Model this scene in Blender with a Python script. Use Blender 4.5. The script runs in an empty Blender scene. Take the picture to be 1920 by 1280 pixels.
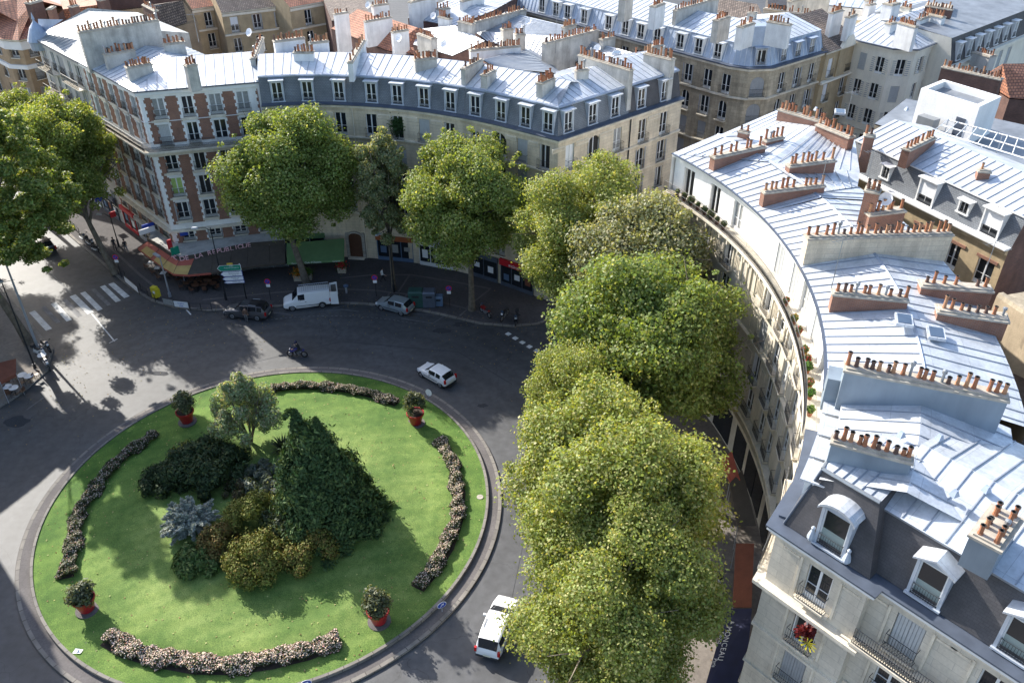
import bpy, math, random
import numpy as np
from mathutils import Vector, Matrix
R_ = math.radians
random.seed(7); RNG = np.random.default_rng(11)
SC = bpy.context.scene
COL = SC.collection

# ---------------------------------------------------------------- camera
CAMH = 48.0; FPX = 1600.0; PITCH = R_(34.3)
cam_d = bpy.data.cameras.new('camera'); cam = bpy.data.objects.new('camera', cam_d)
COL.objects.link(cam); SC.camera = cam
cam.location = (0, 0, CAMH); cam.rotation_euler = (R_(90) - PITCH, 0, 0)
cam_d.lens = 30.0; cam_d.sensor_width = 36.0; cam_d.clip_end = 2000; cam_d.clip_start = .5

# ---------------------------------------------------------------- world and sun
CEN = Vector((-18.8, 47.9)); SUN_EL = R_(32); SUN_DIR = Vector((-0.70 * math.cos(SUN_EL), 0.714 * math.cos(SUN_EL), math.sin(SUN_EL))).normalized()
W = bpy.data.worlds.new('World'); SC.world = W; W.use_nodes = True
nt = W.node_tree; bg = nt.nodes['Background']; sky = nt.nodes.new('ShaderNodeTexSky')
sky.sky_type = 'NISHITA'; sky.sun_disc = False; sky.sun_elevation = SUN_EL
sky.sun_rotation = math.atan2(SUN_DIR.x, SUN_DIR.y); sky.air_density = 1.0; sky.dust_density = 1.6
nt.links.new(sky.outputs[0], bg.inputs[0]); bg.inputs[1].default_value = 0.15
sun_d = bpy.data.lights.new('sun', 'SUN'); sun_d.energy = 4.4; sun_d.angle = R_(0.5); sun_d.color = (1, .95, .86)
sun = bpy.data.objects.new('sun', sun_d); COL.objects.link(sun)
sun.rotation_euler = SUN_DIR.to_track_quat('Z', 'Y').to_euler(); sun.location = (-60, 60, 80)
SC.view_settings.view_transform = 'Standard'; SC.view_settings.look = 'None'
SC.view_settings.exposure = 1.1; SC.view_settings.gamma = 1

# ---------------------------------------------------------------- pixel <-> world (for laying out the plan)
CP, SP = math.cos(PITCH), math.sin(PITCH)
def at(px, py, z=0.0):
    u = px - 960; v = 640 - py
    d = (u, FPX * CP + v * SP, -FPX * SP + v * CP); t = (CAMH - z) / -d[2]
    return Vector((d[0] * t, d[1] * t))
def proj(x, y, z):
    dz = z - CAMH; fw = y * CP - dz * SP
    return 960 + FPX * x / fw, 640 - FPX * (y * SP + dz * CP) / fw
CEN = Vector((-18.8, 47.9))
def pol(r, a): return CEN + r * Vector((math.cos(R_(a)), math.sin(R_(a))))

# ---------------------------------------------------------------- materials
MATS = {}
def mat(name, col, rough=.8, metal=0., var=.12, vs=1.5, bump=0., brick=None, stain=0., col2=None, spec=.5, coat=0., attr=None, transl=0., bs=None, fine=0.):
    m = bpy.data.materials.new(name); MATS[name] = m; m.use_nodes = True
    t = m.node_tree; N = t.nodes; L = t.links; p = N['Principled BSDF']
    p.inputs['Roughness'].default_value = rough; p.inputs['Metallic'].default_value = metal
    p.inputs['Specular IOR Level'].default_value = spec
    if coat: p.inputs['Coat Weight'].default_value = coat; p.inputs['Coat Roughness'].default_value = .08
    tc = N.new('ShaderNodeTexCoord')
    c = col if len(col) == 4 else (*col, 1)
    def mul(a, k): return tuple(min(1, x * k) for x in a[:3]) + (1,)
    last = None; hsrc = None
    if attr:
        an = N.new('ShaderNodeAttribute'); an.attribute_name = attr; last = an.outputs['Color']
    elif brick:
        bw, bh, ms, mc, cc2 = brick
        b = N.new('ShaderNodeTexBrick'); L.new(tc.outputs['UV'], b.inputs['Vector'])
        b.inputs['Scale'].default_value = 1; b.offset = 0.0 if 'zinc' in name else .5; b.inputs['Brick Width'].default_value = bw; b.inputs['Row Height'].default_value = bh
        b.inputs['Mortar Size'].default_value = ms; b.inputs['Color1'].default_value = c
        b.inputs['Color2'].default_value = (*cc2, 1); b.inputs['Mortar'].default_value = (*mc, 1)
        last = b.outputs['Color']; hsrc = b.outputs['Fac']
    nz = N.new('ShaderNodeTexNoise'); nz.inputs['Scale'].default_value = vs; nz.inputs['Detail'].default_value = 6
    L.new(tc.outputs['Object'], nz.inputs['Vector'])
    if var > 0 and not attr:
        rp = N.new('ShaderNodeMapRange'); rp.inputs[1].default_value = .3; rp.inputs[2].default_value = .7
        L.new(nz.outputs['Fac'], rp.inputs[0])
        if last is None:
            mx = N.new('ShaderNodeMix'); mx.data_type = 'RGBA'
            mx.inputs[6].default_value = mul(c, 1 - var); mx.inputs[7].default_value = mul(col2 + (1,) if col2 else c, 1 + var)
            L.new(rp.outputs[0], mx.inputs[0]); last = mx.outputs[2]
        else:
            rp.inputs[3].default_value = 1 - var; rp.inputs[4].default_value = 1 + var
            mx = N.new('ShaderNodeVectorMath'); mx.operation = 'SCALE'
            L.new(last, mx.inputs[0]); L.new(rp.outputs[0], mx.inputs['Scale']); last = mx.outputs[0]
    if stain > 0:
        mp = N.new('ShaderNodeMapping'); mp.inputs['Scale'].default_value = (1.2, 1.2, .16)
        L.new(tc.outputs['Object'], mp.inputs['Vector'])
        n2 = N.new('ShaderNodeTexNoise'); n2.inputs['Scale'].default_value = .9; n2.inputs['Detail'].default_value = 8; n2.inputs['Roughness'].default_value = .65
        L.new(mp.outputs[0], n2.inputs['Vector'])
        r2 = N.new('ShaderNodeMapRange'); r2.inputs[1].default_value = .42; r2.inputs[2].default_value = .68
        r2.inputs[3].default_value = 1; r2.inputs[4].default_value = 1 - stain
        L.new(n2.outputs['Fac'], r2.inputs[0])
        mx = N.new('ShaderNodeVectorMath'); mx.operation = 'SCALE'
        L.new(last, mx.inputs[0]); L.new(r2.outputs[0], mx.inputs['Scale']); last = mx.outputs[0]
    if fine > 0:
        n3 = N.new('ShaderNodeTexNoise'); n3.inputs['Scale'].default_value = vs * 14; n3.inputs['Detail'].default_value = 5
        L.new(tc.outputs['Object'], n3.inputs['Vector'])
        r2 = N.new('ShaderNodeMapRange'); r2.inputs[1].default_value = .32; r2.inputs[2].default_value = .68
        r2.inputs[3].default_value = 1 - fine; r2.inputs[4].default_value = 1 + fine
        L.new(n3.outputs['Fac'], r2.inputs[0])
        mx = N.new('ShaderNodeVectorMath'); mx.operation = 'SCALE'
        L.new(last, mx.inputs[0]); L.new(r2.outputs[0], mx.inputs['Scale']); last = mx.outputs[0]
    if last is not None: L.new(last, p.inputs['Base Color'])
    else: p.inputs['Base Color'].default_value = c
    if bump > 0:
        bp = N.new('ShaderNodeBump'); bp.inputs['Strength'].default_value = bump; bp.inputs['Distance'].default_value = .03
        if hsrc is not None:
            ad = N.new('ShaderNodeMath'); ad.operation = 'SUBTRACT'; L.new(nz.outputs['Fac'], ad.inputs[0]); L.new(hsrc, ad.inputs[1]); L.new(ad.outputs[0], bp.inputs['Height'])
        else:
            n4 = N.new('ShaderNodeTexNoise'); n4.inputs['Scale'].default_value = bs or vs * 8; L.new(tc.outputs['Object'], n4.inputs['Vector']); L.new(n4.outputs['Fac'], bp.inputs['Height'])
        L.new(bp.outputs[0], p.inputs['Normal'])
    if transl > 0:
        tr = N.new('ShaderNodeBsdfTranslucent'); ms = N.new('ShaderNodeMixShader'); ms.inputs[0].default_value = transl
        if last is not None:
            g = N.new('ShaderNodeVectorMath'); g.operation = 'MULTIPLY'; g.inputs[1].default_value = (1.5, 1.35, .5); L.new(last, g.inputs[0]); L.new(g.outputs[0], tr.inputs[0])
        L.new(p.outputs[0], ms.inputs[1]); L.new(tr.outputs[0], ms.inputs[2]); L.new(ms.outputs[0], N['Material Output'].inputs[0])
    return m
mat('asphalt', (.060, .061, .065), .62, var=.2, vs=.12, bump=.25, bs=18, fine=.2, spec=.6, stain=.0)
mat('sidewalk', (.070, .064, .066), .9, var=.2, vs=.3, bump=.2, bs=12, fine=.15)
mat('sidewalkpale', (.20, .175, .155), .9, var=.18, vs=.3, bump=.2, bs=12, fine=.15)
mat('path', (.12, .108, .105), .9, var=.18, vs=.5, fine=.15)
mat('kerbstone', (.22, .20, .175), .85, var=.2, vs=1.2, brick=(1.0, .5, .03, (.08, .07, .06), (.17, .155, .14)))
mat('markpaint', (.62, .62, .60), .75, var=.25, vs=1.5, fine=.25)
mat('markworn', (.15, .15, .155), .8, var=.35, vs=1.5, fine=.3)
mat('zinc', (.62, .65, .69), .45, .3, var=.16, vs=.5, fine=.09, stain=.22, brick=(.8, 2.05, .010, (.36, .39, .43), (.54, .575, .62)))
mat('zincpale', (.62, .65, .69), .45, .3, var=.16, vs=.4, fine=.08, stain=.20, brick=(.8, 2.05, .010, (.38, .41, .45), (.55, .585, .63)))
mat('zincblue', (.34, .40, .50), .5, .25, var=.15, vs=.5, stain=.15, fine=.06)
mat('zincgrey', (.38, .40, .40), .6, .1, var=.15, vs=.5, stain=.3, fine=.08, brick=(.8, 2.05, .012, (.24, .25, .26), (.33, .35, .35)))
mat('zincdark', (.24, .26, .29), .5, .3, var=.2, vs=.5, stain=.2)
mat('seam', (.30, .33, .38), .5, .3, var=.1)
mat('gutter', (.10, .12, .16), .5, .3, var=.15)
mat('slate', (.14, .155, .175), .55, 0, var=.2, vs=.8, bump=.5, brick=(.26, .16, .012, (.07, .076, .086), (.165, .18, .20)))
mat('slatewarm', (.066, .063, .068), .6, 0, var=.25, vs=.8, bump=.4, stain=.15, brick=(.24, .14, .008, (.045, .043, .047), (.078, .074, .078)))
mat('stone', (.70, .60, .45), .85, var=.14, vs=.7, bump=.25, brick=(1.1, .36, .012, (.50, .42, .31), (.64, .54, .40)), stain=.26, fine=.08)
mat('stonegrey', (.48, .45, .40), .85, var=.16, vs=.7, bump=.25, brick=(1.1, .36, .012, (.26, .23, .19), (.34, .31, .26)), stain=.3, fine=.1)
mat('stonedirty', (.52, .44, .32), .88, var=.22, vs=.45, bump=.25, brick=(1.0, .4, .012, (.32, .27, .2), (.40, .34, .25)), stain=.42, fine=.1)
mat('stonepale', (.64, .58, .48), .8, var=.1, vs=.6, bump=.15, brick=(1.6, .5, .01, (.42, .38, .32), (.60, .545, .45)), stain=.2, fine=.06)
mat('trimstone', (.70, .63, .51), .85, var=.14, vs=1.2, stain=.22, fine=.08)
mat('render', (.50, .49, .46), .9, var=.12, vs=.6, stain=.3, fine=.06)
mat('renderwhite', (.86, .85, .83), .85, var=.06, vs=.6, stain=.12, fine=.04)
mat('rendercream', (.82, .76, .64), .85, var=.06, vs=.6, stain=.12, fine=.04)
mat('chimneyrender', (.50, .48, .44), .9, var=.2, vs=1.0, stain=.35, fine=.1)
mat('chimneywhite', (.74, .74, .74), .9, var=.1, vs=1.0, stain=.2, fine=.06)
mat('zincclad', (.25, .30, .35), .55, .2, var=.12, vs=.6, stain=.15)
mat('brick', (.31, .125, .070), .85, var=.14, vs=.9, bump=.3, brick=(.24, .075, .012, (.27, .21, .17), (.23, .09, .058)), stain=.12)
mat('brickdark', (.17, .085, .065), .85, var=.2, vs=.9, bump=.3, brick=(.24, .075, .012, (.12, .09, .08), (.12, .06, .05)), stain=.2)
mat('bricktan', (.40, .27, .15), .85, var=.16, vs=.9, bump=.3, brick=(.24, .075, .012, (.34, .27, .19), (.33, .22, .125)), stain=.2)
mat('brickyellow', (.50, .38, .22), .85, var=.14, vs=.9, bump=.3, brick=(.24, .075, .01, (.42, .35, .25), (.44, .33, .19)), stain=.18)
mat('tile', (.52, .22, .125), .8, var=.25, vs=1.2, bump=.8, brick=(.35, .33, .04, (.16, .08, .06), (.42, .18, .11)), fine=.15)
mat('tilebrown', (.27, .21, .17), .85, var=.25, vs=1.2, bump=.8, brick=(.35, .33, .05, (.06, .05, .045), (.15, .115, .10)), fine=.15)
mat('terracotta', (.34, .14, .07), .8, var=.2, vs=2)
mat('terracottapale', (.42, .22, .12), .8, var=.2, vs=2)
mat('terracottadark', (.12, .07, .055), .8, var=.2, vs=2)
mat('potinside', (.02, .02, .02), .9, var=0)
mat('mortar', (.40, .36, .30), .9, var=.25, vs=3)
mat('framewhite', (.74, .74, .73), .5, var=.04)
mat('zincframe', (.44, .48, .54), .5, .1, var=.08)
mat('shutter', (.46, .47, .47), .6, var=.06, vs=3)
mat('shuttergrey', (.33, .34, .35), .6, var=.08, vs=3)
mat('curtain', (.30, .30, .29), .9, var=.15, vs=5)
mat('curtaingreen', (.38, .52, .16), .9, var=.15, vs=5)
mat('blind', (.76, .77, .78), .7, var=.03)
mat('glass', (.018, .022, .028), .06, var=0, spec=.6)
mat('glassblue', (.06, .09, .14), .08, var=0, spec=.8)
mat('frosted', (.30, .36, .34), .3, var=.05)
mat('iron', (.022, .024, .028), .5, .2, var=.1)
mat('metalgrey', (.32, .34, .36), .45, .6, var=.08)
mat('doorwood', (.10, .045, .025), .5, var=.2, vs=4)
mat('interior', (.03, .028, .026), .9, var=0)
mat('bark', (.15, .125, .095), .95, var=.35, vs=2.5, bump=.5, fine=.2)
mat('leaf', (.08, .12, .03), .55, attr='tint', transl=.42, spec=.45)
mat('needle', (.08, .12, .03), .7, attr='tint', transl=.12, spec=.25)
mat('petal', (.6, .45, .4), .8, attr='tint', transl=.2, spec=.2)
mat('soil', (.05, .035, .025), .95, var=.3, vs=3)

def lawn_mat():
    m = mat('grass', (.055, .13, .012), .9, var=.0, bump=.8, bs=30); t = m.node_tree; N = t.nodes; L = t.links; p = N['Principled BSDF']
    tc = N.new('ShaderNodeTexCoord')
    def nz(s, d=6):
        n = N.new('ShaderNodeTexNoise'); n.inputs['Scale'].default_value = s; n.inputs['Detail'].default_value = d; L.new(tc.outputs['Object'], n.inputs['Vector']); return n.outputs['Fac']
    def ramp(src, a, b, pos=(.35, .65)):
        r = N.new('ShaderNodeValToRGB'); r.color_ramp.elements[0].color = (*a, 1); r.color_ramp.elements[1].color = (*b, 1)
        r.color_ramp.elements[0].position = pos[0]; r.color_ramp.elements[1].position = pos[1]; L.new(src, r.inputs[0]); return r.outputs[0]
    def mul(a, b):
        x = N.new('ShaderNodeMix'); x.data_type = 'RGBA'; x.blend_type = 'MULTIPLY'; x.inputs[0].default_value = 1; L.new(a, x.inputs[6]); L.new(b, x.inputs[7]); return x.outputs[2]
    a = ramp(nz(.25), (.086, .165, .024), (.176, .262, .052))
    b = ramp(nz(16), (.5, .55, .5), (1.45, 1.4, 1.4), (.28, .72))
    d = ramp(nz(1.8), (.74, .82, .74), (1.25, 1.14, 1.25), (.3, .7))
    # concentric mowing bands
    wv = N.new('ShaderNodeTexWave'); wv.wave_type = 'RINGS'; wv.rings_direction = 'Z'; wv.inputs['Scale'].default_value = .22; wv.inputs['Distortion'].default_value = .8; wv.inputs['Detail'].default_value = 2
    L.new(tc.outputs['Object'], wv.inputs['Vector']); e = ramp(wv.outputs['Fac'], (.93, .95, .9), (1.06, 1.05, 1.1), (.2, .8))
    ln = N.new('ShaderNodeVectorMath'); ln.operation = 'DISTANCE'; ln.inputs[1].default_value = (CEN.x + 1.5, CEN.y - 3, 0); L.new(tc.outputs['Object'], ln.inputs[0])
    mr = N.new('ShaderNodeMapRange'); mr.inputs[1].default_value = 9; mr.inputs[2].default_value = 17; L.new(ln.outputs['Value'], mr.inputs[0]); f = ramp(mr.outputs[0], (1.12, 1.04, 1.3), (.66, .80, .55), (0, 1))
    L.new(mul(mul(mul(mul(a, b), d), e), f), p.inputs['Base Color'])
lawn_mat()

def asphalt_detail():
    m = MATS['asphalt']; t = m.node_tree; N = t.nodes; L = t.links; p = N['Principled BSDF']; src = p.inputs['Base Color'].links[0].from_socket
    tc = N.new('ShaderNodeTexCoord'); ds = N.new('ShaderNodeVectorMath'); ds.operation = 'DISTANCE'; ds.inputs[1].default_value = (CEN.x, CEN.y, 0); L.new(tc.outputs['Object'], ds.inputs[0])
    nz = N.new('ShaderNodeTexNoise'); nz.inputs['Scale'].default_value = .25; L.new(tc.outputs['Object'], nz.inputs['Vector'])
    a = N.new('ShaderNodeMath'); a.operation = 'MULTIPLY_ADD'; a.inputs[1].default_value = 1.6; L.new(nz.outputs['Fac'], a.inputs[0]); L.new(ds.outputs['Value'], a.inputs[2])
    b = N.new('ShaderNodeMath'); b.operation = 'SINE'; c = N.new('ShaderNodeMath'); c.operation = 'MULTIPLY'; c.inputs[1].default_value = 3.1; L.new(a.outputs[0], c.inputs[0]); L.new(c.outputs[0], b.inputs[0])
    r = N.new('ShaderNodeMapRange'); r.inputs[1].default_value = -1; r.inputs[2].default_value = 1; r.inputs[3].default_value = .93; r.inputs[4].default_value = 1.09; L.new(b.outputs[0], r.inputs[0])
    v = N.new('ShaderNodeTexVoronoi'); v.feature = 'DISTANCE_TO_EDGE'; v.inputs['Scale'].default_value = .16; w = N.new('ShaderNodeTexNoise'); w.inputs['Scale'].default_value = 1.2; w.inputs['Detail'].default_value = 5; L.new(tc.outputs['Object'], w.inputs['Vector'])
    mx = N.new('ShaderNodeVectorMath'); mx.operation = 'MULTIPLY_ADD'; mx.inputs[1].default_value = (1.6, 1.6, 0); L.new(w.outputs['Color'], mx.inputs[0]); L.new(tc.outputs['Object'], mx.inputs[2]); L.new(mx.outputs[0], v.inputs['Vector'])
    k = N.new('ShaderNodeMapRange'); k.inputs[1].default_value = .0; k.inputs[2].default_value = .006; k.inputs[3].default_value = .55; k.inputs[4].default_value = 1; L.new(v.outputs['Distance'], k.inputs[0])
    f = N.new('ShaderNodeMath'); f.operation = 'MULTIPLY'; L.new(r.outputs[0], f.inputs[0]); L.new(k.outputs[0], f.inputs[1])
    o = N.new('ShaderNodeVectorMath'); o.operation = 'SCALE'; L.new(src, o.inputs[0]); L.new(f.outputs[0], o.inputs['Scale']); L.new(o.outputs[0], p.inputs['Base Color'])
asphalt_detail()
# ---------------------------------------------------------------- mesh builder
class MB:
    def __init__(s, m='stone'): s.v = []; s.f = []; s.m = []; s.uv = []; s.cur = m
    def face(s, pts, m=None, uv=None):
        pts = [Vector(p) for p in pts]; i = len(s.v); s.v += pts; s.f.append(tuple(range(i, i + len(pts)))); s.m.append(m or s.cur)
        if uv is None:
            n = Vector((0, 0, 0))
            for a in range(len(pts)):
                p, q = pts[a], pts[(a + 1) % len(pts)]; n += Vector(((p.y - q.y) * (p.z + q.z), (p.z - q.z) * (p.x + q.x), (p.x - q.x) * (p.y + q.y)))
            h = Vector((-n.y, n.x, 0))
            if h.length < 1e-6 * max(1e-9, n.length) or n.length == 0 or h.length / n.length < .05: uv = [(p.x, p.y) for p in pts]
            else:
                h.normalize(); k = n.normalized(); w = k.cross(h); uv = [(p.dot(h), p.dot(w)) for p in pts]
        s.uv += uv
    def box(s, c, size, m=None, rz=0.0, top=None, skip=''):
        c = Vector(c); a, b, d = [x / 2 for x in size]; cs, sn = math.cos(rz), math.sin(rz)
        def P(x, y, z): return c + Vector((x * cs - y * sn, x * sn + y * cs, z))
        t = top or (1, 1)
        v = [P(-a, -b, -d), P(a, -b, -d), P(a, b, -d), P(-a, b, -d), P(-a * t[0], -b * t[1], d), P(a * t[0], -b * t[1], d), P(a * t[0], b * t[1], d), P(-a * t[0], b * t[1], d)]
        for k, q in (('b', (3, 2, 1, 0)), ('t', (4, 5, 6, 7)), ('f', (0, 1, 5, 4)), ('r', (1, 2, 6, 5)), ('k', (2, 3, 7, 6)), ('l', (3, 0, 4, 7))):
            if k not in skip: s.face([v[i] for i in q], m)
    def bar(s, a, b, r, m=None, n=4):
        s.tube([a, b], [r, r], m, n)
    def tube(s, pts, rad, m=None, n=6, caps=True):
        pts = [Vector(p) for p in pts]; rings = []
        for i, p in enumerate(pts):
            d = (pts[min(i + 1, len(pts) - 1)] - pts[max(i - 1, 0)]).normalized()
            x = d.cross(Vector((0, 0, 1)) if abs(d.z) < .9 else Vector((1, 0, 0))).normalized(); y = d.cross(x)
            rings.append([p + rad[i] * (math.cos(2 * math.pi * k / n) * x + math.sin(2 * math.pi * k / n) * y) for k in range(n)])
        for i in range(len(rings) - 1):
            for k in range(n): s.face([rings[i][k], rings[i + 1][k], rings[i + 1][(k + 1) % n], rings[i][(k + 1) % n]], m)
        if caps: s.face(rings[0], m); s.face(rings[-1][::-1], m)
    def lathe(s, c, prof, m=None, n=16, cap=True):
        c = Vector(c); R = [[c + Vector((r * math.cos(2 * math.pi * k / n), r * math.sin(2 * math.pi * k / n), z)) for k in range(n)] for r, z in prof]
        for i in range(len(R) - 1):
            for k in range(n): s.face([R[i][k], R[i][(k + 1) % n], R[i + 1][(k + 1) % n], R[i + 1][k]], m)
        if cap: s.face(R[-1], m)
    def mesh(s, name, org=(0, 0, 0), smooth=False):
        o = Vector(org); me = bpy.data.meshes.new(name); me.from_pydata([tuple(p - o) for p in s.v], [], s.f)
        names = list(dict.fromkeys(s.m)); idx = {n: i for i, n in enumerate(names)}
        for n in names: me.materials.append(MATS[n])
        me.polygons.foreach_set('material_index', [idx[n] for n in s.m])
        ul = me.uv_layers.new(name='UVMap'); ul.data.foreach_set('uv', np.array(s.uv, dtype=np.float32).ravel())
        if smooth:
            me.polygons.foreach_set('use_smooth', [True] * len(s.f))
        me.update(); return me
    def build(s, name, parent=None, org=None, smooth=False, loc=None, rz=0.0):
        if not s.f: return None
        if org is None: org = parent['_org'] if parent is not None and '_org' in parent else (0, 0, 0)
        me = s.mesh(name, org, smooth)
        if smooth:
            import bmesh
            b = bmesh.new(); b.from_mesh(me); bmesh.ops.remove_doubles(b, verts=b.verts, dist=.0005); b.to_mesh(me); b.free()
        return link(name, me, parent, loc, rz)
def link(name, me, parent=None, loc=None, rz=0.0):
    o = bpy.data.objects.new(name, me); COL.objects.link(o)
    if parent is not None: o.parent = parent
    if loc is not None: o.location = loc
    if rz: o.rotation_euler = (0, 0, rz)
    return o
def tag(o, label=None, cat=None, group=None, kind=None):
    if label: o['label'] = label
    if cat: o['category'] = cat
    if group: o['group'] = group
    if kind: o['kind'] = kind
    return o
def root(name, loc, label, cat, group=None, rz=0.0):
    o = bpy.data.objects.new(name, None); COL.objects.link(o); o.location = loc; o.rotation_euler = (0, 0, rz); o.empty_display_size = .2
    o['_org'] = tuple(loc) if not rz else (0, 0, 0)
    return tag(o, label, cat, group)
def copy_tree(o, loc=None, rz=None, scale=None, label=None, parent=None):
    c = o.copy(); COL.objects.link(c); c.parent = parent
    if loc is not None: c.location = loc
    if rz is not None: c.rotation_euler = (0, 0, rz)
    if scale is not None: c.scale = scale if hasattr(scale, '__len__') else (scale,) * 3
    if label: c['label'] = label
    for ch in list(o.children): copy_tree(ch, parent=c)
    return c
def struct(name, mb, smooth=False):
    o = mb.build(name, smooth=smooth); o['kind'] = 'structure'; return o
def V3(p, z=0.0): return Vector((p[0], p[1], z))

# ---------------------------------------------------------------- plan paths
class Path:
    def __init__(s, pts, closed=False):
        s.p = [Vector((p[0], p[1])) for p in pts]; s.closed = closed
        if closed: s.p.append(s.p[0].copy())
        s.seg = []; s.cum = [0.0]
        for a, b in zip(s.p, s.p[1:]):
            d = b - a; s.seg.append((d.normalized(), d.length)); s.cum.append(s.cum[-1] + d.length)
        s.L = s.cum[-1]; s.n = [Vector((t.y, -t.x)) for t, _ in s.seg]; s.m = []
        for i in range(len(s.p)):
            a = s.n[i - 1] if i > 0 else (s.n[-1] if closed else s.n[0]); b = s.n[i] if i < len(s.n) else (s.n[0] if closed else s.n[-1])
            s.m.append((a + b) / (1 + a.dot(b)))
    def si(s, u):
        for i in range(len(s.seg)):
            if u <= s.cum[i + 1] + 1e-9: return i
        return len(s.seg) - 1
    def w(s, u, out=0.0, z=0.0):
        i = s.si(u); k = (u - s.cum[i]) / s.seg[i][1]
        a = s.p[i] + s.m[i] * out; b = s.p[i + 1] + s.m[i + 1] * out; q = a.lerp(b, k); return Vector((q.x, q.y, z))
    def rz(s, u): t = s.seg[s.si(u)][0]; return math.atan2(t.y, t.x)
    def stations(s, u0=0.0, u1=None, step=None):
        u1 = s.L if u1 is None else u1; us = [u0] + [c for c in s.cum if u0 + 1e-4 < c < u1 - 1e-4] + [u1]
        return us
    def find(s, px, z=0.0):
        best = None
        for k in range(401):
            u = s.L * k / 400; q = s.w(u, 0, z); e = abs(proj(q.x, q.y, z)[0] - px)
            if best is None or e < best[0]: best = (e, u)
        return best[1]
def arc(r, a0, a1, n=None):
    n = n or max(1, int(abs(a1 - a0) * math.pi / 180 * r / 1.3)); return [pol(r, a0 + (a1 - a0) * i / n) for i in range(n + 1)]

def sweep(mb, path, prof, mats, u0=0.0, u1=None):
    """prof: list of (inward offset, z); one strip per pair"""
    us = path.stations(u0, u1)
    for j in range(len(prof) - 1):
        (o0, z0), (o1, z1) = prof[j], prof[j + 1]; sl = math.hypot(o1 - o0, z1 - z0); m = mats[j] if isinstance(mats, (list, tuple)) else mats
        if m is None: continue
        for a, b in zip(us, us[1:]):
            mb.face([path.w(a, -o0, z0), path.w(b, -o0, z0), path.w(b, -o1, z1), path.w(a, -o1, z1)], m, [(a, j * 10), (b, j * 10), (b, j * 10 + sl), (a, j * 10 + sl)])
def seams(mb, path, o0, z0, o1, z1, sp=.75, m='seam', u0=0.0, u1=None, h=.05, wd=.045, phase=.4):
    u1 = path.L if u1 is None else u1; k = (z1 - z0) / (o1 - o0)
    for i, (t, L) in enumerate(path.seg):
        n = path.n[i]; mA = path.m[i].dot(t); mB = -path.m[i + 1].dot(t)
        us = []; x = path.cum[i] - (path.cum[i] % sp) + phase
        while x < path.cum[i + 1]:
            if x > path.cum[i] and u0 < x < u1: us.append(x)
            x += sp
        for u in us:
            lu = u - path.cum[i]; oe = o1; os_ = o0
            # inward mitre moves the ends by -o*m.t ; clip rib at the hip line
            sA = -mA; sB = -mB
            if sA > .05: oe = min(oe, lu / sA)
            if sB > .05: oe = min(oe, (L - lu) / sB)
            if oe - os_ < .25: continue
            base = path.p[i] + t * lu; c = []
            for (o, sgn) in ((os_, 0), (oe, 1)):
                q = base - n * o; z = z0 + (o - o0) * k
                c.append((Vector((q.x, q.y, z)), Vector((t.x, t.y, 0)) * wd / 2))
            (A, w), (B, _) = c; up = Vector((0, 0, h))
            mb.face([A - w, B - w, B - w + up, A - w + up], m); mb.face([A + w, A + w + up, B + w + up, B + w], m)
            mb.face([A - w + up, B - w + up, B + w + up, A + w + up], m); mb.face([A - w, A - w + up, A + w + up, A + w], m)
def band(B, path, z0, z1, pr, m='trimstone', u0=0.0, u1=None, name='cornice', back=.02):
    back = max(back, .32) if name == 'gutter' else back
    mb = MB(m); u1 = path.L if u1 is None else u1
    sweep(mb, path, [(back, z0), (-pr, z0 + min(.08, (z1 - z0) / 3)), (-pr, z1), (back, z1 + .01)], m, u0, u1)
    for u in (u0, u1): mb.face([path.w(u, -back, z0), path.w(u, pr, z0 + .05), path.w(u, pr, z1), path.w(u, -back, z1)], m)
    return mb.build(name, B)
def railing(B, path, u0, u1, z, out, h=1.0, m='iron', step=.11, dense=True, name='railing'):
    mb = MB(m); us = path.stations(u0, u1)
    for zz in (.06, h * .5 if dense else .5 * h, h):
        for a, b in zip(us, us[1:]):
            p, q = path.w(a, out, z + zz), path.w(b, out, z + zz); mb.tube([p, q], [.022, .022], m, 3, False)
    n = int((u1 - u0) / step)
    for i in range(n + 1):
        u = u0 + (u1 - u0) * i / n; p = path.w(u, out, z); mb.tube([p, p + Vector((0, 0, h))], [.013, .013], m, 3, False)
        if dense and i < n:
            q = path.w(u + (u1 - u0) / n, out, z); a = Vector((0, 0, .12)); c = Vector((0, 0, h * .5))
            mb.tube([p + a, q + c], [.013, .013], m, 3, False); mb.tube([q + a, p + c], [.013, .013], m, 3, False)
    return mb.build(name, B)

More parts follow.
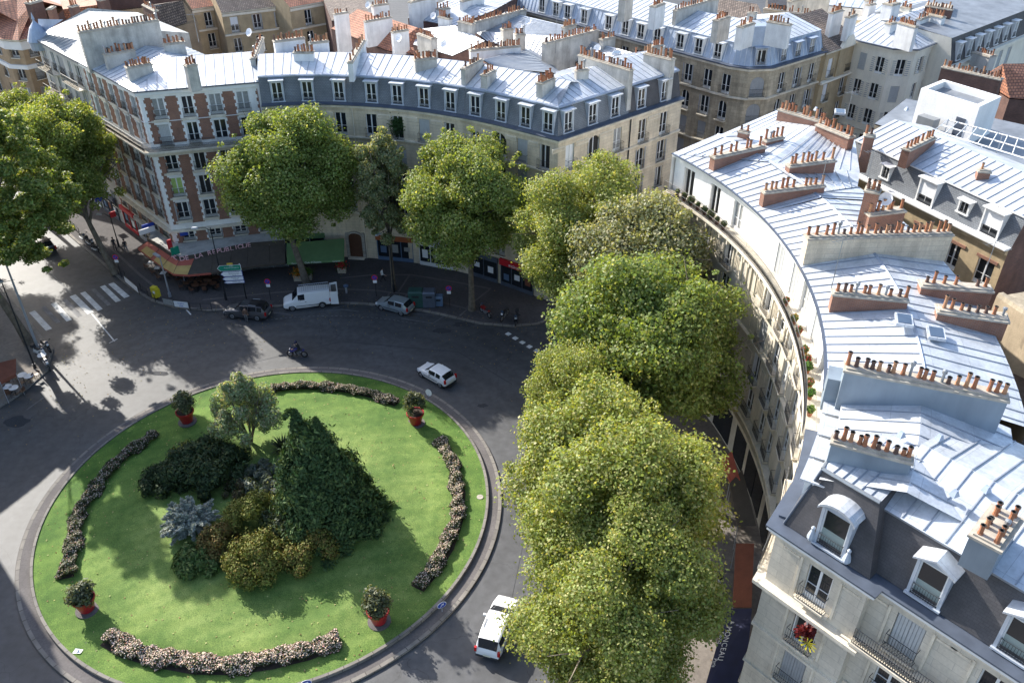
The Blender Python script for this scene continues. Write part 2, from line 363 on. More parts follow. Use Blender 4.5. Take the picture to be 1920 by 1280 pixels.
# ---------------------------------------------------------------- windows
WPROTO = {}
def rail_mesh(w, h=.95, depth=.12, sill=True, dense=True, m='iron'):
    mb = MB(m); a = w / 2 + .06; y = -depth
    for z in (.05, h * .45, h): mb.bar((-a, y, z), (a, y, z), .018, m, 3)
    n = max(4, int(2 * a / .11))
    for i in range(n + 1):
        x = -a + 2 * a * i / n; mb.bar((x, y, .0), (x, y, h), .011, m, 3)
        if dense and i < n: mb.bar((x, y, .05), (x + 2 * a / n, y, h * .45), .010, m, 3)
    for x in (-a, a): mb.bar((x, y, .05), (x, .05, .05), .015, m, 3); mb.bar((x, y, h), (x, .05, h), .018, m, 3)
    if sill: mb.box((0, y / 2, -.06), (2 * a + .1, depth + .12, .10), 'trimstone')
    return mb
def win_proto(w, h, kind, frame='framewhite', rail=.12, arch=False, surround='stone'):
    key = (round(w, 2), round(h, 2), kind, frame, rail, arch, surround)
    if key in WPROTO: return WPROTO[key]
    f = MB(frame); parts = []; a = w / 2; fr = .07
    f.box((-a + fr / 2, .03, h / 2), (fr, .08, h)); f.box((a - fr / 2, .03, h / 2), (fr, .08, h)); f.box((0, .03, h - fr / 2), (w - 2 * fr, .08, fr)); f.box((0, .03, fr / 2), (w - 2 * fr, .08, fr))
    g = MB('glass')
    if kind == 'plain':
        g.box((0, .055, h / 2), (w - .05, .02, h - .05), 'glass'); g.box((0, .05, h * .24), (w - .06, .022, h * .42), 'frosted')
    elif kind == 'roll':
        g.box((0, .055, h / 2), (w - .05, .02, h - .05), 'glass'); g.box((0, .02, h * .66), (w - .1, .03, h * .62), 'blind'); f.box((0, .04, h * .18), (.06, .05, h * .34))
    elif kind in ('open',):
        # one leaf ajar: dark inside, leaf swung in
        f.box((-a + .12, -.02, h / 2), (.05, .3, h * .94)); f.box((0, .03, h / 2), (.10, .07, h - 2 * fr))
        g.box((0, .12, h / 2), (w - .05, .02, h - .05), 'interior')
    elif kind == 'small':
        f.box((0, .03, h / 2), (.06, .06, h - 2 * fr)); g.box((0, .05, h / 2), (w - .05, .02, h - .05), 'glass')
    else:
        f.box((0, .03, h / 2), (.12, .07, h - 2 * fr))
        for s in (-1, 1):
            f.box((s * (a / 2), .035, h * .42), (a - fr - .06, .05, .028))
            f.box((s * (a / 2), .035, .16), (a - fr - .06, .05, .24))
        g.box((0, .055, h / 2), (w - .05, .02, h - .05), {'cur': 'curtain', 'curg': 'curtaingreen', 'blue': 'glassblue', 'blind': 'blind'}.get(kind, 'glass') if kind != 'half' else 'glass')
        if kind == 'half': g.box((0, .052, h * .72), (w - .06, .022, h * .5), 'blind')
    if arch:
        n = 8; zc = h - a; pts = [(-a, h)] + [(-a * math.cos(math.pi * k / (2 * n) ) , zc + a * math.sin(math.pi * k / (2 * n))) for k in range(n, -1, -1)]
        for sgn in (-1, 1):
            c = (sgn * a, h)
            arcp = [(sgn * a * math.cos(math.pi / 2 * k / n), zc + a * math.sin(math.pi / 2 * k / n)) for k in range(n + 1)]
            for p, q in zip(arcp, arcp[1:]):
                tri = [(p[0], -.15, p[1]), (q[0], -.15, q[1]), (c[0], -.15, c[1])]; f.face(tri, surround)
                f.face([(p[0], -.15, p[1]), (q[0], -.15, q[1]), (q[0], .05, q[1]), (p[0], .05, p[1])], surround)
    if kind in ('shut', 'shutg'):
        sm = 'shutter' if kind == 'shut' else 'shuttergrey'
        for s in (-1, 1):
            sh = MB(sm); sh.box((s * a * .49, -.045, h / 2), (a * .96, .02, h - .06), 'shuttergrey')
            for k in range(4):
                sh.box((s * (a * .13 + a * .235 * k), -.06 - .012 * (k % 2), h / 2), (a * .19, .02, h - .06), sm)
            parts.append(('shutter', sh))
    if kind in ('fold', 'foldc'):
        for s in (-1, 1): sh = MB('shuttergrey'); sh.box((s * (a + .10), -.19, h / 2), (.16, .05, h), 'shuttergrey'); parts.append(('shutter', sh))
    if kind == 'wing':
        for s in (-1, 1):
            sh = MB('framewhite'); sh.box((s * (a * 1.5 + .03), -.21, h / 2), (a * .95, .04, h), 'rendercream')
            for k in range(8): sh.box((s * (a * 1.5 + .03), -.235, h * (.1 + k * .115)), (a * .75, .02, h * .05), 'shuttergrey')
            parts.append(('shutter', sh))
    if rail: parts.append(('railing', rail_mesh(w, min(.95, h * .48), rail + .16, True)))
    WPROTO[key] = (f.mesh('window'), [('pane', g.mesh('pane'))] + [(n, m.mesh(n)) for n, m in parts])
    return WPROTO[key]
def put_window(B, pos, rz, proto, name='window'):
    me, kids = proto; o = link(name, me, B, Vector(pos) - Vector(B.get('_org', (0, 0, 0))), rz)
    for n, m in kids: link(n, m, o)
    return o

def facade(B, path, z0, z1, cols, rows, wm='stone', kinds=None, name='wall', depth=.24, frame='framewhite', rail=.12, skip=(), u0=0.0, u1=None, seed=0, edit=None):
    """cols: list of (u, width); rows: list of (sill z, height). edit(c, r) may return a dict or False"""
    rnd = random.Random(seed * 31 + 5); ops = []
    u1 = path.L if u1 is None else u1
    for r, (zs, hh) in enumerate(rows):
        for c, (u, w) in enumerate(cols):
            d = dict(w=w, h=hh, z=zs, kind=None, rail=rail, arch=False)
            if edit:
                e = edit(c, r)
                if e is False: continue
                if e: d.update(e)
            if d['kind'] is None: d['kind'] = rnd.choice(kinds or ['fr', 'fr', 'fr', 'open', 'cur', 'shut', 'fold'])
            if u - d['w'] / 2 < u0 + .05 or u + d['w'] / 2 > u1 - .05: continue
            ops.append((u - d['w'] / 2, u + d['w'] / 2, d['z'], d['z'] + d['h'], d, u))
    us = sorted(set([round(x, 3) for x in path.stations(u0, u1)] + [round(o[0], 3) for o in ops] + [round(o[1], 3) for o in ops]))
    zs = sorted(set([round(z0, 3), round(z1, 3)] + [round(o[2], 3) for o in ops] + [round(o[3], 3) for o in ops]))
    mb = MB(wm)
    for a, b in zip(us, us[1:]):
        if b - a < 1e-3: continue
        run = None
        cells = []
        for p, q in zip(zs, zs[1:]):
            cu, cz = (a + b) / 2, (p + q) / 2
            hole = any(o[0] < cu < o[1] and o[2] < cz < o[3] for o in ops)
            if hole: continue
            if cells and abs(cells[-1][1] - p) < 1e-6: cells[-1][1] = q
            else: cells.append([p, q])
        for p, q in cells: mb.face([path.w(a, 0, p), path.w(b, 0, p), path.w(b, 0, q), path.w(a, 0, q)], wm, [(a, p), (b, p), (b, q), (a, q)])
    for a, b, p, q, d, u in ops:
        A, Bq, C, D = [path.w(x, y, 0) for x, y in ((a, 0), (b, 0), (b, -depth), (a, -depth))]
        Z = lambda v, z: Vector((v.x, v.y, z))
        mb.face([Z(A, p), Z(D, p), Z(D, q), Z(A, q)], wm); mb.face([Z(Bq, p), Z(Bq, q), Z(C, q), Z(C, p)], wm)
        mb.face([Z(A, p), Z(Bq, p), Z(C, p), Z(D, p)], 'trimstone'); mb.face([Z(A, q), Z(D, q), Z(C, q), Z(Bq, q)], wm)
        pos = path.w(u, -.15, p); put_window(B, pos, path.rz(u), win_proto(d['w'], d['h'], d['kind'], frame, d['rail'], d['arch'], wm))
    return mb.build(name, B)

def dormer(B, path, u, z0, z1, o0, w=1.15, wh=1.75, kind='fr', style='flat', cheek='zincframe', roofm='zincpale', frame='framewhite', slope=.27):
    """dormer on a mansard: o0 inward offset of the mansard foot, slope = inset per metre of height"""
    rz = path.rz(u); org = path.w(u, -o0 + .02, z0); h = z1 - z0; a = w / 2 + .14; dp = slope * h + .25
    mb = MB(cheek)
    def q(pts, m=None): mb.face(pts, m)
    for s in (-1, 1):
        x0, x1 = s * w / 2, s * a; xa, xb = min(x0, x1), max(x0, x1)
        mb.box(((xa + xb) / 2, dp / 2, h / 2), (xb - xa, dp, h), cheek)
    mb.box((0, .1, h - .06), (w, .2, .12), cheek); mb.box((0, .04, .04), (2 * a + .1, .28, .10), cheek)
    if style == 'flat':
        mb.box((0, dp / 2 - .08, h + .05), (2 * a + .22, dp + .3, .09), roofm); mb.box((0, -.02, h - .02), (2 * a + .1, .1, .1), cheek)
    elif style == 'gable':
        e = a + .16; t = h + .38; y0, y1 = -.2, dp + .5
        for s in (-1, 1):
            mb.face([(s * e, y0, h - .03), (s * e, y1, h - .03), (0, y1, t), (0, y0, t)], roofm)
            mb.face([(s * e, y0, h - .13), (s * e, y0, h - .03), (0, y0, t), (0, y0, t - .1)], roofm)
            mb.face([(s * e, y0, h - .13), (s * e, y1, h - .13), (s * e, y1, h - .03), (s * e, y0, h - .03)], roofm)
        mb.face([(-a, -.01, h - .05), (a, -.01, h - .05), (0, -.01, t - .08)], cheek)
    elif style == 'arch':
        n = 8; e = a + .14; y0, y1 = -.22, dp + .7; rr = []
        for k in range(n + 1):
            an = math.pi * (.12 + .76 * k / n); rr.append((-e * math.cos(an) / math.cos(math.pi * .12), h - .18 + (e * math.sin(an) - e * math.sin(math.pi * .12)) * .75))
        for p, r in zip(rr, rr[1:]):
            mb.face([(p[0], y0, p[1]), (r[0], y0, r[1]), (r[0], y1, r[1]), (p[0], y1, p[1])], roofm)
            mb.face([(p[0], y0, p[1] - .14), (r[0], y0, r[1] - .14), (r[0], y0, r[1]), (p[0], y0, p[1])], roofm)
        mb.face([(p[0] * .9, -.02, p[1] - .1) for p in rr] + [(a, -.02, h - .3), (-a, -.02, h - .3)], cheek)
        for s in (-1, 1): mb.lathe((s * (a + .14), .0, .05), [(.14, 0), (.2, .15), (.16, .35), (.08, .6), (.1, .75), (0.02, .85)], cheek, 8)
    me = mb.mesh('dormer'); o = link('dormer', me, B, org - Vector(B['_org']), rz)
    pm, kids = win_proto(w, min(wh, h - .15), kind, frame, .05, False)
    wo = link('window', pm, o, (0, .08, .08))
    for n, m in kids:
        if n == 'pane': link(n, m, o, (0, .08, .08))
        elif n == 'railing': link('railing', RAILS(w), o, (0, .06, .1))
        else: link(n, m, o, (0, .08, .08))
    return o
_rc = {}
def RAILS(w):
    if w not in _rc: _rc[w] = rail_mesh(w - .2, .62, .06, False, True).mesh('railing')
    return _rc[w]

# ---------------------------------------------------------------- chimneys
POTS = {}
def pot_mesh(m, h):
    mb = MB(m); mb.lathe((0, 0, 0), [(.15, 0), (.155, .05), (.125, .1), (.115, h - .14), (.15, h - .1), (.15, h)], m, 8, False)
    mb.lathe((0, 0, 0), [(.15, h), (.10, h), (.10, h - .12)], 'potinside', 8, True); return mb.mesh('chimney_pot')  # dark rim and inner plug close the pot mouth
def init_pots():
    for m, hs in (('terracotta', (.85, .65)), ('terracottapale', (.9, .7)), ('terracottadark', (.6,))):
        for h in hs: POTS[(m, h)] = pot_mesh(m, h)
    mb = MB('metalgrey'); mb.lathe((0, 0, 0), [(.09, 0), (.09, .7), (.16, .72), (.16, .95), (.03, 1.02)], 'metalgrey', 8); POTS['cowl'] = mb.mesh('chimney_cowl')
init_pots(); PK = [k for k in POTS if k != 'cowl']
def stack(B, a, b, zb, zt, th=.5, m='chimneyrender', n=8, rows=1, cap='mortar', mix=None, scale=1.0, zt2=None):
    scale *= .72
    a = Vector(a); b = Vector(b); d = b - a; L = d.length; rz = math.atan2(d.y, d.x); c = (a + b) / 2
    mb = MB(m); mb.box((c.x, c.y, (zb + zt) / 2), (L, th, zt - zb), m, rz); mb.box((c.x, c.y, zt + .04), (L + .14, th + .16, .12), cap, rz)
    mb.box((c.x, c.y, zt + .14), (L - .1, th - .14, .10), cap, rz)
    o = mb.build('chimney', B); rnd = random.Random(int(a.x * 37 + a.y * 91 + L * 7)); nv = Vector((-d.y, d.x)).normalized()
    for r in range(rows):
        for i in range(n):
            if rnd.random() < .06: continue
            f = (i + .5) / n + rnd.uniform(-.5, .5) / n * .5; q = a + d * f + nv * ((r - (rows - 1) / 2) * th * .5 + rnd.uniform(-.03, .03))
            k = rnd.choice(mix or [('terracotta', .85), ('terracotta', .65), ('terracottapale', .9), ('terracotta', .85), ('terracottadark', .6)])
            if rnd.random() < .06: k = 'cowl'
            p = link('chimney_pot' if k != 'cowl' else 'chimney_cowl', POTS[k], o, Vector((q.x, q.y, zt + .19)) - Vector(B['_org']), rnd.uniform(0, 3)); p.scale = (scale * 1.1, scale * 1.1, scale * rnd.uniform(.7, 1.3))
    return o
BRICKPOT = [('terracotta', .85), ('terracottapale', .9), ('terracotta', .85)]
def lin(z, a, b): return [at(p[0], p[1], z) for p in (a, b)]
from mathutils.bvhtree import BVHTree
def roof_bvh(B):
    out = []
    for c in B.children:
        if c.name.split('.')[0] in ('roof', 'mansard') and c.type == 'MESH':
            o = Vector(B['_org']); out.append(BVHTree.FromPolygons([v.co + o for v in c.data.vertices], [tuple(p.vertices) for p in c.data.polygons]))
    return out
def roof_z(T, q):
    z = None
    for t in T:
        h = t.ray_cast(Vector((q.x, q.y, 60)), Vector((0, 0, -1)))[0]
        if h is not None: z = h.z if z is None else max(z, h.z)
    return z
def pstack(B, p1, p2, zt, zb, auto=True, h=None, **k):
    h = h or (.45 if k.get('m') in ('brick', 'stone') else .7)
    a, b = lin(zt, p1, p2); T = roof_bvh(B) if auto and k.get('m') != 'zincclad' else []
    if T:
        z = zt
        for it in range(12):
            a, b = lin(z, p1, p2); zs = [roof_z(T, a.lerp(b, t)) for t in (0, .5, 1)]; zs = [q for q in zs if q is not None]
            if not zs: break
            z = .5 * z + .5 * (max(zs) + h)
        if zs: zt = z; zb = min(zs) - .5
        a, b = lin(zt, p1, p2)
    return stack(B, a, b, zb, zt, **k)
# ---------------------------------------------------------------- ground, roads, pavements
def disc_ring(mb, r0, r1, z0, z1, m, a0=0, a1=360, n=120, c=CEN):
    for i in range(n):
        A, Bq = R_(a0 + (a1 - a0) * i / n), R_(a0 + (a1 - a0) * (i + 1) / n)
        p = [c + r * Vector((math.cos(t), math.sin(t))) for r, t in ((r0, A), (r1, A), (r1, Bq), (r0, Bq))]
        arcl = (a1 - a0) * math.pi / 180 * r1 / n; u0, u1 = i * arcl, (i + 1) * arcl
        mb.face([V3(p[0], z0), V3(p[1], z1), V3(p[2], z1), V3(p[3], z0)], m, [(u0, 0), (u0, abs(r1 - r0) or abs(z1 - z0)), (u1, abs(r1 - r0) or abs(z1 - z0)), (u1, 0)])
g = MB('asphalt'); g.face([(-700, -300, 0), (700, -300, 0), (700, 900, 0), (-700, 900, 0)]); struct('ground', g)
def pave(pts, z=.14, kerb=.30, curb_edges=None):
    """raised pavement with a kerb of stone; pts ccw; the first len-? edges listed get the kerb"""
    P = Path(pts, closed=True); mb = MB('sidewalk'); k = MB('kerbstone')
    n = len(pts); inner = [P.p[i] - P.m[i] * kerb for i in range(n)]
    mb.face([V3(q, z) for q in inner], 'sidewalk')
    for i in range(n):
        a, b = P.p[i], P.p[(i + 1) % n]; ia, ib = inner[i], inner[(i + 1) % n]; u0, u1 = P.cum[i], P.cum[i + 1]
        k.face([V3(a, 0), V3(b, 0), V3(b, z + .004), V3(a, z + .004)], 'kerbstone', [(u0, 0), (u1, 0), (u1, .1), (u0, .1)])
        k.face([V3(a, z + .004), V3(b, z + .004), V3(ib, z + .004), V3(ia, z + .004)], 'kerbstone', [(u0, .02), (u1, .02), (u1, .4), (u0, .4)])
    return mb, k
RAD = 29.5
NS = [(-57.0, 96.3), (-50.4, 89.4), (-46.4, 85.3), (-43.6, 82.4), (-41.4, 80.2), (-38.6, 77.9), (-35.7, 76.5), (-32, 75.9)]
north = [(-84, 124), (-70.6, 110.4)] + NS + [tuple(pol(RAD, a)) for a in range(104, 66, -4)] + [(-3.3, 73.4), (0, 72.9), (2.6, 73.3), (4.6, 74.6), (23, 90.4), (60, 122), (60, 160), (-84, 160)]
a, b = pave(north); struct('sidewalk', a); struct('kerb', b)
east = [(15.6, 62.4)] + [(24, 72.2), (44, 89.4), (70, 112), (90, 110), (90, -20), (10, -20)] + [tuple(pol(RAD, a_)) for a_ in range(-80, 22, 4)]
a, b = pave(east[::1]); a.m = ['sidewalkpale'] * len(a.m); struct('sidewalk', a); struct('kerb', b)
west = [(-44.0, 65.3), (-45.1, 69.0), (-47.1, 71.0), (-50.8, 75.0), (-68, 93), (-90, 116), (-120, 100), (-120, -20), (-30, -20)] + [tuple(pol(RAD, a_)) for a_ in (246, 236, 226, 218, 210, 202, 194, 186, 178, 170, 163, 157, 152)]
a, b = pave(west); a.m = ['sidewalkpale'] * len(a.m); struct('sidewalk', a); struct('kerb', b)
# paving joints on the north pavement
j = MB('path')
def strip(mb, pts, w, z, m):
    for p, q in zip(pts, pts[1:]):
        p, q = Vector(p), Vector(q); d = (q - p).normalized(); n_ = Vector((-d.y, d.x)) * w / 2
        mb.face([V3(p - n_, z), V3(q - n_, z), V3(q + n_, z), V3(p + n_, z)], m)
strip(j, [at(*p, .146) for p in [(380, 562), (520, 548), (620, 541), (700, 544), (770, 552), (850, 572), (905, 586)]], .28, .146, 'path')
strip(j, [at(*p, .1465) for p in [(640, 521), (700, 515), (770, 515), (850, 528), (920, 541)]], .25, .1465, 'path')
for p, q in (((747, 547), (768, 515)), ((730, 548), (722, 573)), ((762, 552), (752, 576)), ((875, 576), (920, 541)), ((862, 592), (882, 574)), ((560, 545), (548, 575))):
    strip(j, [at(*p, .147), at(*q, .147)], .22, .147, 'path')
strip(j, [at(*p, .147) for p in [(160, 430), (205, 462), (262, 515), (300, 545)]], .3, .147, 'path')
strip(j, [at(*p, .147) for p in [(1300, 1060), (1345, 1068), (1376, 1072)]], .25, .147, 'path')
strip(j, [at(*p, .1475) for p in [(1352, 930), (1372, 990), (1379, 1020)]], .25, .1475, 'path')
struct('paving_joints', j)
# road markings
k = MB('markpaint')
def quadpx(mb, pts, z, m): mb.face([V3(at(*p), z) for p in pts], m)
cw = [((30, 600), (49, 640), .9), ((58, 585), (95, 617), .9), ((100, 567), (133, 600), 1), ((134, 546), (170, 588), .9), ((158, 552), (188, 583), .0)]
def stripe(p, q, w, m, z=.008):
    a, b = at(*p), at(*q); strip(k, [a, b], w, z, m)
for p, q, w, m in (((35, 598), (52, 632), .55, 'markworn'), ((60, 584), (92, 618), .6, 'markpaint'), ((80, 575), (110, 605), .45, 'markworn'), ((100, 568), (130, 601), .55, 'markpaint'), ((120, 561), (150, 593), .5, 'markworn'),
                   ((136, 554), (170, 587), .65, 'markpaint'), ((155, 548), (188, 581), .55, 'markpaint'), ((174, 542), (205, 572), .4, 'markworn'), ((192, 536), (222, 565), .55, 'markpaint'), ((208, 531), (238, 557), .6, 'markpaint')):
    stripe(p, q, w, m)
stripe((88, 505), (135, 552), .13, 'markworn'); stripe((172, 588), (215, 640), .13, 'markpaint'); stripe((205, 643), (220, 635), .13, 'markpaint'); stripe((340, 570), (358, 590), .14, 'markpaint')
stripe((50, 768), (82, 745), .12, 'markworn')
for i in range(7):
    p = Vector((953, 626)) + Vector((13.2, 7.9)) * i; c = at(*p); d = (at(1035, 672) - at(950, 625)).normalized(); strip(k, [c - d * .26, c + d * .26], .5, .008, 'markpaint')
stripe((1028, 668), (1050, 660), .12, 'markpaint')
for poly in ([(600, 583), (640, 580), (672, 584)], [(505, 585), (545, 590)], [(624, 578), (672, 568), (700, 574)], [(752, 597), (812, 606), (835, 591), (760, 588)], [(520, 580), (548, 577)]):
    strip(k, [at(*q) for q in poly], .10, .008, 'markworn')
for i in range(34):
    t = i / 33; a_ = R_(104 - 33 * t); c = CEN + 27.2 * Vector((math.cos(a_), math.sin(a_))); d = Vector((math.sin(a_), -math.cos(a_)))
    if i % 1 == 0: strip(k, [c - d * .12, c + d * .12], .1, .008, 'markworn')
struct('road_markings', k)
# repairs in the asphalt and manhole covers
mat('asphaltpatch', (.042, .043, .048), .88, var=.15, vs=.6, fine=.2); mat('asphaltpale', (.078, .080, .085), .85, var=.2, vs=.5, fine=.2)
k = MB('asphaltpatch')
def blob(mb, c, rx, ry, z, m, seed=0, n=18):
    r = random.Random(seed); k0 = [r.uniform(.75, 1.15) for _ in range(n)]
    mb.face([V3(c + Vector((math.cos(2 * math.pi * i / n) * rx, math.sin(2 * math.pi * i / n) * ry)) * k0[i], z) for i in range(n)], m)
for s, (p, rx, ry) in enumerate((((828, 620), .9, .5), ((870, 608), 1.2, .5), ((30, 790), 1.1, .8), ((905, 760), .5, .3), ((300, 700), .9, .4))): blob(k, at(*p), rx, ry, .0045, 'asphaltpatch', s)
strip(k, [at(*q) for q in ((960, 860), (985, 1000), (960, 1120))], .05, .005, 'asphaltpatch')
strip(k, [at(*q) for q in ((430, 690), (640, 640), (860, 660), (960, 720))], .06, .0055, 'asphaltpatch')
struct('asphalt_repairs', k)

# ---------------------------------------------------------------- the round island
isl = MB('kerbstone')
disc_ring(isl, 18.0, 18.0, 0, .16, 'kerbstone'); disc_ring(isl, 18.0, 17.72, .16, .165, 'kerbstone'); struct('kerb', isl)
isl = MB('path'); disc_ring(isl, 17.72, 17.0, .155, .15, 'path'); struct('path', isl)
isl = MB('kerbstone'); disc_ring(isl, 17.0, 17.0, .15, .42, 'kerbstone'); disc_ring(isl, 17.0, 16.78, .42, .42, 'kerbstone'); disc_ring(isl, 16.78, 16.78, .42, .3, 'kerbstone'); struct('kerb', isl)
def gz(r): return .34 + .75 * (1 - min(1, (r / 16.7))) ** 1.2 + (.10 * math.exp(-((r - 13.2) / .5) ** 2))
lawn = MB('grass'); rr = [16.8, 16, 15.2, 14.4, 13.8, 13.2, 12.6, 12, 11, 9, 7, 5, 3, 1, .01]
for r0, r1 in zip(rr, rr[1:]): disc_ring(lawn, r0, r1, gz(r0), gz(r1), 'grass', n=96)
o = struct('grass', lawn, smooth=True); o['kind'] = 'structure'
def lz(p): return gz((Vector((p[0], p[1])) - CEN).length)
# ---------------------------------------------------------------- buildings
def roof_end(mb, path, u, prof, m, flip=False):
    pts = [path.w(u, 0, 0)] + [path.w(u, -o_, z_) for o_, z_ in prof] + [path.w(u, -prof[-1][0], 0)]
    mb.face(pts[::-1] if flip else pts, m)
def backwall(mb, path, off, z, m, u0=0., u1=None): 
    us = path.stations(u0, u1)
    for a, b in zip(us, us[1:]): mb.face([path.w(b, -off, 0), path.w(a, -off, 0), path.w(a, -off, z), path.w(b, -off, z)], m)
def pxcols(path, pxs, z, w): return [(path.find(x, z), w) for x in pxs]

# --- red brick corner building
RP = Path([(-47.9, 95.8), (-37.8, 85.25), (-26.2, 88.5)])
B = root('corner_building', V3(RP.p[1]), 'red brick and white stone corner block with an iron balcony round it', 'building')
ROWS = [(17.3, 2.15), (14.45, 2.25), (11.5, 2.15), (8.65, 2.15), (5.85, 2.1), (3.35, 1.35)]
L0 = RP.seg[0][1]
cols = [(L0 * (k + .5) / 5.2 + .25, 1.25) for k in range(5)] + pxcols(RP, (297, 352, 405, 457), 18.3, 1.25)
def red_edit(c, r):
    if c == 6 and r in (0, 1): return dict(kind='fr', w=1.1)
    if c == 5 and r == 3: return dict(kind='curg')
    if c == 5 and r == 1: return dict(kind='shut')
    if c >= 7 and r == 0: return dict(kind='cur')
    if r == 1: return dict(rail=0)
    return {}
facade(B, RP, 0, 20.3, cols, ROWS, 'renderwhite', ['fr', 'fr', 'cur', 'open', 'shutg', 'fold'], seed=2, edit=red_edit, rail=.12)
def brick_strip(path, ua, ub, za, zb, seed=0):
    mb = MB('brick'); z = za; i = 0
    while z < zb - .05:
        h = min(.36, zb - z); e = .0 if i % 2 else .14
        a_, b_ = ua - e, ub + e
        A, Bq, C, D = path.w(a_, .02, z), path.w(b_, .02, z), path.w(b_, .02, z + h), path.w(a_, .02, z + h)
        mb.face([A, Bq, C, D], 'brick', [(a_, z), (b_, z), (b_, z + h), (a_, z + h)])
        for p, q in ((A, D), (C, Bq)):
            pi = path.w(a_ if p is A else b_, 0, z); mb.face([p, q, Vector((pi.x, pi.y, q.z)), Vector((pi.x, pi.y, p.z))], 'brick')
        z += h; i += 1
    return mb.build('brick_panel', B)
edges = []
cu = [c[0] for c in cols]
for (x, y) in [(cu[i], cu[i + 1]) for i in (0, 1, 2, 3, 5, 6, 7)]: edges.append(((x + y) / 2 - .52, (x + y) / 2 + .52))
edges += [(.25, .6), (L0 - .85, L0 - .45), (L0 + .5, L0 + 1.05), (RP.L - .5, RP.L - .15)]
for ua, ub in edges:
    brick_strip(RP, ua, ub, 14.7, 19.6); brick_strip(RP, ua, ub, 5.4, 13.3); brick_strip(RP, ua, ub, 3.0, 4.4)
band(B, RP, 19.85, 20.25, .35, 'framewhite'); band(B, RP, 20.25, 20.42, .5, 'gutter', name='gutter'); band(B, RP, 13.9, 14.2, 1.0, 'trimstone', name='balcony'); band(B, RP, 13.4, 13.9, .4, 'trimstone', name='balcony')
band(B, RP, 4.5, 4.8, .45, 'trimstone'); band(B, RP, 17.0, 17.1, .08, 'framewhite')
railing(B, RP, 0.1, RP.L - .1, 14.2, .93, 1.0); 
for u, w_ in cols:
    for r in (0, 2, 3, 4):
        mb = MB('trimstone'); zs = ROWS[r][0]; q = RP.w(u, .09, zs - .18); mb.box(q, (w_ + .5, .34, .16), 'trimstone', RP.rz(u)); q = RP.w(u, .06, zs - .38); mb.box(q, (w_ + .1, .2, .26), 'framewhite', RP.rz(u)); mb.build('window_sill', B)
mb = MB('zincpale'); prof = [(-.45, 20.44), (5.6, 21.9)]
sweep(mb, RP, prof, 'zincpale'); sweep(mb, RP, [(5.6, 21.9), (11, 20.4)], 'zincpale'); seams(mb, RP, -.4, 20.45, 5.6, 21.9, .95); seams(mb, RP, 5.65, 21.89, 11, 20.4, .95)
roof_end(mb, RP, RP.L, [(0, 20.4), (5.6, 21.88), (11, 20.38)], 'renderwhite'); backwall(mb, RP, 11, 20.4, 'render'); mb.build('roof', B)
pstack(B, (195, 104), (251, 94), 22.9, 20.2, th=.8, n=8, rows=2); pstack(B, (236, 128), (283, 120), 22.9, 20.2, th=.9, n=8, rows=2)
pstack(B, (347, 125), (367, 121), 22.9, 20.4, th=.8, n=3, rows=2); pstack(B, (306, 84), (346, 80), 23.2, 20, th=.7, n=5, rows=2)
pstack(B, (474, 112), (490, 72), 22.6, 20, th=.55, n=9)
mb = MB('renderwhite'); q = RP.w(RP.L - .12, .12, 17.3); mb.box(q, (.55, .3, 6.6), 'renderwhite', RP.rz(RP.L)); mb.build('quoin', B)

# --- grey building along the avenue
GP = Path([(-57.6, 105.8), (-47.9, 95.8)])
B = root('corner_building', V3(GP.p[1]), 'grey rendered block with balconies on the avenue, left of the red brick corner block', 'building')
facade(B, GP, 0, 20.2, [(1.9, 1.7), (4.6, 1.1), (7.0, 1.7), (9.8, 1.1), (12.2, 1.5)], [(17.2, 2.2), (14.3, 2.2), (11.4, 2.2), (8.5, 2.2), (5.7, 2.1), (2.2, 2)], 'render', ['cur', 'cur', 'fr', 'shutg'], seed=5)
for zz in (17.0, 14.1, 11.2, 8.3):
    band(B, GP, zz - .15, zz, .9, 'trimstone', .6, 5.6, 'balcony'); railing(B, GP, .6, 5.6, zz, .85, .95, dense=False); band(B, GP, zz - .15, zz, .9, 'trimstone', 8.4, 13.4, 'balcony'); railing(B, GP, 8.4, 13.4, zz, .85, .95, dense=False)
band(B, GP, 20.0, 20.3, .4, 'gutter', name='gutter'); mb = MB('zincgrey'); sweep(mb, GP, [(-.4, 20.32), (7, 22.2), (13, 21)], 'zincgrey'); seams(mb, GP, -.3, 20.36, 7, 22.2, .9)
backwall(mb, GP, 13, 21, 'render'); roof_end(mb, GP, 0, [(0, 20.2), (7, 22.5), (13, 21)], 'render', True); roof_end(mb, GP, GP.L, [(0, 20.2), (7, 22.5), (13, 21)], 'chimneyrender'); mb.build('roof', B)
pstack(B, (147, 62), (296, 39), 24.2, 20, auto=False, th=.7, n=26, m='chimneyrender', scale=1.1)
mb = MB('zincblue'); A_ = at(66, 50, 21.6); mb.lathe((A_.x, A_.y, 19), [(1.15, 0), (1.2, .9), (1.35, 1.0), (1.1, 1.6), (.7, 2.5), (.2, 3.1), (.1, 3.3), (.16, 3.5), (.02, 4.2)], 'zincblue', 14); mb.build('turret', B)
mb = MB('zincblue'); mb.face([V3(at(*q[:2], q[2]), q[2]) for q in ((74, 67, 20.3), (92, 55, 22.4), (119, 37, 22.8), (71, 36, 22.2))]); mb.build('roof', B)

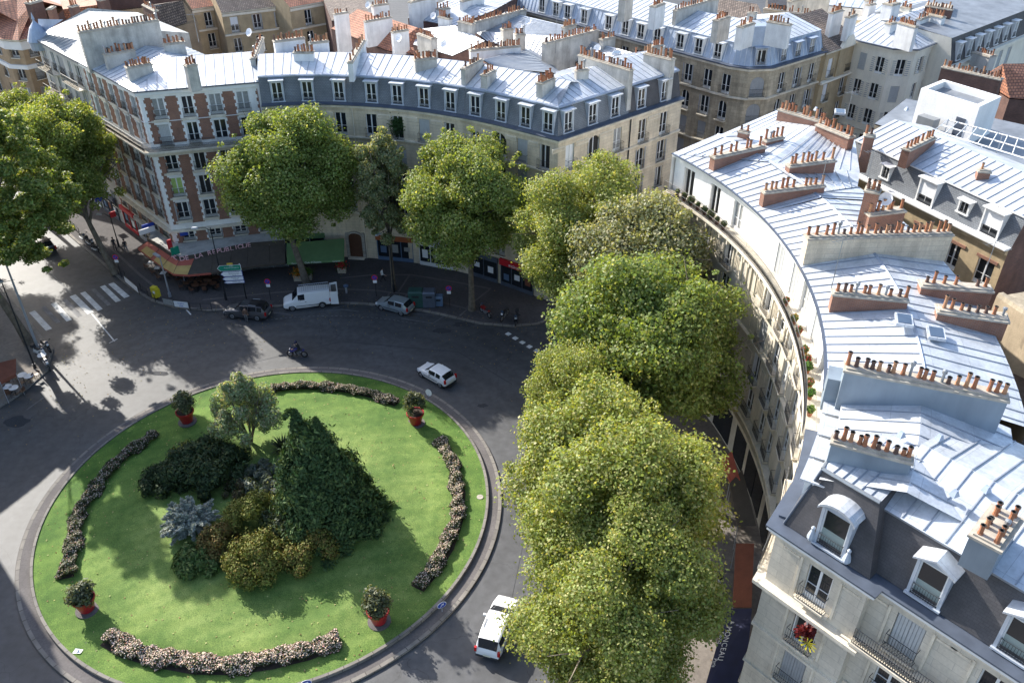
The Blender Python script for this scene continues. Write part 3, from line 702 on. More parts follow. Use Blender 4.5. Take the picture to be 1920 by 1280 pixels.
# --- curved stone row
SPT = [(-26.0, 87.0), (-24.2, 87.35), (-22.3, 87.6), (-20.1, 87.65), (-18.4, 87.6), (-16.7, 87.4), (-15, 87.12), (-13.3, 86.8), (-11.6, 86.35), (-9.9, 85.8), (-8.5, 85.3), (-7.1, 84.7), (-5.0, 83.7), (-3.3, 82.8), (-1.6, 81.75), (0, 80.65), (1.5, 79.6), (2.9, 78.6), (4.4, 77.5), (12.0, 84.15), (18.1, 89.5)]
SROWS = [(14.9, 2.45), (11.9, 2.35), (8.9, 2.35), (6.1, 2.2), (3.7, 1.7)]
MT = [(.25, 18.25), (.95, 21.0)]
def srow(B, P, pxs, dpx, seed, edit=None, slate='slate', wm='stone', z=20.0, rail=.12, kinds=None, dst='flat'):
    cols = pxcols(P, pxs, 16, 1.2)
    facade(B, P, 0, 18.2, cols, SROWS, wm, kinds or ['fr', 'fr', 'cur', 'open', 'shut', 'fold'], seed=seed, edit=edit, rail=rail)
    band(B, P, 17.9, 18.2, .3, 'trimstone'); band(B, P, 18.2, 18.36, .45, 'gutter', name='gutter'); band(B, P, 14.6, 14.85, .22); band(B, P, 11.7, 11.82, .08); band(B, P, 5.75, 6.0, .3)
    mb = MB('trimstone')
    for (a_, b_) in zip(cols, cols[1:]):
        if abs(a_[0] - b_[0]) < 1.9: continue
        m_ = (a_[0] + b_[0]) / 2
        mb = MB('trimstone'); mb.box(P.w(m_, .03, 17.2), (abs(a_[0] - b_[0]) - 1.5, .1, .45), 'trimstone', P.rz(m_)); mb.box(P.w(m_, .05, 17.2), (abs(a_[0] - b_[0]) - 1.7, .12, .25), wm, P.rz(m_)); mb.build('moulding', B)
    mb = MB(slate); sweep(mb, P, MT, slate); sweep(mb, P, [(-.3, 18.37), (.25, 18.38)], 'gutter'); mb.build('mansard', B)
    mb = MB('zincpale'); sweep(mb, P, [(.85, 21.0), (.85, 21.1), (4.8, 22.2), (9.6, 20.7)], ['zincblue', 'zincpale', 'zincpale'])
    seams(mb, P, .9, 21.1, 4.8, 22.2, .8, phase=0); seams(mb, P, 4.85, 22.19, 9.6, 20.7, .8, phase=0)
    backwall(mb, P, 9.6, 20.7, 'renderwhite'); ro = mb.build('roof', B)
    mb = MB('zincblue'); sweep(mb, P, [(.78, 20.86), (.72, 21.04), (.95, 21.08)], 'zincblue'); mb.build('flashing', B)
    for x in dpx: 
        u = P.find(x, 19.8); dormer(B, P, u, 18.45, 20.65, .3, 1.05, 1.95, 'fr', dst)
    return cols
P1 = Path(SPT[:6]); B = root('stone_building', V3(P1.p[0]), 'stone block with three slate roof dormers, touching the red brick corner block', 'building', 'curved row of stone blocks')
def e1(c, r):
    if r == 0: return dict(kind=['fr', 'shut', 'fr'][c], rail=.35)
    if r == 1 and c == 2: return dict(arch=True, w=1.5, rail=.3)
    if r == 4: return False
    return {}
srow(B, P1, (524, 580, 640), (519, 575, 633), 3, e1)
pstack(B, (551, 99), (588, 99), 22.8, 20.8, th=.7, m='chimneywhite', n=6, rows=2); pstack(B, (513, 79), (570, 72), 22.9, 19, th=.7, m='chimneywhite', n=10); pstack(B, (580, 82), (615, 78), 22.6, 19, th=.7, m='chimneywhite', n=7)
pstack(B, (656, 119), (681, 77), 22.7, 19.6, th=.5, m='chimneywhite', n=9)
P2 = Path(SPT[5:13]); B = root('stone_building', V3(P2.p[0]), 'stone block with four slate roof dormers and ivy filling one window', 'building', 'curved row of stone blocks')
def e2(c, r):
    if r == 0: return dict(kind=['fr', 'open', 'shut', 'open'][c], rail=.35)
    if r == 1 and c == 1: return dict(arch=True, w=1.5, rail=.3)
    if r == 4 and c < 2: return False
    return {}
srow(B, P2, (697, 746, 796, 843), (694, 742, 792, 841), 8, e2)
pstack(B, (776, 113), (817, 109), 23.0, 21, th=.9, m='chimneyrender', n=6, rows=2); pstack(B, (868, 131), (902, 113), 22.6, 20, th=.5, m='chimneyrender', n=9)
mb = MB('iron'); q = P1.w(P1.L - .02, .12, 0); mb.tube([V3(q, .2), V3(q, 18.2)], [.07, .07], 'trimstone', 6); mb.build('downpipe', B)
P3 = Path(SPT[12:20]); B = root('stone_building', V3(P3.p[6]), 'stone corner block with big arched windows and slate mansard pointing at the square', 'building', 'curved row of stone blocks')
def e3(c, r):
    if r == 0: return [dict(w=.9, kind='fr', rail=0, z=15.2, h=1.8), dict(arch=True, w=1.7, h=2.5, kind='fr', rail=.45), dict(kind='shut', rail=.35), dict(kind='open', rail=.35), dict(kind='blind', rail=.35), dict(arch=True, w=1.7, h=2.5, kind='open', rail=.45), dict(kind='cur', rail=.35)][c]
    if r == 1 and c in (1, 5): return dict(arch=True, w=1.5)
    if r == 1 and c in (2, 3): return dict(kind='shutg')
    return {}
srow(B, P3, (891, 936, 979, 1021, 1068, 1112, 1157), (888, 936, 982, 1025, 1068, 1115, 1158), 13, e3)
pstack(B, (907, 143), (925, 133), 22.6, 20.9, th=.7, n=5); pstack(B, (1011, 158), (1036, 147), 22.8, 20.9, th=.7, n=6, rows=2)
pstack(B, (1079, 134), (1102, 131), 22.4, 20.9, th=.5, n=5); pstack(B, (1088, 104), (1184, 133), 23.2, 20, th=.6, n=20, scale=1.1)
P4 = Path(SPT[19:]); B = root('stone_building', V3(P4.p[0]), 'narrow stone block with two dormers in its smooth dark mansard, on the side street', 'building', 'curved row of stone blocks')
srow(B, P4, (1204, 1244), (1208, 1252), 21, lambda c, r: dict(kind='fr', rail=.4) if r == 0 else (dict(arch=True) if r == 1 and c == 0 else {}), 'slatewarm')
mb = MB('stone'); roof_end(mb, P4, P4.L, [(0, 18.2), (.25, 18.25), (.95, 21.0), (4.8, 22.2), (9.6, 20.7)], 'stone'); mb.build('wall', B)
pstack(B, (1211, 101), (1262, 113), 23.4, 20.5, th=.8, n=10, scale=1.15, mix=BRICKPOT); pstack(B, (1220, 89), (1244, 86), 23.2, 20, th=.6, n=6, mix=BRICKPOT)
mb = MB('trimstone'); q = P3.w(P3.L - .02, .12, 0); mb.tube([V3(q, .2), V3(q, 18.2)], [.07, .07], 'iron', 6); mb.build('downpipe', B)

# --- white curved row on the right
def rrow(B, a0, a1, angs, seed, zt=21.0, zr=21.9, low=True, topwhite='renderwhite', ridge=4.5, back=9.2, seamd=True, style=0):
    P = Path(arc(37.5, a0, a1)); Pt = Path(arc(37.7, a0, a1))
    ang_u = lambda a_: (a0 - a_) / (a0 - a1) * P.L
    us = [(ang_u(a_), 1.25) for a_ in angs]
    facade(B, P, 0, 17.75, us, [(14.9, 2.1), (11.9, 2.3), (8.8, 2.3), (5.7, 2.2)], 'stonepale', ['fr', 'shutg', 'cur', 'fr', 'open'], seed=seed, rail=.3)
    facade(B, Pt, 17.9, zt, [(u * Pt.L / P.L, 1.35) for u, _ in us], [(17.95, 2.35)], topwhite, ['shut', 'fr', 'cur', 'open'], seed=seed + 1, rail=0, name='wall')
    band(B, P, 17.6, 17.9, .85, 'trimstone', name='balcony', back=.5); band(B, P, 17.2, 17.6, .3, 'trimstone'); railing(B, P, .05, P.L - .05, 17.9, .80, 1.0, step=.13)
    band(B, P, 11.55, 11.75, .25); band(B, P, 5.2, 5.5, .5); band(B, P, 3.9, 4.3, .3, 'trimstone')
    mb = MB('trimstone')
    for (u, _), (v, _) in zip(us, us[1:]):
        m_ = (u + v) / 2; w_ = abs(v - u) - 2.0
        for zz, hh in ((15.9, 1.6), (12.9, 1.7), (9.8, 1.7)):
            mb = MB('trimstone')
            for s in (-1, 1):
                mb.box(P.w(m_, .02, zz + s * hh / 2), (w_, .07, .08), 'trimstone', P.rz(m_)); mb.box(P.w(m_ + s * w_ / 2, .022, zz), (.08, .07, hh - .08), 'trimstone', P.rz(m_))
            if zz > 15:
                for q_ in range(int(w_ / .22)): mb.box(P.w(m_ - w_ / 2 + .15 + q_ * .22, .02, zz), (.07, .06, 1.1), 'trimstone', P.rz(m_))
            mb.build('moulding', B)
    for u, _ in us:
        for s in (-1, 1):
            mb = MB('trimstone'); mb.box(P.w(u + s * .78, .05, 16.05), (.2, .14, 2.2), 'trimstone', P.rz(u)); mb.build('pilaster', B)
            mb = MB('trimstone'); mb.box(P.w(u + s * .6, .35, 17.4), (.14, .8, .35), 'trimstone', P.rz(u)); mb.build('bracket', B)
    for u, _ in us:   # shopfronts between stone piers
        mb = MB('interior'); mb.box(P.w(u, .0, 2.1), (2.2, .16, 3.4), 'glass', P.rz(u)); mb.box(P.w(u, .05, 3.85), (2.6, .25, .1), 'framewhite', P.rz(u))
        mb.build('shopfront', B)
    mb = MB('zinc'); sweep(mb, P, [(-.25, zt + .02), (-.25, zt + .12), (ridge, zr), (back, zt + .2)], ['zincdark', 'zincpale', 'zinc'])
    if seamd: seams(mb, P, -.2, zt + .13, ridge, zr, .8, phase=0); seams(mb, P, ridge + .05, zr - .01, back, zt + .2, .8, phase=0)
    sweep(mb, P, [(ridge - .12, zr - .02), (ridge, zr + .07), (ridge + .12, zr - .02)], 'zincblue'); backwall(mb, P, back, zt + .2, 'brickyellow'); mb.build('roof', B)
    band(B, P, zt - .18, zt + .0, .2, 'framewhite'); mb = MB('gutter'); sweep(mb, P, [(-.26, zt + .03), (-.36, zt + .10), (-.36, zt + .16), (-.2, zt + .16)], 'gutter'); mb.build('gutter', B)
    return P
B = root('white_building', V3(pol(37.5, 30.7)), 'white curved block with red brick chimneys, its balcony starting at the side street', 'building', 'curved white row')
PR1 = rrow(B, 30.7, 11.9, (27.8, 22.4, 17.4, 12.9), 31)
mb = MB('renderwhite'); mb.build('wall', B) if mb.f else None
for q in (((1336, 296), (1431, 275), 22.7, 10, 'brick', .6), ((1433, 265), (1466, 258), 22.9, 5, 'brick', .5), ((1477, 312), (1563, 301), 22.9, 9, 'brick', .6), ((1430, 361), (1543, 348), 22.8, 11, 'brick', .55)):
    pstack(B, q[0], q[1], q[2], 21, th=q[5], n=q[3], m=q[4], mix=BRICKPOT, scale=1.05)
# wing along the side street behind the curved end
WP = Path([(24.9, 76.3), (13.25, 67.0)]); 
mb = MB('renderwhite'); 
NE = [(13.25, 67.0), (24.9, 76.3)]
mb.face([V3(NE[1], 0), V3(NE[0], 0), V3(NE[0], 21.0), V3(NE[1], 21.0)], 'renderwhite'); mb.build('wall', B)
mb = MB('zincpale')
def fac(pts, m='zincpale', nseam=0, along=0): 
    q = [V3(at(x, y, z), z) for x, y, z in pts]; mb.face(q, m)
    if nseam and len(q) == 4:
        if along: q = q[1:] + q[:1]
        for i in range(1, nseam):
            t = i / nseam; a_ = q[0].lerp(q[1], t); b_ = q[3].lerp(q[2], t); mb.tube([a_ + Vector((0, 0, .02)), b_ + Vector((0, 0, .02))], [.035, .035], 'seam', 3, False)
fac([(1266, 289, 21.15), (1440, 303, 21.95), (1545, 228, 21.95), (1468, 202, 21.15)], 'zincpale', 10)
fac([(1440, 303, 21.95), (1545, 228, 21.95), (1603, 262, 21.3), (1612, 322, 21.3)], 'zinc', 9, 1)
fac([(1440, 303, 21.97), (1526, 362, 21.97), (1608, 350, 21.3), (1612, 322, 21.3)], 'zinc', 7, 1)
mb.build('roof', B)
pstack(B, (1462, 206), (1548, 231), 22.9, 20.5, th=.6, n=13, m='brick', mix=BRICKPOT, scale=1.1); pstack(B, (1535, 234), (1597, 259), 23.1, 20.5, th=.7, n=8, m='brick', mix=BRICKPOT, scale=1.1); pstack(B, (1386, 246), (1404, 250), 22.9, 20.9, th=.6, n=2, m='brick')
pstack(B, (1621, 254), (1640, 256), 23.0, 20, th=.7, n=2, m='brick'); pstack(B, (1623, 355), (1650, 360), 24.2, 20, th=.9, n=3, rows=2, m='brick'); pstack(B, (1625, 402), (1692, 394), 22.7, 19, th=.7, n=8, m='brick', mix=BRICKPOT)
B = root('white_building', V3(pol(37.5, 11.9)), 'short white curved block ending at the long yellow stone chimney wall', 'building', 'curved white row')
rrow(B, 11.9, 1.0, (11.6, 6.6, 2.2), 33)
B = root('white_building', V3(pol(37.5, 1.0)), 'white curved block with potted geraniums on its balcony', 'building', 'curved white row')
PR3 = rrow(B, 1.0, -20.3, (-1.2, -6.2, -11.3, -16.4), 37)
pstack(B, (1512, 445), (1782, 438), 23.0, 20.6, th=.7, n=25, m='stone', scale=1.0); pstack(B, (1561, 549), (1701, 562), 22.8, 21, th=.6, n=11, m='brick')
pstack(B, (1725, 533), (1858, 543), 22.5, 20.6, th=.8, n=7, m='brick'); pstack(B, (1757, 580), (1888, 598), 22.5, 20.6, th=.9, n=8, m='brick')
pstack(B, (1584, 688), (1888, 745), 23.3, 20.8, th=.8, n=21, m='zincclad')
mb = MB('zincclad'); mb.box(V3(pol(38.0, -20.6), 21.4), (1.6, 1.2, 2.0), 'zincclad', R_(-20)); mb.build('parapet', B)
# --- corner building bottom right: arc piece, pavilion and street wing
B = root('corner_building', (12.3, 28.6, 0), 'pale stone corner block with an arched zinc dormer on its slate corner pavilion', 'building')
PA = Path(arc(37.3, -20.3, -31.2)); us = [(PA.L * k / 4 + 1.0, 1.2) for k in range(4)]
facade(B, PA, 0, 18.2, us, [(14.9, 2.1), (11.9, 2.2), (8.8, 2.2), (5.7, 2.2), (1, 3.2)], 'stonepale', ['fr', 'shutg', 'fr'], seed=41, rail=.3)
band(B, PA, 17.9, 18.2, .3); band(B, PA, 18.2, 18.38, .5, 'gutter', name='gutter'); band(B, PA, 14.3, 14.6, .9, 'trimstone', name='balcony'); railing(B, PA, .1, PA.L - .1, 14.6, .85); band(B, PA, 5.2, 5.5, .5)
mb = MB('slatewarm'); sweep(mb, PA, [(.25, 18.3), (.9, 21.2)], 'slatewarm'); mb.build('mansard', B)
mb = MB('zincpale'); sweep(mb, PA, [(.8, 21.2), (.8, 21.3), (4.3, 22.2), (8.6, 21.2)], ['zincdark', 'zincpale', 'zinc']); seams(mb, PA, .85, 21.32, 4.3, 22.2, .8, phase=0); seams(mb, PA, 4.35, 22.19, 8.6, 21.2, .8, phase=0); backwall(mb, PA, 8.6, 21.2, 'brickdark'); mb.build('roof', B)
for k in range(4): dormer(B, PA, us[k][0], 18.4, 20.9, .25, 1.1, 1.9, 'blind', 'flat', 'framewhite', 'zincpale')
C0 = Vector((12.55, 28.35)); TD = Vector((.655, -.755)).normalized(); ND = Vector((TD.y, -TD.x))
def sp(u, out=0.0): return C0 + TD * u + ND * out
PV = Path([pol(37.3, -26.6), C0, sp(4.75), sp(4.75, -4.4)])
PS = Path([sp(4.75, -.55), sp(22, -.55)])
vr = [(15.0, 2.2), (11.8, 2.2), (8.7, 2.2), (5.6, 2.2)]
facade(B, PV, 0, 18.0, [(PV.cum[1] + 2.55, 1.25)], vr, 'stonepale', seed=43, kinds=['fr'], rail=.3, edit=lambda c, r: dict(kind=['fr', 'open', 'shutg', 'fr'][r]))
facade(B, PS, 0, 18.0, [(u, 1.3) for u in (1.9, 5.6, 9.3, 13.0, 16.5)], vr, 'stonepale', seed=44, rail=.3, edit=lambda c, r: dict(kind=['shut', 'fr', 'fr', 'shutg', 'fr'][c]) if r == 0 else (dict(kind=['fr', 'half', 'fr', 'fr', 'fr'][c])))
for PP, nm in ((PV, 0), (PS, 1)):
    band(B, PP, 17.6, 17.9, .22); band(B, PP, 17.9, 18.12, .42, 'framewhite'); band(B, PP, 18.12, 18.26, .48, 'gutter', name='gutter'); band(B, PP, 14.0, 14.15, .3); band(B, PP, 10.9, 11.1, .12); band(B, PP, 7.9, 8.0, .1)
band(B, PV, 14.15, 14.45, .5, 'trimstone'); band(B, PS, 14.45, 14.7, .95, 'trimstone', name='balcony'); railing(B, PS, .1, PS.L, 14.7, .88)
for PP, cs in ((PV, [PV.cum[1] + 2.55]), (PS, [1.9, 5.6, 9.3, 13.0])):
    for u in cs:
        for zz in (15.0, 11.8, 8.7):
            mb = MB('trimstone')
            for s in (-1, 1): mb.box(PP.w(u + s * 1.0, .03, zz + 1.1), (.12, .08, 2.5), 'trimstone', PP.rz(u)); mb.box(PP.w(u + s * 1.55, .03, zz + 2.2), (.85, .09, .1), 'trimstone', PP.rz(u))
            mb.box(PP.w(u, .08, zz - .12), (1.8, .3, .14), 'trimstone', PP.rz(u)); mb.build('window_surround', B)
mb = MB('slatewarm'); sweep(mb, PV, [(.2, 18.3), (1.1, 21.7)], 'slatewarm'); mb.build('mansard', B)
PR_ = Path([sp(3.2, -.55), sp(22, -.55)]); mb = MB('slatewarm'); sweep(mb, PR_, [(.2, 18.3), (1.0, 21.1)], 'slatewarm'); mb.build('mansard', B)
mb = MB('zincpale')
tops = [PV.w(u, -1.1, 21.7) for u in PV.cum]; cbk = [tops[3] + Vector((0, 0, .5)), V3(sp(1.2, -4.4), 22.2)]
mb.face([tops[1], tops[2], cbk[0], cbk[1]], 'zincpale'); mb.face([tops[0], tops[1], cbk[1]], 'zincpale'); 
for i in range(1, 6): t = i / 6; mb.tube([tops[1].lerp(tops[2], t) + Vector((0, 0, .03)), cbk[1].lerp(cbk[0], t) + Vector((0, 0, .03))], [.03, .03], 'seam', 3, False)
sweep(mb, PR_, [(.9, 21.1), (.9, 21.2), (4.6, 22.4), (10, 21)], ['zincdark', 'zincpale', 'zinc']); seams(mb, PR_, .95, 21.22, 4.6, 22.4, .95); seams(mb, PR_, 4.65, 22.4, 10, 21, .95)
mb.face([cbk[1], cbk[0], V3(sp(4.75, -10), 21), V3(sp(3.5, -8.2), 21.2)], 'zinc'); mb.face([tops[0], cbk[1], V3(pol(41.6, -29), 22.22), V3(pol(41.6, -26.6), 22.2)], 'zincpale')
backwall(mb, PS, 10, 21, 'brickdark'); mb.build('roof', B)
mb = MB('zincdark'); mb.tube([tops[1], tops[2]], [.09, .09], 'metalgrey', 6); mb.tube([tops[0], tops[1]], [.09, .09], 'metalgrey', 6); mb.tube([tops[1], PV.w(PV.cum[1], -.2, 18.3)], [.06, .06], 'gutter', 6); mb.build('flashing', B)
dormer(B, PV, PV.cum[1] + 2.5, 18.35, 20.9, .2, 1.25, 2.2, 'plain', 'arch', 'zincframe', 'zincpale', slope=.22)
for u in (1.9, 5.6, 9.3, 13.0): dormer(B, PS, u, 18.35, 20.6, .2, 1.2, 2.0, 'plain', 'gable', 'zincframe', 'zincpale', slope=.28)
pstack(B, (1560, 825), (1710, 863), 22.8, 21, th=.55, n=11, m='zincclad'); a_, b_ = at(1846, 1020, 22.9), at(1888, 962, 22.9); stack(B, a_, b_, 21.3, 22.9, 1.15, 'zincclad', 5, 2)
# roof hatches / vents on the right roofs
for p in ((1690, 815), (1762, 820), (1790, 925), (1850, 917), (1700, 205), (1530, 205)):
    q = at(*p, 22.4); mb = MB('zincpale'); mb.box((q.x, q.y, 22.45), (.35, .3, .3), 'zincblue', .4, (.3, .6)); mb.build('roof_vent', B)
# ---------------------------------------------------------------- roofs and blocks behind the square
def facets(name, label, fl, wall='render', group=None, cat='building', base=0.0, wallname='wall', eave=.12, chim=(), wins=(), rname='roof'):
    """fl: list of (pts[(px,py,z)], material, seam count, seam direction). Walls drop from the outer edges."""
    allp = {}; B = None; edges = {}
    for pts, m, ns, al in fl:
        q = [V3(at(*p[:2], p[2]), p[2]) for p in pts]
        if B is None: B = root(name, (q[0].x, q[0].y, 0), label, cat, group)
        mb = MB(m); mb.face(q, m)
        if ns and len(q) == 4:
            k = q[1:] + q[:1] if al else q
            for i in range(1, ns):
                t = i / ns; mb.tube([k[0].lerp(k[1], t) + Vector((0, 0, .02)), k[3].lerp(k[2], t) + Vector((0, 0, .02))], [.04, .04], 'seam', 3, False)
        mb.build(rname, B)
        for i in range(len(pts)):
            a, b = tuple(pts[i]), tuple(pts[(i + 1) % len(pts)]); key = tuple(sorted((a, b))); edges.setdefault(key, []).append((q[i], q[(i + 1) % len(pts)]))
    w = MB(wall)
    for key, lst in edges.items():
        if len(lst) == 1:
            a, b = lst[0]; a = a - Vector((0, 0, eave)); b = b - Vector((0, 0, eave)); w.face([Vector((a.x, a.y, base)), Vector((b.x, b.y, base)), b, a], wall)
    w.build(wallname, B)
    for c in chim: pstack(B, c[0], c[1], c[2], c[3], th=c[4], n=c[5], m=c[6])
    return B
SE = True
# brick house with red tiles and white firewalls
B = facets('brick_house', 'brown brick house with a red tile roof and white firewalls behind the curved row', [([(621, 54, 17), (727, 95, 17), (782, 52, 19.6), (671, 17, 19.6)], 'tile', 0, 0), ([(727, 95, 17.02), (790, 104, 17.02), (812, 60, 19.0), (782, 52, 19.6)], 'tile', 0, 0)], 'brickdark')
def fin(B, p1, p2, zt, zb, th, m, n): return pstack(B, p1, p2, zt, zb, h=1.2, th=th, m=m, n=n)
fin(B, (627, 28), (652, 24), 20.4, 14, .6, 'chimneywhite', 5); fin(B, (684, 42), (733, 33), 20.4, 14, .6, 'chimneywhite', 9); fin(B, (735, 62), (764, 57), 19.8, 15, .6, 'chimneywhite', 7); fin(B, (698, 12), (727, 8), 20.8, 14, .8, 'chimneywhite', 7)
HP = Path([at(621, 55, 16.9), at(700, 86, 16.9)])
for u in (3.0, 7.2, 11.0): put_window(B, HP.w(u, .06, 13.6), HP.rz(u), win_proto(1.1, 1.9, 'fr', rail=0))
B = facets('zinc_roofed_house', 'house with a broad pale zinc roof and white chimney walls along the top edge', [([(765, 33, 19), (850, 50, 18.6), (925, 20, 20.2), (838, 0, 20.6)], 'zincpale', 12, 0), ([(925, 20, 20.2), (838, 0, 20.6), (870, -18, 19.6), (975, -8, 19.6)], 'zincpale', 12, 1)], 'brickdark', chim=[((768, 6), (818, -6), 21.4, 17, .6, 9, 'chimneywhite'), ((865, 4), (905, -6), 21.6, 18, .6, 8, 'chimneywhite'), ((820, 19), (842, 16), 20.6, 18, .8, 5, 'chimneywhite')])
B = facets('zinc_roofed_house', 'low zinc roofed house with brick sides squeezed between taller chimney walls', [([(808, 93, 18.2), (848, 105, 18.2), (909, 77, 19.8), (853, 48, 20.2)], 'zincpale', 9, 0), ([(808, 93, 18.2), (853, 48, 20.2), (785, 55, 18.6), (775, 84, 18)], 'zinc', 7, 1)], 'brickdark', chim=[((787, 64), (814, 74), 19.9, 16, .9, 9, 'chimneyrender'), ((824, 32), (845, 37), 20.6, 17, .6, 7, 'chimneywhite')])
B = facets('zinc_roofed_house', 'wide zinc roofed house with skylights and a very long row of chimney pots', [([(889, 59, 18.6), (913, 77, 18.3), (1024, 112, 18.3), (1060, 70, 20.3)], 'zincpale', 17, 1), ([(889, 59, 18.6), (1060, 70, 20.3), (1110, 60, 19.4), (948, 22, 19.8)], 'zincpale', 15, 1)], 'brickdark',
    chim=[((887, 44), (984, 19), 21.2, 17, .6, 23, 'chimneyrender'), ((861, 41), (888, 47), 21.0, 17, .6, 8, 'chimneyrender'), ((941, 57), (960, 55), 21.4, 18, .9, 5, 'chimneyrender'), ((966, 66), (984, 65), 21.2, 18, .9, 5, 'chimneyrender'), ((881, 96), (975, 87), 20.7, 14, .7, 22, 'chimneywhite'), ((1056, 53), (1078, 47), 21, 17, .5, 8, 'chimneyrender')])
B = facets('zinc_roofed_house', 'courtyard house with dark weathered zinc roof behind the arched window block', [([(905, 112, 20.9), (930, 127, 21.3), (1040, 137, 21.3), (983, 93, 19.6)], 'zincdark', 14, 0), ([(983, 93, 19.6), (1040, 137, 21.3), (1050, 134, 19.0), (1000, 92, 18.2)], 'zincdark', 0, 0)], 'brickdark')
B = facets('zinc_roofed_house', 'zinc roofed courtyard house with dark red walls and tall rusty pots', [([(1054, 112, 18.2), (1165, 122, 20.2), (1207, 105, 20.6), (1095, 74, 20.4)], 'zincpale', 12, 1), ([(1207, 105, 20.6), (1165, 122, 20.2), (1190, 132, 21.2), (1262, 128, 21.0)], 'zinc', 6, 1)], 'brickdark', chim=[((1020, 83), (1119, 58), 21.4, 12, .7, 23, 'chimneyrender'), ((1127, 76), (1151, 71), 21.2, 16, .6, 8, 'chimneyrender'), ((1190, 106), (1224, 98), 22, 18, .5, 5, 'chimneyrender')])
# tan houses top left
def simple_block(name, label, P, zg, prof, roofm, wm, rows, sp=3.0, seed=0, w=1.15, kinds=None, closed_depth=10, rail=.12, group=None, ends=True, gut=True, seam=0, frame='framewhite', edit=None, off=1.5, roofmats=None):
    B = root(name, V3(P.p[0]), label, 'building', group)
    cols = []
    for i, (t, L) in enumerate(P.seg):
        n = max(1, int((L - .6) / sp)) if L > 2.2 else 0
        for k in range(n): cols.append((P.cum[i] + L * (k + .5) / n, w))
    facade(B, P, 0, zg, cols, rows, wm, kinds or ['fr', 'cur', 'shut', 'fr'], seed=seed, rail=rail, frame=frame, edit=edit)
    mb = MB(roofm); rm = roofmats or [roofm] * (len(prof) - 1); sweep(mb, P, prof, rm)
    if seam:
        for (o0, z0), (o1, z1), m in zip(prof, prof[1:], rm):
            if 'zinc' in m and o1 - o0 > .8: seams(mb, P, o0, z0, o1, z1, seam)
    if ends:
        roof_end(mb, P, 0, prof, wm, True); roof_end(mb, P, P.L, prof, wm)
    backwall(mb, P, prof[-1][0], prof[-1][1], wm); mb.build('roof', B)
    if gut: band(B, P, zg - .25, zg + .0, .3, 'trimstone'); 
    return B, cols
TRO = [(15.2, 2.0), (12.2, 2.0), (9.2, 2.0), (6.2, 2.0), (2.6, 2.0)]
P = Path([at(-95, 25, 17.6), at(4, 73, 17.6), at(36, 75, 17.6), at(74, 67, 17.6), at(96, 40, 17.6)])
B, _ = simple_block('tan_house', 'tan brick corner house with a tiled hip roof at the far left', P, 17.6, [(-.4, 17.65), (6.2, 21.2), (11, 19)], 'tile', 'bricktan', TRO, 4.2, 51, ends=False)
band(B, P, 16.2, 17.3, .08, 'framewhite'); band(B, P, 13.7, 14.3, .3, 'framewhite'); pstack(B, (52, 8), (75, 2), 22.6, 18, th=1, m='brickdark', n=4)
P = Path([at(120, 58, 17.2), at(215, 22, 17.2)])
B = facets('tan_house', 'red tiled house with small chimneys behind the grey building', [([(70, 60, 18.4), (152, 38, 18.4), (195, 8, 21), (118, 18, 21)], 'tile', 0, 0), ([(118, 18, 21), (195, 8, 21), (205, -14, 18), (110, -8, 18)], 'tile', 0, 0)], 'brickdark', chim=[((92, 19), (100, 14), 22, 18, .6, 2, 'brick'), ((131, 14), (145, 11), 22.4, 18, .8, 4, 'brickdark'), ((184, 2), (200, -2), 22.4, 18, .8, 5, 'brickdark')])
B = facets('tan_house', 'house with dark brown ribbed tiles above the long grey chimney wall', [([(170, 48, 18.4), (292, 50, 18.0), (270, 13, 20.6), (178, 24, 20.8)], 'tilebrown', 0, 0), ([(292, 50, 18.0), (302, 58, 17.0), (369, 37, 17.0), (343, 1, 20.0), (288, 9, 20.0), (270, 13, 20.6)], 'tilebrown', 0, 0)], 'bricktan', chim=[((270, 10), (293, 22), 21.6, 17, .5, 6, 'brickdark')])
B = facets('tan_house', 'long red tiled house along the top edge of the view, left of the ochre fronts', [([(150, 20, 17), (345, -2, 17), (330, -22, 19.6), (160, 0, 19.6)], 'tile', 0, 0)], 'brickdark')
P = Path([at(300, 60, 17.0), at(367, 39, 17.0)]); B, _ = simple_block('tan_house', 'small pale house with a blank wall and one shutter, beside the ochre fronts', P, 16.9, [(.05, 16.9), (.06, 16.95)], 'bricktan', 'bricktan', [(13, 2.2)], 4, 5, rail=0, kinds=['shut'], ends=False, gut=False)
def ochre(p0, p1, z, lab, seed, wm='brickyellow', tile='tilebrown', n=3.1):
    P = Path([at(*p0, z), at(*p1, z)])
    B, cols = simple_block('ochre_house', lab, P, z, [(-.4, z + .05), (4.6, z + 2.4), (9.5, z)], tile, wm, [(z - 3.0, 2.2), (z - 6.1, 2.2), (z - 9.2, 2.2), (z - 12.3, 2.2)], n, seed, rail=.45, group='ochre fronts at the top', kinds=['fr', 'fr', 'half', 'fold'])
    band(B, P, z - 3.5, z - 3.2, .25, 'rendercream'); band(B, P, z - .7, z - .3, .12, 'rendercream'); return B
ochre((358, 17), (414, 9), 17, 'ochre house with a red tile roof, leftmost of the three fronts', 61, 'brickyellow', 'tile')
ochre((414, 24), (541, 9), 17, 'ochre house with a broad brown tile roof and four window bays', 62)
ochre((541, 14), (608, 2), 17.6, 'ochre house with an arched gable end, rightmost of the three fronts', 63, 'brickyellow', 'tile')
P = Path([at(605, 98, 12), at(628, 90, 12), at(690, 30, 14)]); 
B = facets('brick_house', 'tall brown brick side wall with a stone pilaster, at the top beside the ochre fronts', [([(604, -6, 18), (622, 40, 17), (690, 22, 18), (680, -20, 18)], 'tilebrown', 0, 0)], 'brickdark')

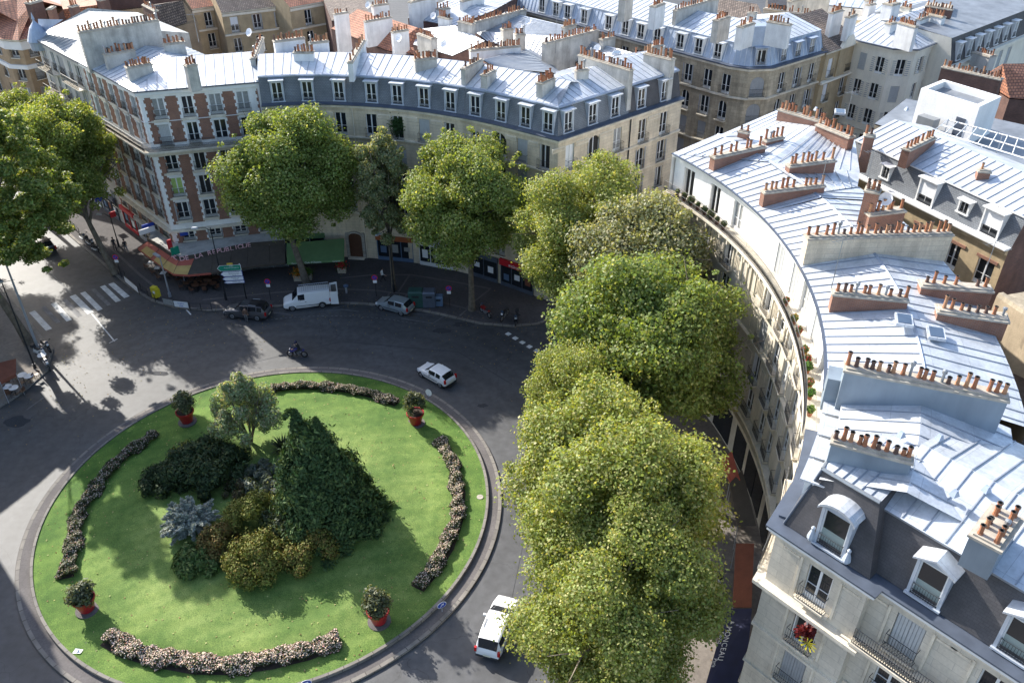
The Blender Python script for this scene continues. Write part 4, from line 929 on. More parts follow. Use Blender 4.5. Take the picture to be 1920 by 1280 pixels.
# blue zinc mansard building on the far side of the street
BP = Path([(-1.5, 131.3), (7.3, 121.5), (16.3, 111.2), (25.7, 100.9), (27.6, 99.9), (30.2, 100.2), (38.4, 106.8)])
B = root('mansard_building', V3(BP.p[3]), 'dirty stone corner block with a tall blue-grey zinc mansard across the street', 'building')
cols = [(BP.find(x, 17), 1.2) for x in (1010, 1048, 1092, 1130, 1172, 1196, 1240, 1292, 1328, 1362)] + [((BP.cum[4] + BP.cum[5]) / 2, 1.7)] + [(BP.cum[5] + k, 1.15) for k in (2.6, 5.6, 8.6)]
facade(B, BP, 0, 18.2, cols, [(14.9, 2.3), (11.7, 2.3), (8.6, 2.2), (5.6, 2.2), (2.5, 2)], 'stonedirty', ['fr', 'fr', 'shutg', 'fold', 'fr'], seed=71, rail=.35, edit=lambda c, r: dict(arch=True) if (r == 1 and c % 2) or c == 10 else {})
band(B, BP, 17.9, 18.2, .35); band(B, BP, 18.2, 18.4, .5, 'gutter', name='gutter'); band(B, BP, 14.5, 14.75, .3); band(B, BP, 8.2, 8.4, .15)
mb = MB('zincblue'); sweep(mb, BP, [(.2, 18.4), (1.0, 20.6)], 'zincblue'); mb.build('mansard', B)
mb = MB('zincblue'); 
for i in range(int(BP.L / .7)):
    u = i * .7 + .3; mb.tube([BP.w(u, -.17, 18.4), BP.w(u, -.97, 20.6)], [.035, .035], 'zincpale', 3, False)
o_ = mb.build('seams', B); o_['kind'] = 'stuff'
mb = MB('zincpale'); sweep(mb, BP, [(.9, 20.6), (.9, 20.7), (6, 21.8), (11, 20.6)], ['zincblue', 'zincpale', 'zincpale']); seams(mb, BP, 1.0, 20.72, 6, 21.8, .9); backwall(mb, BP, 11, 20.6, 'stonedirty'); roof_end(mb, BP, BP.L, [(0, 18.2), (1, 20.6), (6, 21.78), (11, 20.58)], 'stonedirty'); mb.build('roof', B)
for x in (1014, 1040, 1062, 1093, 1139, 1170, 1200, 1230, 1274, 1310, 1346): dormer(B, BP, BP.find(x, 20), 18.5, 20.4, .2, 1.0, 1.75, 'fr', 'flat', 'framewhite', 'zincpale')
for u in (2.4, 5.2, 8.0): dormer(B, BP, BP.cum[5] + u, 18.5, 20.3, .2, 1.0, 1.7, 'cur', 'flat', 'zincblue', 'zincblue')
dormer(B, BP, (BP.cum[4] + BP.cum[5]) / 2, 18.5, 20.5, .2, 1.2, 1.7, 'open', 'flat', 'zincblue', 'zincblue')
q = BP.w((BP.cum[4] + BP.cum[5]) / 2, -1.9, 21.6); mb = MB('zincblue'); mb.box(q, (3.2, 2.4, 2.2), 'zincblue', BP.rz(BP.cum[4] + .5), (.75, .7)); mb.build('turret', B)
for c in (((1224, 14), (1242, 7), 23.6, 21, .9, 6, 'chimneywhite'), ((1265, 21), (1345, -2), 24, 21, .5, 18, 'chimneyrender'), ((1342, 40), (1365, 32), 23.9, 21.5, .8, 7, 'chimneyrender'), ((1387, 52), (1410, 44), 23.9, 21.5, .8, 6, 'chimneywhite'), ((1440, 41), (1483, 48), 24, 21.5, .7, 10, 'chimneywhite'), ((1166, 0), (1182, -6), 23.6, 21, .9, 4, 'chimneyrender'), ((1404, 24), (1418, 26), 24.2, 21, .8, 3, 'chimneyrender')):
    pstack(B, c[0], c[1], c[2], c[3], th=c[4], n=c[5], m=c[6])
# ochre gabled house
P = Path([at(1546, 100, 18.2), at(1610, 78, 18.2)])
B, _ = simple_block('ochre_house', 'narrow ochre brick house with a white stepped gable and brown tiles', P, 18.2, [(-.3, 18.25), (6, 21.2), (11, 19)], 'tilebrown', 'brickyellow', [(14.9, 2.3), (11.8, 2.2), (8.7, 2.2), (5.6, 2.2)], 2.7, 81, rail=.3, kinds=['fr', 'blind'])
q = P.w(P.L * .62, .25, 18.9); mb = MB('rendercream'); mb.box(q, (3.2, .5, 1.4), 'rendercream', P.rz(1), (.35, 1)); mb.box(P.w(P.L * .62, .12, 16.4), (3.0, .2, 3.6), 'brickyellow', P.rz(1)); mb.build('gable', B); band(B, P, 14.3, 14.6, .5, 'rendercream')
# white shuttered corner building
FP = Path([(42.4, 113.0), (44.3, 110), (46.9, 106.9), (49.6, 106.6), (60.5, 116.4)])
B = root('shuttered_building', V3(FP.p[2]), 'cream corner building with louvred shutters under a grey zinc roof', 'building')
cols = [(2.9 + 1.0, 1.0), (2.9 + 3.4, 1.1), (FP.cum[2] + 0.1, 0), ((FP.cum[2] + FP.cum[3]) / 2, 1.1)] + [(FP.cum[3] + k, 1.05) for k in (2.1, 4.6, 7.1, 9.6, 12.1)]
cols = [c for c in cols if c[1]]
facade(B, FP, 0, 18.5, cols, [(15.2, 2.1), (11.9, 2.1), (8.6, 2.1), (5.2, 2.1), (2, 2)], 'rendercream', ['wing', 'shut', 'wing'], seed=83, rail=0, edit=lambda c, r: dict(kind='fr' if (c > 2 and (c + r) % 3) else None))
band(B, FP, 18.2, 18.5, .3, 'rendercream'); band(B, FP, 18.5, 18.7, .5, 'gutter', name='gutter'); band(B, FP, 7.7, 7.9, .15, 'trimstone'); mb = MB('zinc')
sweep(mb, FP, [(-.3, 18.72), (5.6, 20.6), (12, 19)], 'zinc'); seams(mb, FP, -.2, 18.75, 5.6, 20.6, .9); backwall(mb, FP, 12, 19, 'rendercream'); roof_end(mb, FP, FP.L, [(0, 18.5), (5.6, 20.58), (12, 18.98)], 'rendercream'); roof_end(mb, FP, 0, [(0, 18.5), (5.6, 20.58), (12, 18.98)], 'rendercream', True); mb.build('roof', B)
for c in (((1589, 34), (1604, 28), 21.8, 19, .6, 4, 'chimneywhite'), ((1558, 26), (1578, 20), 22, 19, .6, 7, 'chimneywhite'), ((1665, 46), (1678, 43), 21.6, 19, .9, 3, 'chimneywhite'), ((1686, 43), (1719, 52), 21.8, 19, .6, 11, 'chimneywhite'), ((1722, 38), (1739, 32), 21.8, 19, .6, 6, 'chimneywhite'), ((1736, 26), (1770, 34), 22, 18.5, .8, 10, 'chimneywhite')):
    pstack(B, c[0], c[1], c[2], c[3], th=c[4], n=c[5], m=c[6])
B = facets('zinc_roofed_house', 'pyramid shaped zinc roof with tall white stacks behind the shuttered corner building', [([(1620, 28, 18.5), (1680, 41, 18.5), (1668, 12, 21)], 'zincpale', 0, 0), ([(1680, 41, 18.5), (1735, 26, 18.5), (1668, 12, 21)], 'zinc', 0, 0), ([(1735, 26, 18.5), (1690, 2, 18.5), (1668, 12, 21)], 'zinc', 0, 0), ([(1690, 2, 18.5), (1620, 28, 18.5), (1668, 12, 21)], 'zinc', 0, 0)], 'rendercream', chim=[((1664, 10), (1680, 6), 22.2, 19, 1.4, 4, 'chimneywhite'), ((1690, 14), (1708, 18), 20.8, 18, .6, 6, 'rendercream'), ((1627, 11), (1640, 8), 20.8, 18, .6, 3, 'chimneywhite')])
B = facets('brick_house', 'square brick stack house with pots on its rim near the top right', [([(1733, 14, 20.5), (1782, 23, 20.5), (1788, 10, 20.5), (1738, 4, 20.5)], 'mortar', 0, 0)], 'brickdark', chim=[((1736, 12), (1786, 20), 21, 20, .5, 10, 'brickdark')])
# grey slate hall with arched dormers
GPp = Path([at(1784, 122, 16.5), at(1990, 36, 16.5)])
B = root('slate_hall', V3(GPp.p[0]), 'long building with arched dormers in a dark slate slope and a smooth grey roof', 'building')
facade(B, GPp, 0, 16.5, [(1.6 + 2.7 * k, 1.2) for k in range(7)], [(13.2, 2.3), (9.8, 2.3), (6.4, 2.2)], 'rendercream', ['fr', 'shut'], seed=91, rail=0)
band(B, GPp, 16.0, 16.5, .5, 'rendercream'); mb = MB('slatewarm'); sweep(mb, GPp, [(.1, 16.5), (.9, 19.6)], 'slatewarm'); roof_end(mb, GPp, 0, [(0, 16.5), (.1, 16.5), (.9, 19.6), (11, 20.2), (12, 16)], 'rendercream', True); mb.build('mansard', B)
mb = MB('zincblue'); sweep(mb, GPp, [(.8, 19.6), (10.8, 20.4), (11.2, 20.2)], 'zincdark'); backwall(mb, GPp, 11.2, 20.2, 'rendercream'); mb.build('roof', B)
for k in range(7): dormer(B, GPp, 1.7 + 2.7 * k, 16.7, 18.9, .1, .9, 1.9, 'cur', 'flat', 'framewhite', 'framewhite')
pstack(B, (1830, 98), (1862, 107), 17.6, 10, th=1.4, m='render', n=8)
# terrace of roofs in the top right
rows_ = [((1500, 22), (1560, 34), 19, 'chimneyrender', 12, 'stack of pots on a brown wall above the blue mansard'), ]
B = facets('flat_roofed_block', 'brown tiled low roof behind the blue-grey mansard building', [([(1345, 28, 17.5), (1440, 50, 17.5), (1420, 8, 19), (1345, -4, 19)], 'tilebrown', 0, 0)], 'stonedirty', chim=[((1433, 17), (1545, 33), 19.6, 15, .7, 20, 'chimneyrender'), ((1480, 4), (1555, -12), 20, 15, .7, 14, 'chimneyrender')])
B = facets('flat_roofed_block', 'dark slate roofed block touching the top edge, right of the brown tiled roof', [([(1440, 10, 16.5), (1545, 12, 16.5), (1535, -22, 18), (1440, -22, 18)], 'slatewarm', 0, 0)], 'slatewarm')
B = facets('flat_roofed_block', 'white rendered block with small windows along the top edge', [([(1552, 10, 18), (1640, 18, 18), (1665, -12, 18), (1560, -20, 18)], 'zincpale', 6, 0), ([(1640, 18, 18), (1655, 24, 18), (1760, 2, 18), (1665, -12, 18)], 'zincpale', 6, 0)], 'renderwhite', chim=[((1625, 3), (1640, 0), 19.6, 17, .7, 4, 'chimneywhite')])
B = facets('flat_roofed_block', 'cluttered pale roof terrace with vents along the top right edge', [([(1690, 4, 17), (1800, 22, 17), (1880, -10, 17), (1720, -30, 17)], 'renderwhite', 0, 0)], 'renderwhite')
rnd = random.Random(4)
for i in range(9):
    q = at(1700 + rnd.random() * 150, -8 + rnd.random() * 18, 17.5); mb = MB('zincpale'); mb.box((q.x, q.y, 17.6), (rnd.uniform(1, 3), rnd.uniform(1, 2), rnd.uniform(.6, 1.4)), rnd.choice(['zincpale', 'renderwhite', 'zincdark']), rnd.random()); mb.build('roof_vent', B)
# slate mansard wing with roller blinds, to the right behind the white row
IP = Path([(30.3, 73.6), (37.9, 57.7)])
B = root('slate_wing', V3(IP.p[1]), 'yellow brick wing with roller blinds in the dormers of its dark slate mansard', 'building')
iu = lambda x, z: IP.find(x, z)
facade(B, IP, 0, 17.0, [(iu(1716, 13), 1.3), (iu(1776, 13), 1.1), (iu(1833, 13), 1.5), (iu(1870, 13), .9)], [(13.3, 2.2), (9.9, 2.2), (6.4, 2.2)], 'brickyellow', ['open', 'fr', 'fr'], seed=95, rail=0)
mb = MB('brick'); 
for x in (1716, 1776, 1833): mb = MB('brick'); mb.box(IP.w(iu(x, 13), .03, 15.62), (1.9, .12, .24), 'brick', IP.rz(1)); mb.build('lintel', B)
band(B, IP, 16.6, 17.0, .3, 'brickyellow'); band(B, IP, 17.0, 17.2, .5, 'framewhite', name='gutter'); mb = MB('slate'); sweep(mb, IP, [(.2, 17.2), (.9, 19.5)], 'slate'); mb.build('mansard', B)
mb = MB('zincpale'); sweep(mb, IP, [(.75, 19.5), (.75, 19.6), (5.2, 20.8), (10, 19.4)], ['framewhite', 'zincpale', 'zincpale']); seams(mb, IP, .8, 19.62, 5.2, 20.8, .8); backwall(mb, IP, 10, 19.4, 'brickdark'); roof_end(mb, IP, IP.L, [(0, 17), (.2, 17.2), (.85, 19.5), (5.2, 20.78), (10, 19.38)], 'brickdark'); roof_end(mb, IP, 0, [(0, 17), (.2, 17.2), (.85, 19.5), (5.2, 20.78), (10, 19.38)], 'slate', True); mb.build('roof', B)
dormer(B, IP, iu(1657, 18.5), 17.7, 18.9, .25, .7, 1.05, 'small', 'flat', 'framewhite', 'framewhite'); dormer(B, IP, iu(1735, 18.5), 17.2, 19.35, .2, 1.5, 1.9, 'roll', 'flat', 'framewhite', 'framewhite'); dormer(B, IP, iu(1802, 18.5), 17.9, 19.0, .3, .8, .95, 'small', 'flat', 'framewhite', 'framewhite'); dormer(B, IP, iu(1857, 18.5), 17.2, 19.35, .2, 1.5, 1.9, 'roll', 'flat', 'framewhite', 'framewhite')
pstack(B, (1698, 282), (1748, 258), 22.0, 20, th=.7, n=9, m='brick'); pstack(B, (1833, 320), (1856, 322), 21.7, 19.8, th=.7, n=1, m='brick')
# sand coloured rendered block
P = Path([at(1868, 556, 16), at(1990, 640, 16)]); 
B, _ = simple_block('sand_block', 'blank sand coloured rendered block at the right edge with small vents', P, 16, [(0, 16), (0.1, 16.3), (.5, 16.3), (.6, 16.0), (8, 16.0)], 'stonedirty', 'brickyellow', [], 3, rail=0, ends=True, gut=False)
mat('sand', (.50, .40, .28), .9, var=.12, vs=.9, stain=.2, fine=.1, bump=.2)
for o in B.children:
    for i, m in enumerate(o.data.materials):
        if m.name in ('brickyellow',): o.data.materials[i] = MATS['sand']
B = facets('flat_roofed_block', 'dark courtyard floor building with gravel roof behind the white row at right edge', [([(1880, 770, 12), (1990, 900, 12), (1990, 740, 12), (1900, 700, 12)], 'soil', 0, 0), ([(1880, 770, 12), (1875, 880, 12), (1990, 1010, 12), (1990, 900, 12)], 'soil', 0, 0)], 'brickdark')
# low terrace with pergola and white rooftop room
TR = facets('roof_terrace', 'dark flat terrace roof with parapets round the white rooftop room', [([(1640, 232, 17.5), (1735, 262, 17.5), (1920, 330, 17.5), (1990, 330, 17.5), (1990, 250, 17.5), (1700, 185, 17.5)], 'zincdark', 0, 0)], 'stonedirty')
B = root('rooftop_room', V3(at(1727, 167, 21.2), 17.5), 'white rendered rooftop room with a dark door and an open roof well', 'building')
a_, b_ = at(1727, 166, 21.2), at(1837, 200, 21.2); c_ = at(1878, 181, 21.2); P = Path([a_, b_, c_]); mb = MB('renderwhite'); d_ = a_ + (c_ - b_)
for p, q in ((a_, b_), (b_, c_), (c_, d_), (d_, a_)): mb.face([V3(p, 17.5), V3(q, 17.5), V3(q, 21.2), V3(p, 21.2)], 'renderwhite')
mb.build('wall', B); mb = MB('renderwhite'); P4_ = Path([a_, b_, c_, d_], closed=True)
sweep(mb, P4_, [(0, 21.2), (.45, 21.2), (.45, 20.6)], 'framewhite'); mb.face([P4_.w(u, -.45, 20.6) for u in P4_.cum[:4]], 'zincdark'); mb.build('roof', B)
dd = (b_ - a_).normalized(); q = a_ + dd * ((b_ - a_).length * .78); mb = MB('iron'); mb.box((q.x, q.y, 18.6), (.95, .12, 2.2), 'gutter', math.atan2(dd.y, dd.x)); mb.build('door', B)
q = a_ + dd * 2.2; nn = Vector((dd.y, -dd.x)); q = q + nn * .9; mb = MB('metalgrey'); mb.box((q.x, q.y, 18.4), (1.8, 1.0, 1.5), 'metalgrey', math.atan2(dd.y, dd.x)); mb.lathe((q.x - .4, q.y - .5, 18.4), [(.35, 0), (.35, .02)], 'iron', 12); tag(mb.build('ventilation_unit'), 'grey metal ventilation unit beside the white rooftop room', 'vent unit')
B = root('pergola', V3(at(1740, 262, 18.5), 17.5), 'white metal pergola frame over the terrace behind the slate wing', 'pergola')
a_, b_, c_, d_ = at(1752, 245, 20), at(1990, 318, 20), at(1990, 282, 20), at(1778, 225, 20)
for i in range(3):
    t = i / 2; mb = MB('framewhite'); p, q = a_.lerp(d_, t), b_.lerp(c_, t); mb.tube([V3(p, 20), V3(q, 20)], [.07, .07], 'framewhite', 4); mb.build('beam', B)
for i in range(12):
    t = i / 11; mb = MB('framewhite'); p, q = a_.lerp(b_, t), d_.lerp(c_, t); mb.tube([V3(p, 20.06), V3(q, 20.06)], [.04, .04], 'framewhite', 4); mb.build('slat', B)
for p in (a_, a_.lerp(b_, .4), a_.lerp(b_, .8), d_, d_.lerp(c_, .5)): mb = MB('framewhite'); mb.tube([V3(p, 17.5), V3(p, 20)], [.06, .06], 'framewhite', 4); mb.build('post', B)
# dark red brick building with hipped red tiles
P = Path([at(1788, 180, 15), at(1886, 205, 17.0), at(1990, 205, 17.0)])
B = facets('brick_building', 'dark red brick building with a bright red hipped tile roof at the right edge', [([(1880, 120, 20.2), (1893, 184, 17.2), (1990, 190, 17.2), (1990, 118, 20.2)], 'tile', 0, 0), ([(1880, 120, 20.2), (1835, 148, 17.2), (1893, 184, 17.2)], 'tile', 0, 0)], 'brickdark', chim=[((1768, 126), (1878, 150), 20.0, 10, .8, 20, 'brickdark')])
HPt = Path([at(1862, 172, 17.0), at(1893, 186, 17.0), at(1990, 192, 17.0)])
for u in (HPt.cum[1] + 2.2, HPt.cum[1] + 5.5): put_window(B, HPt.w(u, .06, 13.2), HPt.rz(u), win_proto(1.2, 2.0, 'fr', rail=0))
# buildings on the left side of the square (mostly outside the picture; they cast the shade on the road)
P = Path([pol(38.6, 160.5), pol(38.5, 153), (-51.6, 70.0), (-66, 85.2)])
B, _ = simple_block('cafe_building', 'low cream block on the left corner of the avenue, behind the tall trees', P, 13.2, [(-.3, 13.3), (4.5, 15.0), (10, 13.2)], 'zinc', 'rendercream', [(9.8, 2.2), (6.6, 2.2)], 3.2, 101, seam=.9)
P = Path(arc(38.5, 238, 160.8, 40))
B, _ = simple_block('stone_building', 'tall stone block curving round the left side of the square', P, 22.4, [(.2, 22.4), (.9, 25.4), (5, 26.5), (10, 25)], 'zinc', 'stonegrey', [(14.8, 2.2), (11.7, 2.2), (8.6, 2.2), (5.6, 2.2), (1.0, 3.2)], 3.3, 103, roofmats=['slate', 'zincpale', 'zincpale'], group='curved row of stone blocks')
B = facets('zinc_roofed_house', 'large zinc roofed house at the top, right of the red tiled house', [([(975, 10, 17), (1120, 52, 16), (1190, 78, 16), (1010, 68, 16)], 'zinc', 12, 0)], 'stonedirty')
# ---------------------------------------------------------------- vegetation
def leaf_mesh(name, C, N, size, cols, matname, aspect=1.5, rng=RNG, droop=0.0):
    n = len(C); C = np.asarray(C, float); N = np.asarray(N, float); N /= np.linalg.norm(N, axis=1, keepdims=True) + 1e-9
    r = rng.normal(size=(n, 3)); T = r - (r * N).sum(1, keepdims=True) * N
    if droop: T[:, 2] -= droop * np.linalg.norm(T, axis=1)
    T /= np.linalg.norm(T, axis=1, keepdims=True) + 1e-9; Bv = np.cross(N, T)
    s = np.broadcast_to(np.asarray(size, float), (n,))[:, None] * rng.uniform(.7, 1.25, (n, 1))
    a = T * s * .5 * aspect; b = Bv * s * .5; k = N * s * .12
    V = np.stack([C - a, C - b + k, C + a, C + b + k], 1).reshape(-1, 3)
    me = bpy.data.meshes.new(name); me.vertices.add(4 * n); me.vertices.foreach_set('co', V.ravel()); me.loops.add(4 * n); me.loops.foreach_set('vertex_index', np.arange(4 * n, dtype=np.int32))
    me.polygons.add(n); me.polygons.foreach_set('loop_start', np.arange(0, 4 * n, 4, dtype=np.int32)); me.polygons.foreach_set('loop_total', np.full(n, 4, np.int32))
    me.update(calc_edges=True); at_ = me.color_attributes.new('tint', 'FLOAT_COLOR', 'POINT'); c4 = np.ones((n, 4), np.float32); c4[:, :3] = cols
    at_.data.foreach_set('color', np.repeat(c4, 4, 0).ravel()); me.materials.append(MATS[matname]); return me
def tints(n, base, var=.25, alt=None, pa=.1, rng=RNG):
    c = np.array(base)[None] * rng.uniform(1 - var, 1 + var, (n, 1)) * rng.uniform(.92, 1.08, (n, 3))
    if alt is not None: m = rng.random(n) < pa; c[m] = np.array(alt) * rng.uniform(.8, 1.2, (m.sum(), 1))
    return c
def clump_points(cs, rs, per, rng, flat=.8):
    P, N = [], []
    for c, r in zip(cs, rs):
        m = int(per * r * r * rng.uniform(.6, 1.3)); d = rng.normal(size=(m, 3)); d /= np.linalg.norm(d, axis=1, keepdims=True); q = d * r * (rng.uniform(.25, 1.0, (m, 1)) ** .6) * (1 + .35 * rng.random((m, 1)) ** 3)
        P.append(np.array(c) + q * np.array([1, 1, flat])); N.append(d * .6 + rng.normal(size=(m, 3)) * .55 + np.array([-.1, .1, .3]))
    return np.vstack(P), np.vstack(N)
def crown_clumps(rng, n, R, H, zc, rc=(.42, .85), lobes=16):
    """limbs' lobes of unequal size set round the crown, each made of small leaf clumps, with hollows between them"""
    cs, rs, L = [], [], []
    for i in range(lobes):
        t = (i + .5) / lobes; z = .98 - 1.75 * t; a = i * 2.39996 + rng.uniform(-.6, .6); q = math.sqrt(max(.05, 1 - z * z)); lr = R * rng.uniform(.20, .37); k = (R - lr) / R * rng.uniform(.86, 1.06)
        L.append((np.array([q * math.cos(a) * R * k, q * math.sin(a) * R * k, zc + z * H * k]), lr))
    for i in range(5): d = rng.normal(size=3); L.append((np.array([d[0] * R * .16, d[1] * R * .16, zc + d[2] * H * .16]), R * .28))
    tot = sum(r * r for c, r in L)
    for c, r in L:
        m = max(5, int(n * r * r / tot))
        for j in range(m):
            z = 1 - 2 * (j + .5) / m; a = j * 2.39996 + rng.uniform(0, 1.2); q = math.sqrt(max(0, 1 - z * z)); k = r * rng.uniform(.35, 1.12)
            cs.append(tuple(c + np.array([q * math.cos(a), q * math.sin(a), z * .85]) * k)); rs.append(rng.uniform(*rc))
    ph = rng.uniform(0, 6.28, 6)
    for i in range(int(n * .55)):
        t = rng.random(); z = 1 - 1.9 * t; a = rng.uniform(0, 6.28); q = math.sqrt(max(0, 1 - z * z)); g = .86 + .10 * math.sin(3 * a + ph[0] + 2 * z) + .08 * math.sin(5 * a + ph[1] - 4 * z) + .06 * math.sin(9 * z + ph[2]); k = g * rng.uniform(.72, 1.0)
        cs.append((q * math.cos(a) * R * k, q * math.sin(a) * R * k, zc + z * H * k)); rs.append(rng.uniform(.35, .8))
    for i in range(int(n * .12)):
        t = rng.random(); z = 1 - 1.8 * t; a = rng.uniform(0, 6.28); q = math.sqrt(max(0, 1 - z * z)); k = rng.uniform(.95, 1.08)
        cs.append((q * math.cos(a) * R * k, q * math.sin(a) * R * k, zc + z * H * k)); rs.append(rng.uniform(.22, .4))
    return cs, rs
def trunk_mesh(rng, cs, h0, zc, r0=.32, lean=(0, 0), nb=26, m='bark'):
    mb = MB(m); p = [Vector((0, 0, -.05)), Vector((lean[0] * .3, lean[1] * .3, h0 * .35)), Vector((lean[0] * .7, lean[1] * .7, h0 * .75)), Vector((lean[0], lean[1], h0)), Vector((lean[0] * 1.1, lean[1] * 1.1, zc + 1.5))]
    mb.tube(p, [r0 * 1.35, r0, r0 * .9, r0 * .8, r0 * .3], m, 8)
    idx = rng.choice(len(cs), min(nb, len(cs)), replace=False)
    for i in idx:
        c = Vector(cs[i]); s = p[3].lerp(p[4], rng.uniform(0, .6)); k = s.lerp(c, .5) + Vector((rng.uniform(-.4, .4), rng.uniform(-.4, .4), rng.uniform(-.3, .5)))
        mb.tube([s, k, c], [r0 * .42, r0 * .24, .04], m, 5, False)
        for _ in range(2):
            e = c + Vector(rng.normal(size=3)) * 1.1; mb.tube([k.lerp(c, .5), e], [.07, .02], m, 3, False)
    return mb
TREES = {}
def tree_proto(key, seed, n, R, H, zc, per, leaf, col, alt, pa, h0, r0=.32, lean=(0, 0), rc=(1.1, 1.9), var=.28):
    rng = np.random.default_rng(seed); cs, rs = crown_clumps(rng, n, R, H, zc, rc)
    P, N = clump_points(cs, rs, per, rng); me = leaf_mesh('crown', P, N, leaf, tints(len(P), col, var, alt, pa, rng), 'leaf', 1.35, rng)
    tr = trunk_mesh(rng, cs, h0, zc, r0, lean).mesh('trunk'); TREES[key] = (tr, me)
tree_proto('plane_a', 1, 150, 6.0, 7.3, 12.8, 430, .18, (.215, .275, .070), (.42, .42, .16), .12, 5.6)
tree_proto('plane_b', 2, 150, 6.0, 7.1, 12.6, 430, .18, (.200, .265, .070), (.40, .41, .16), .10, 5.8, lean=(-.8, .3))
tree_proto('plane_c', 3, 150, 6.0, 7.4, 12.8, 600, .142, (.240, .290, .075), (.46, .44, .18), .16, 5.2)
tree_proto('pale', 4, 120, 4.9, 6.0, 11.5, 480, .17, (.25, .27, .15), (.42, .40, .25), .22, 5.2)
tree_proto('slim', 5, 110, 2.7, 6.0, 10.4, 900, .16, (.22, .26, .13), (.40, .36, .20), .2, 5.0, .2, rc=(.35, .6))
rng_ = np.random.default_rng(21); cs_, rs_ = crown_clumps(rng_, 320, 6.2, 10.2, 15.2); kk = [i for i in range(len(cs_)) if cs_[i][2] > 12.5 or (rng_.random() < (.85 if cs_[i][0] < -1 else .35) and cs_[i][2] > 4.5)]; cs_ = [cs_[i] for i in kk]; rs_ = [rs_[i] for i in kk]
P_, N_ = clump_points(cs_, rs_, 820, rng_); sh_ = np.clip((P_[:, 2:3] - 7) / 8, 0, 1) * np.array([[2.4, -1.9, 0]]); P_ = P_ + sh_; TREES['tall'] = (trunk_mesh(rng_, cs_, 7.2, 15, .34, (-.5, -1.2), 34).mesh('trunk'), leaf_mesh('crown', P_, N_, .185, tints(len(P_), (.165, .225, .055), .28, (.38, .38, .12), .15, rng_), 'leaf', 1.35, rng_))
def put_tree(key, base, label, cat='tree', group='plane trees round the square', s=(1, 1, 1), rz=0.0, name='plane_tree', z=.14):
    tr, me = TREES[key]; r = root(name, V3(base, z), label, cat, group, rz); r.scale = s; link('trunk', tr, r); link('crown', me, r); return r
def tbase(px, py, zc): return at(px, py, zc)
put_tree('plane_b', at(575, 533), 'leafy green plane tree whose trunk rises in front of the green awning', s=(1.1, 1.0, 1.02), rz=.4)
put_tree('slim', at(739, 545), 'slim grey-green tree between two broad plane trees in front of the curved row', s=(1.05, 1.05, 1.12), rz=1, name='street_tree')
put_tree('plane_a', at(885, 583), 'plane tree standing beside the red parked motorcycle', s=(.98, .98, .98), rz=2.1)
put_tree('plane_c', at(1090, 462, 12), 'broad plane tree in front of the stone corner block with arched windows', s=(1.03, 1.05, 1.0), rz=.9)
put_tree('pale', at(1195, 535, 11.5), 'pale silvery green tree squeezed between two darker plane trees', s=(1.12, 1.12, 1.12), rz=.2, name='street_tree')
put_tree('plane_b', at(1222, 655, 12), 'large plane tree in front of the long curved balcony, right of the dashed line', s=(1.08, 1.06, 1.0), rz=3.4)
put_tree('plane_c', at(1115, 755, 9.5), 'lower plane tree leaning over the roadway, between the two largest crowns', s=(.78, .78, .74), rz=4.4)
put_tree('plane_c', at(1150, 930, 12), 'yellowish plane tree nearest the white estate car', s=(1.05, 1.05, .94), rz=5.5)
put_tree('plane_c', at(1158, 1140, 11.0), 'yellowish plane tree at the bottom edge, beside the two walkers', s=(.88, .88, .84), rz=1.5)
put_tree('plane_a', at(216, 516), 'dark tall plane tree behind the parked motorcycles on the avenue, its trunk leaning', s=(.98, .98, 1.03), rz=0).rotation_euler = (-.23, -.32, 0)
put_tree('tall', at(56, 645), 'plane tree at the left edge, rising from the corner with the parked bikes', s=(1.12, 1.12, 1.0), rz=0)
put_tree('plane_a', (-58, 96), 'plane tree farther up the avenue, behind the tall dark leaning one', s=(.85, .85, .86), rz=.5)
put_tree('plane_c', (-64, 86.5), 'plane tree on the far side of the avenue, cut by the left edge', s=(.8, .8, .84), rz=.5)
# ---- island planting
def foliage(name, label, cat, base, gen, matname='leaf', leaf=.12, aspect=1.4, col=(.1, .14, .03), alt=None, pa=.1, var=.25, group=None, trunk=None, z=None, droop=0.0, seed=0, rname=None):
    rng = np.random.default_rng(seed + 50); P, N = gen(rng); zz = lz(base) - .05 if z is None else z
    r = root(rname or name, V3(base, zz), label, cat, group); link('foliage', leaf_mesh('foliage', P, N, leaf, tints(len(P), col, var, alt, pa, rng), matname, aspect, rng, droop), r)
    if trunk: trunk.build('trunk', r, org=(0, 0, 0))
    return r
def g_mound(R, H, n, k=26, rc=(.35, .7), per=None):
    def f(rng):
        cs, rs = [], []
        for i in range(k):
            a = rng.uniform(0, 6.28); q = math.sqrt(rng.random()); z = H * math.sqrt(max(0, 1 - q * q)) * rng.uniform(.55, .85); cs.append((R * q * math.cos(a), R * q * math.sin(a), max(.25, z))); rs.append(rng.uniform(*rc))
        P, N = [], []
        for c, r in zip(cs, rs):
            m = n // k; d = rng.normal(size=(m, 3)); d /= np.linalg.norm(d, axis=1, keepdims=True); P.append(np.array(c) + d * r * rng.uniform(.2, 1.3, (m, 1))); N.append(d + rng.normal(size=(m, 3)) * .4)
        P = np.vstack(P); N = np.vstack(N); P[:, 2] = np.abs(P[:, 2]); return P, N
    return f
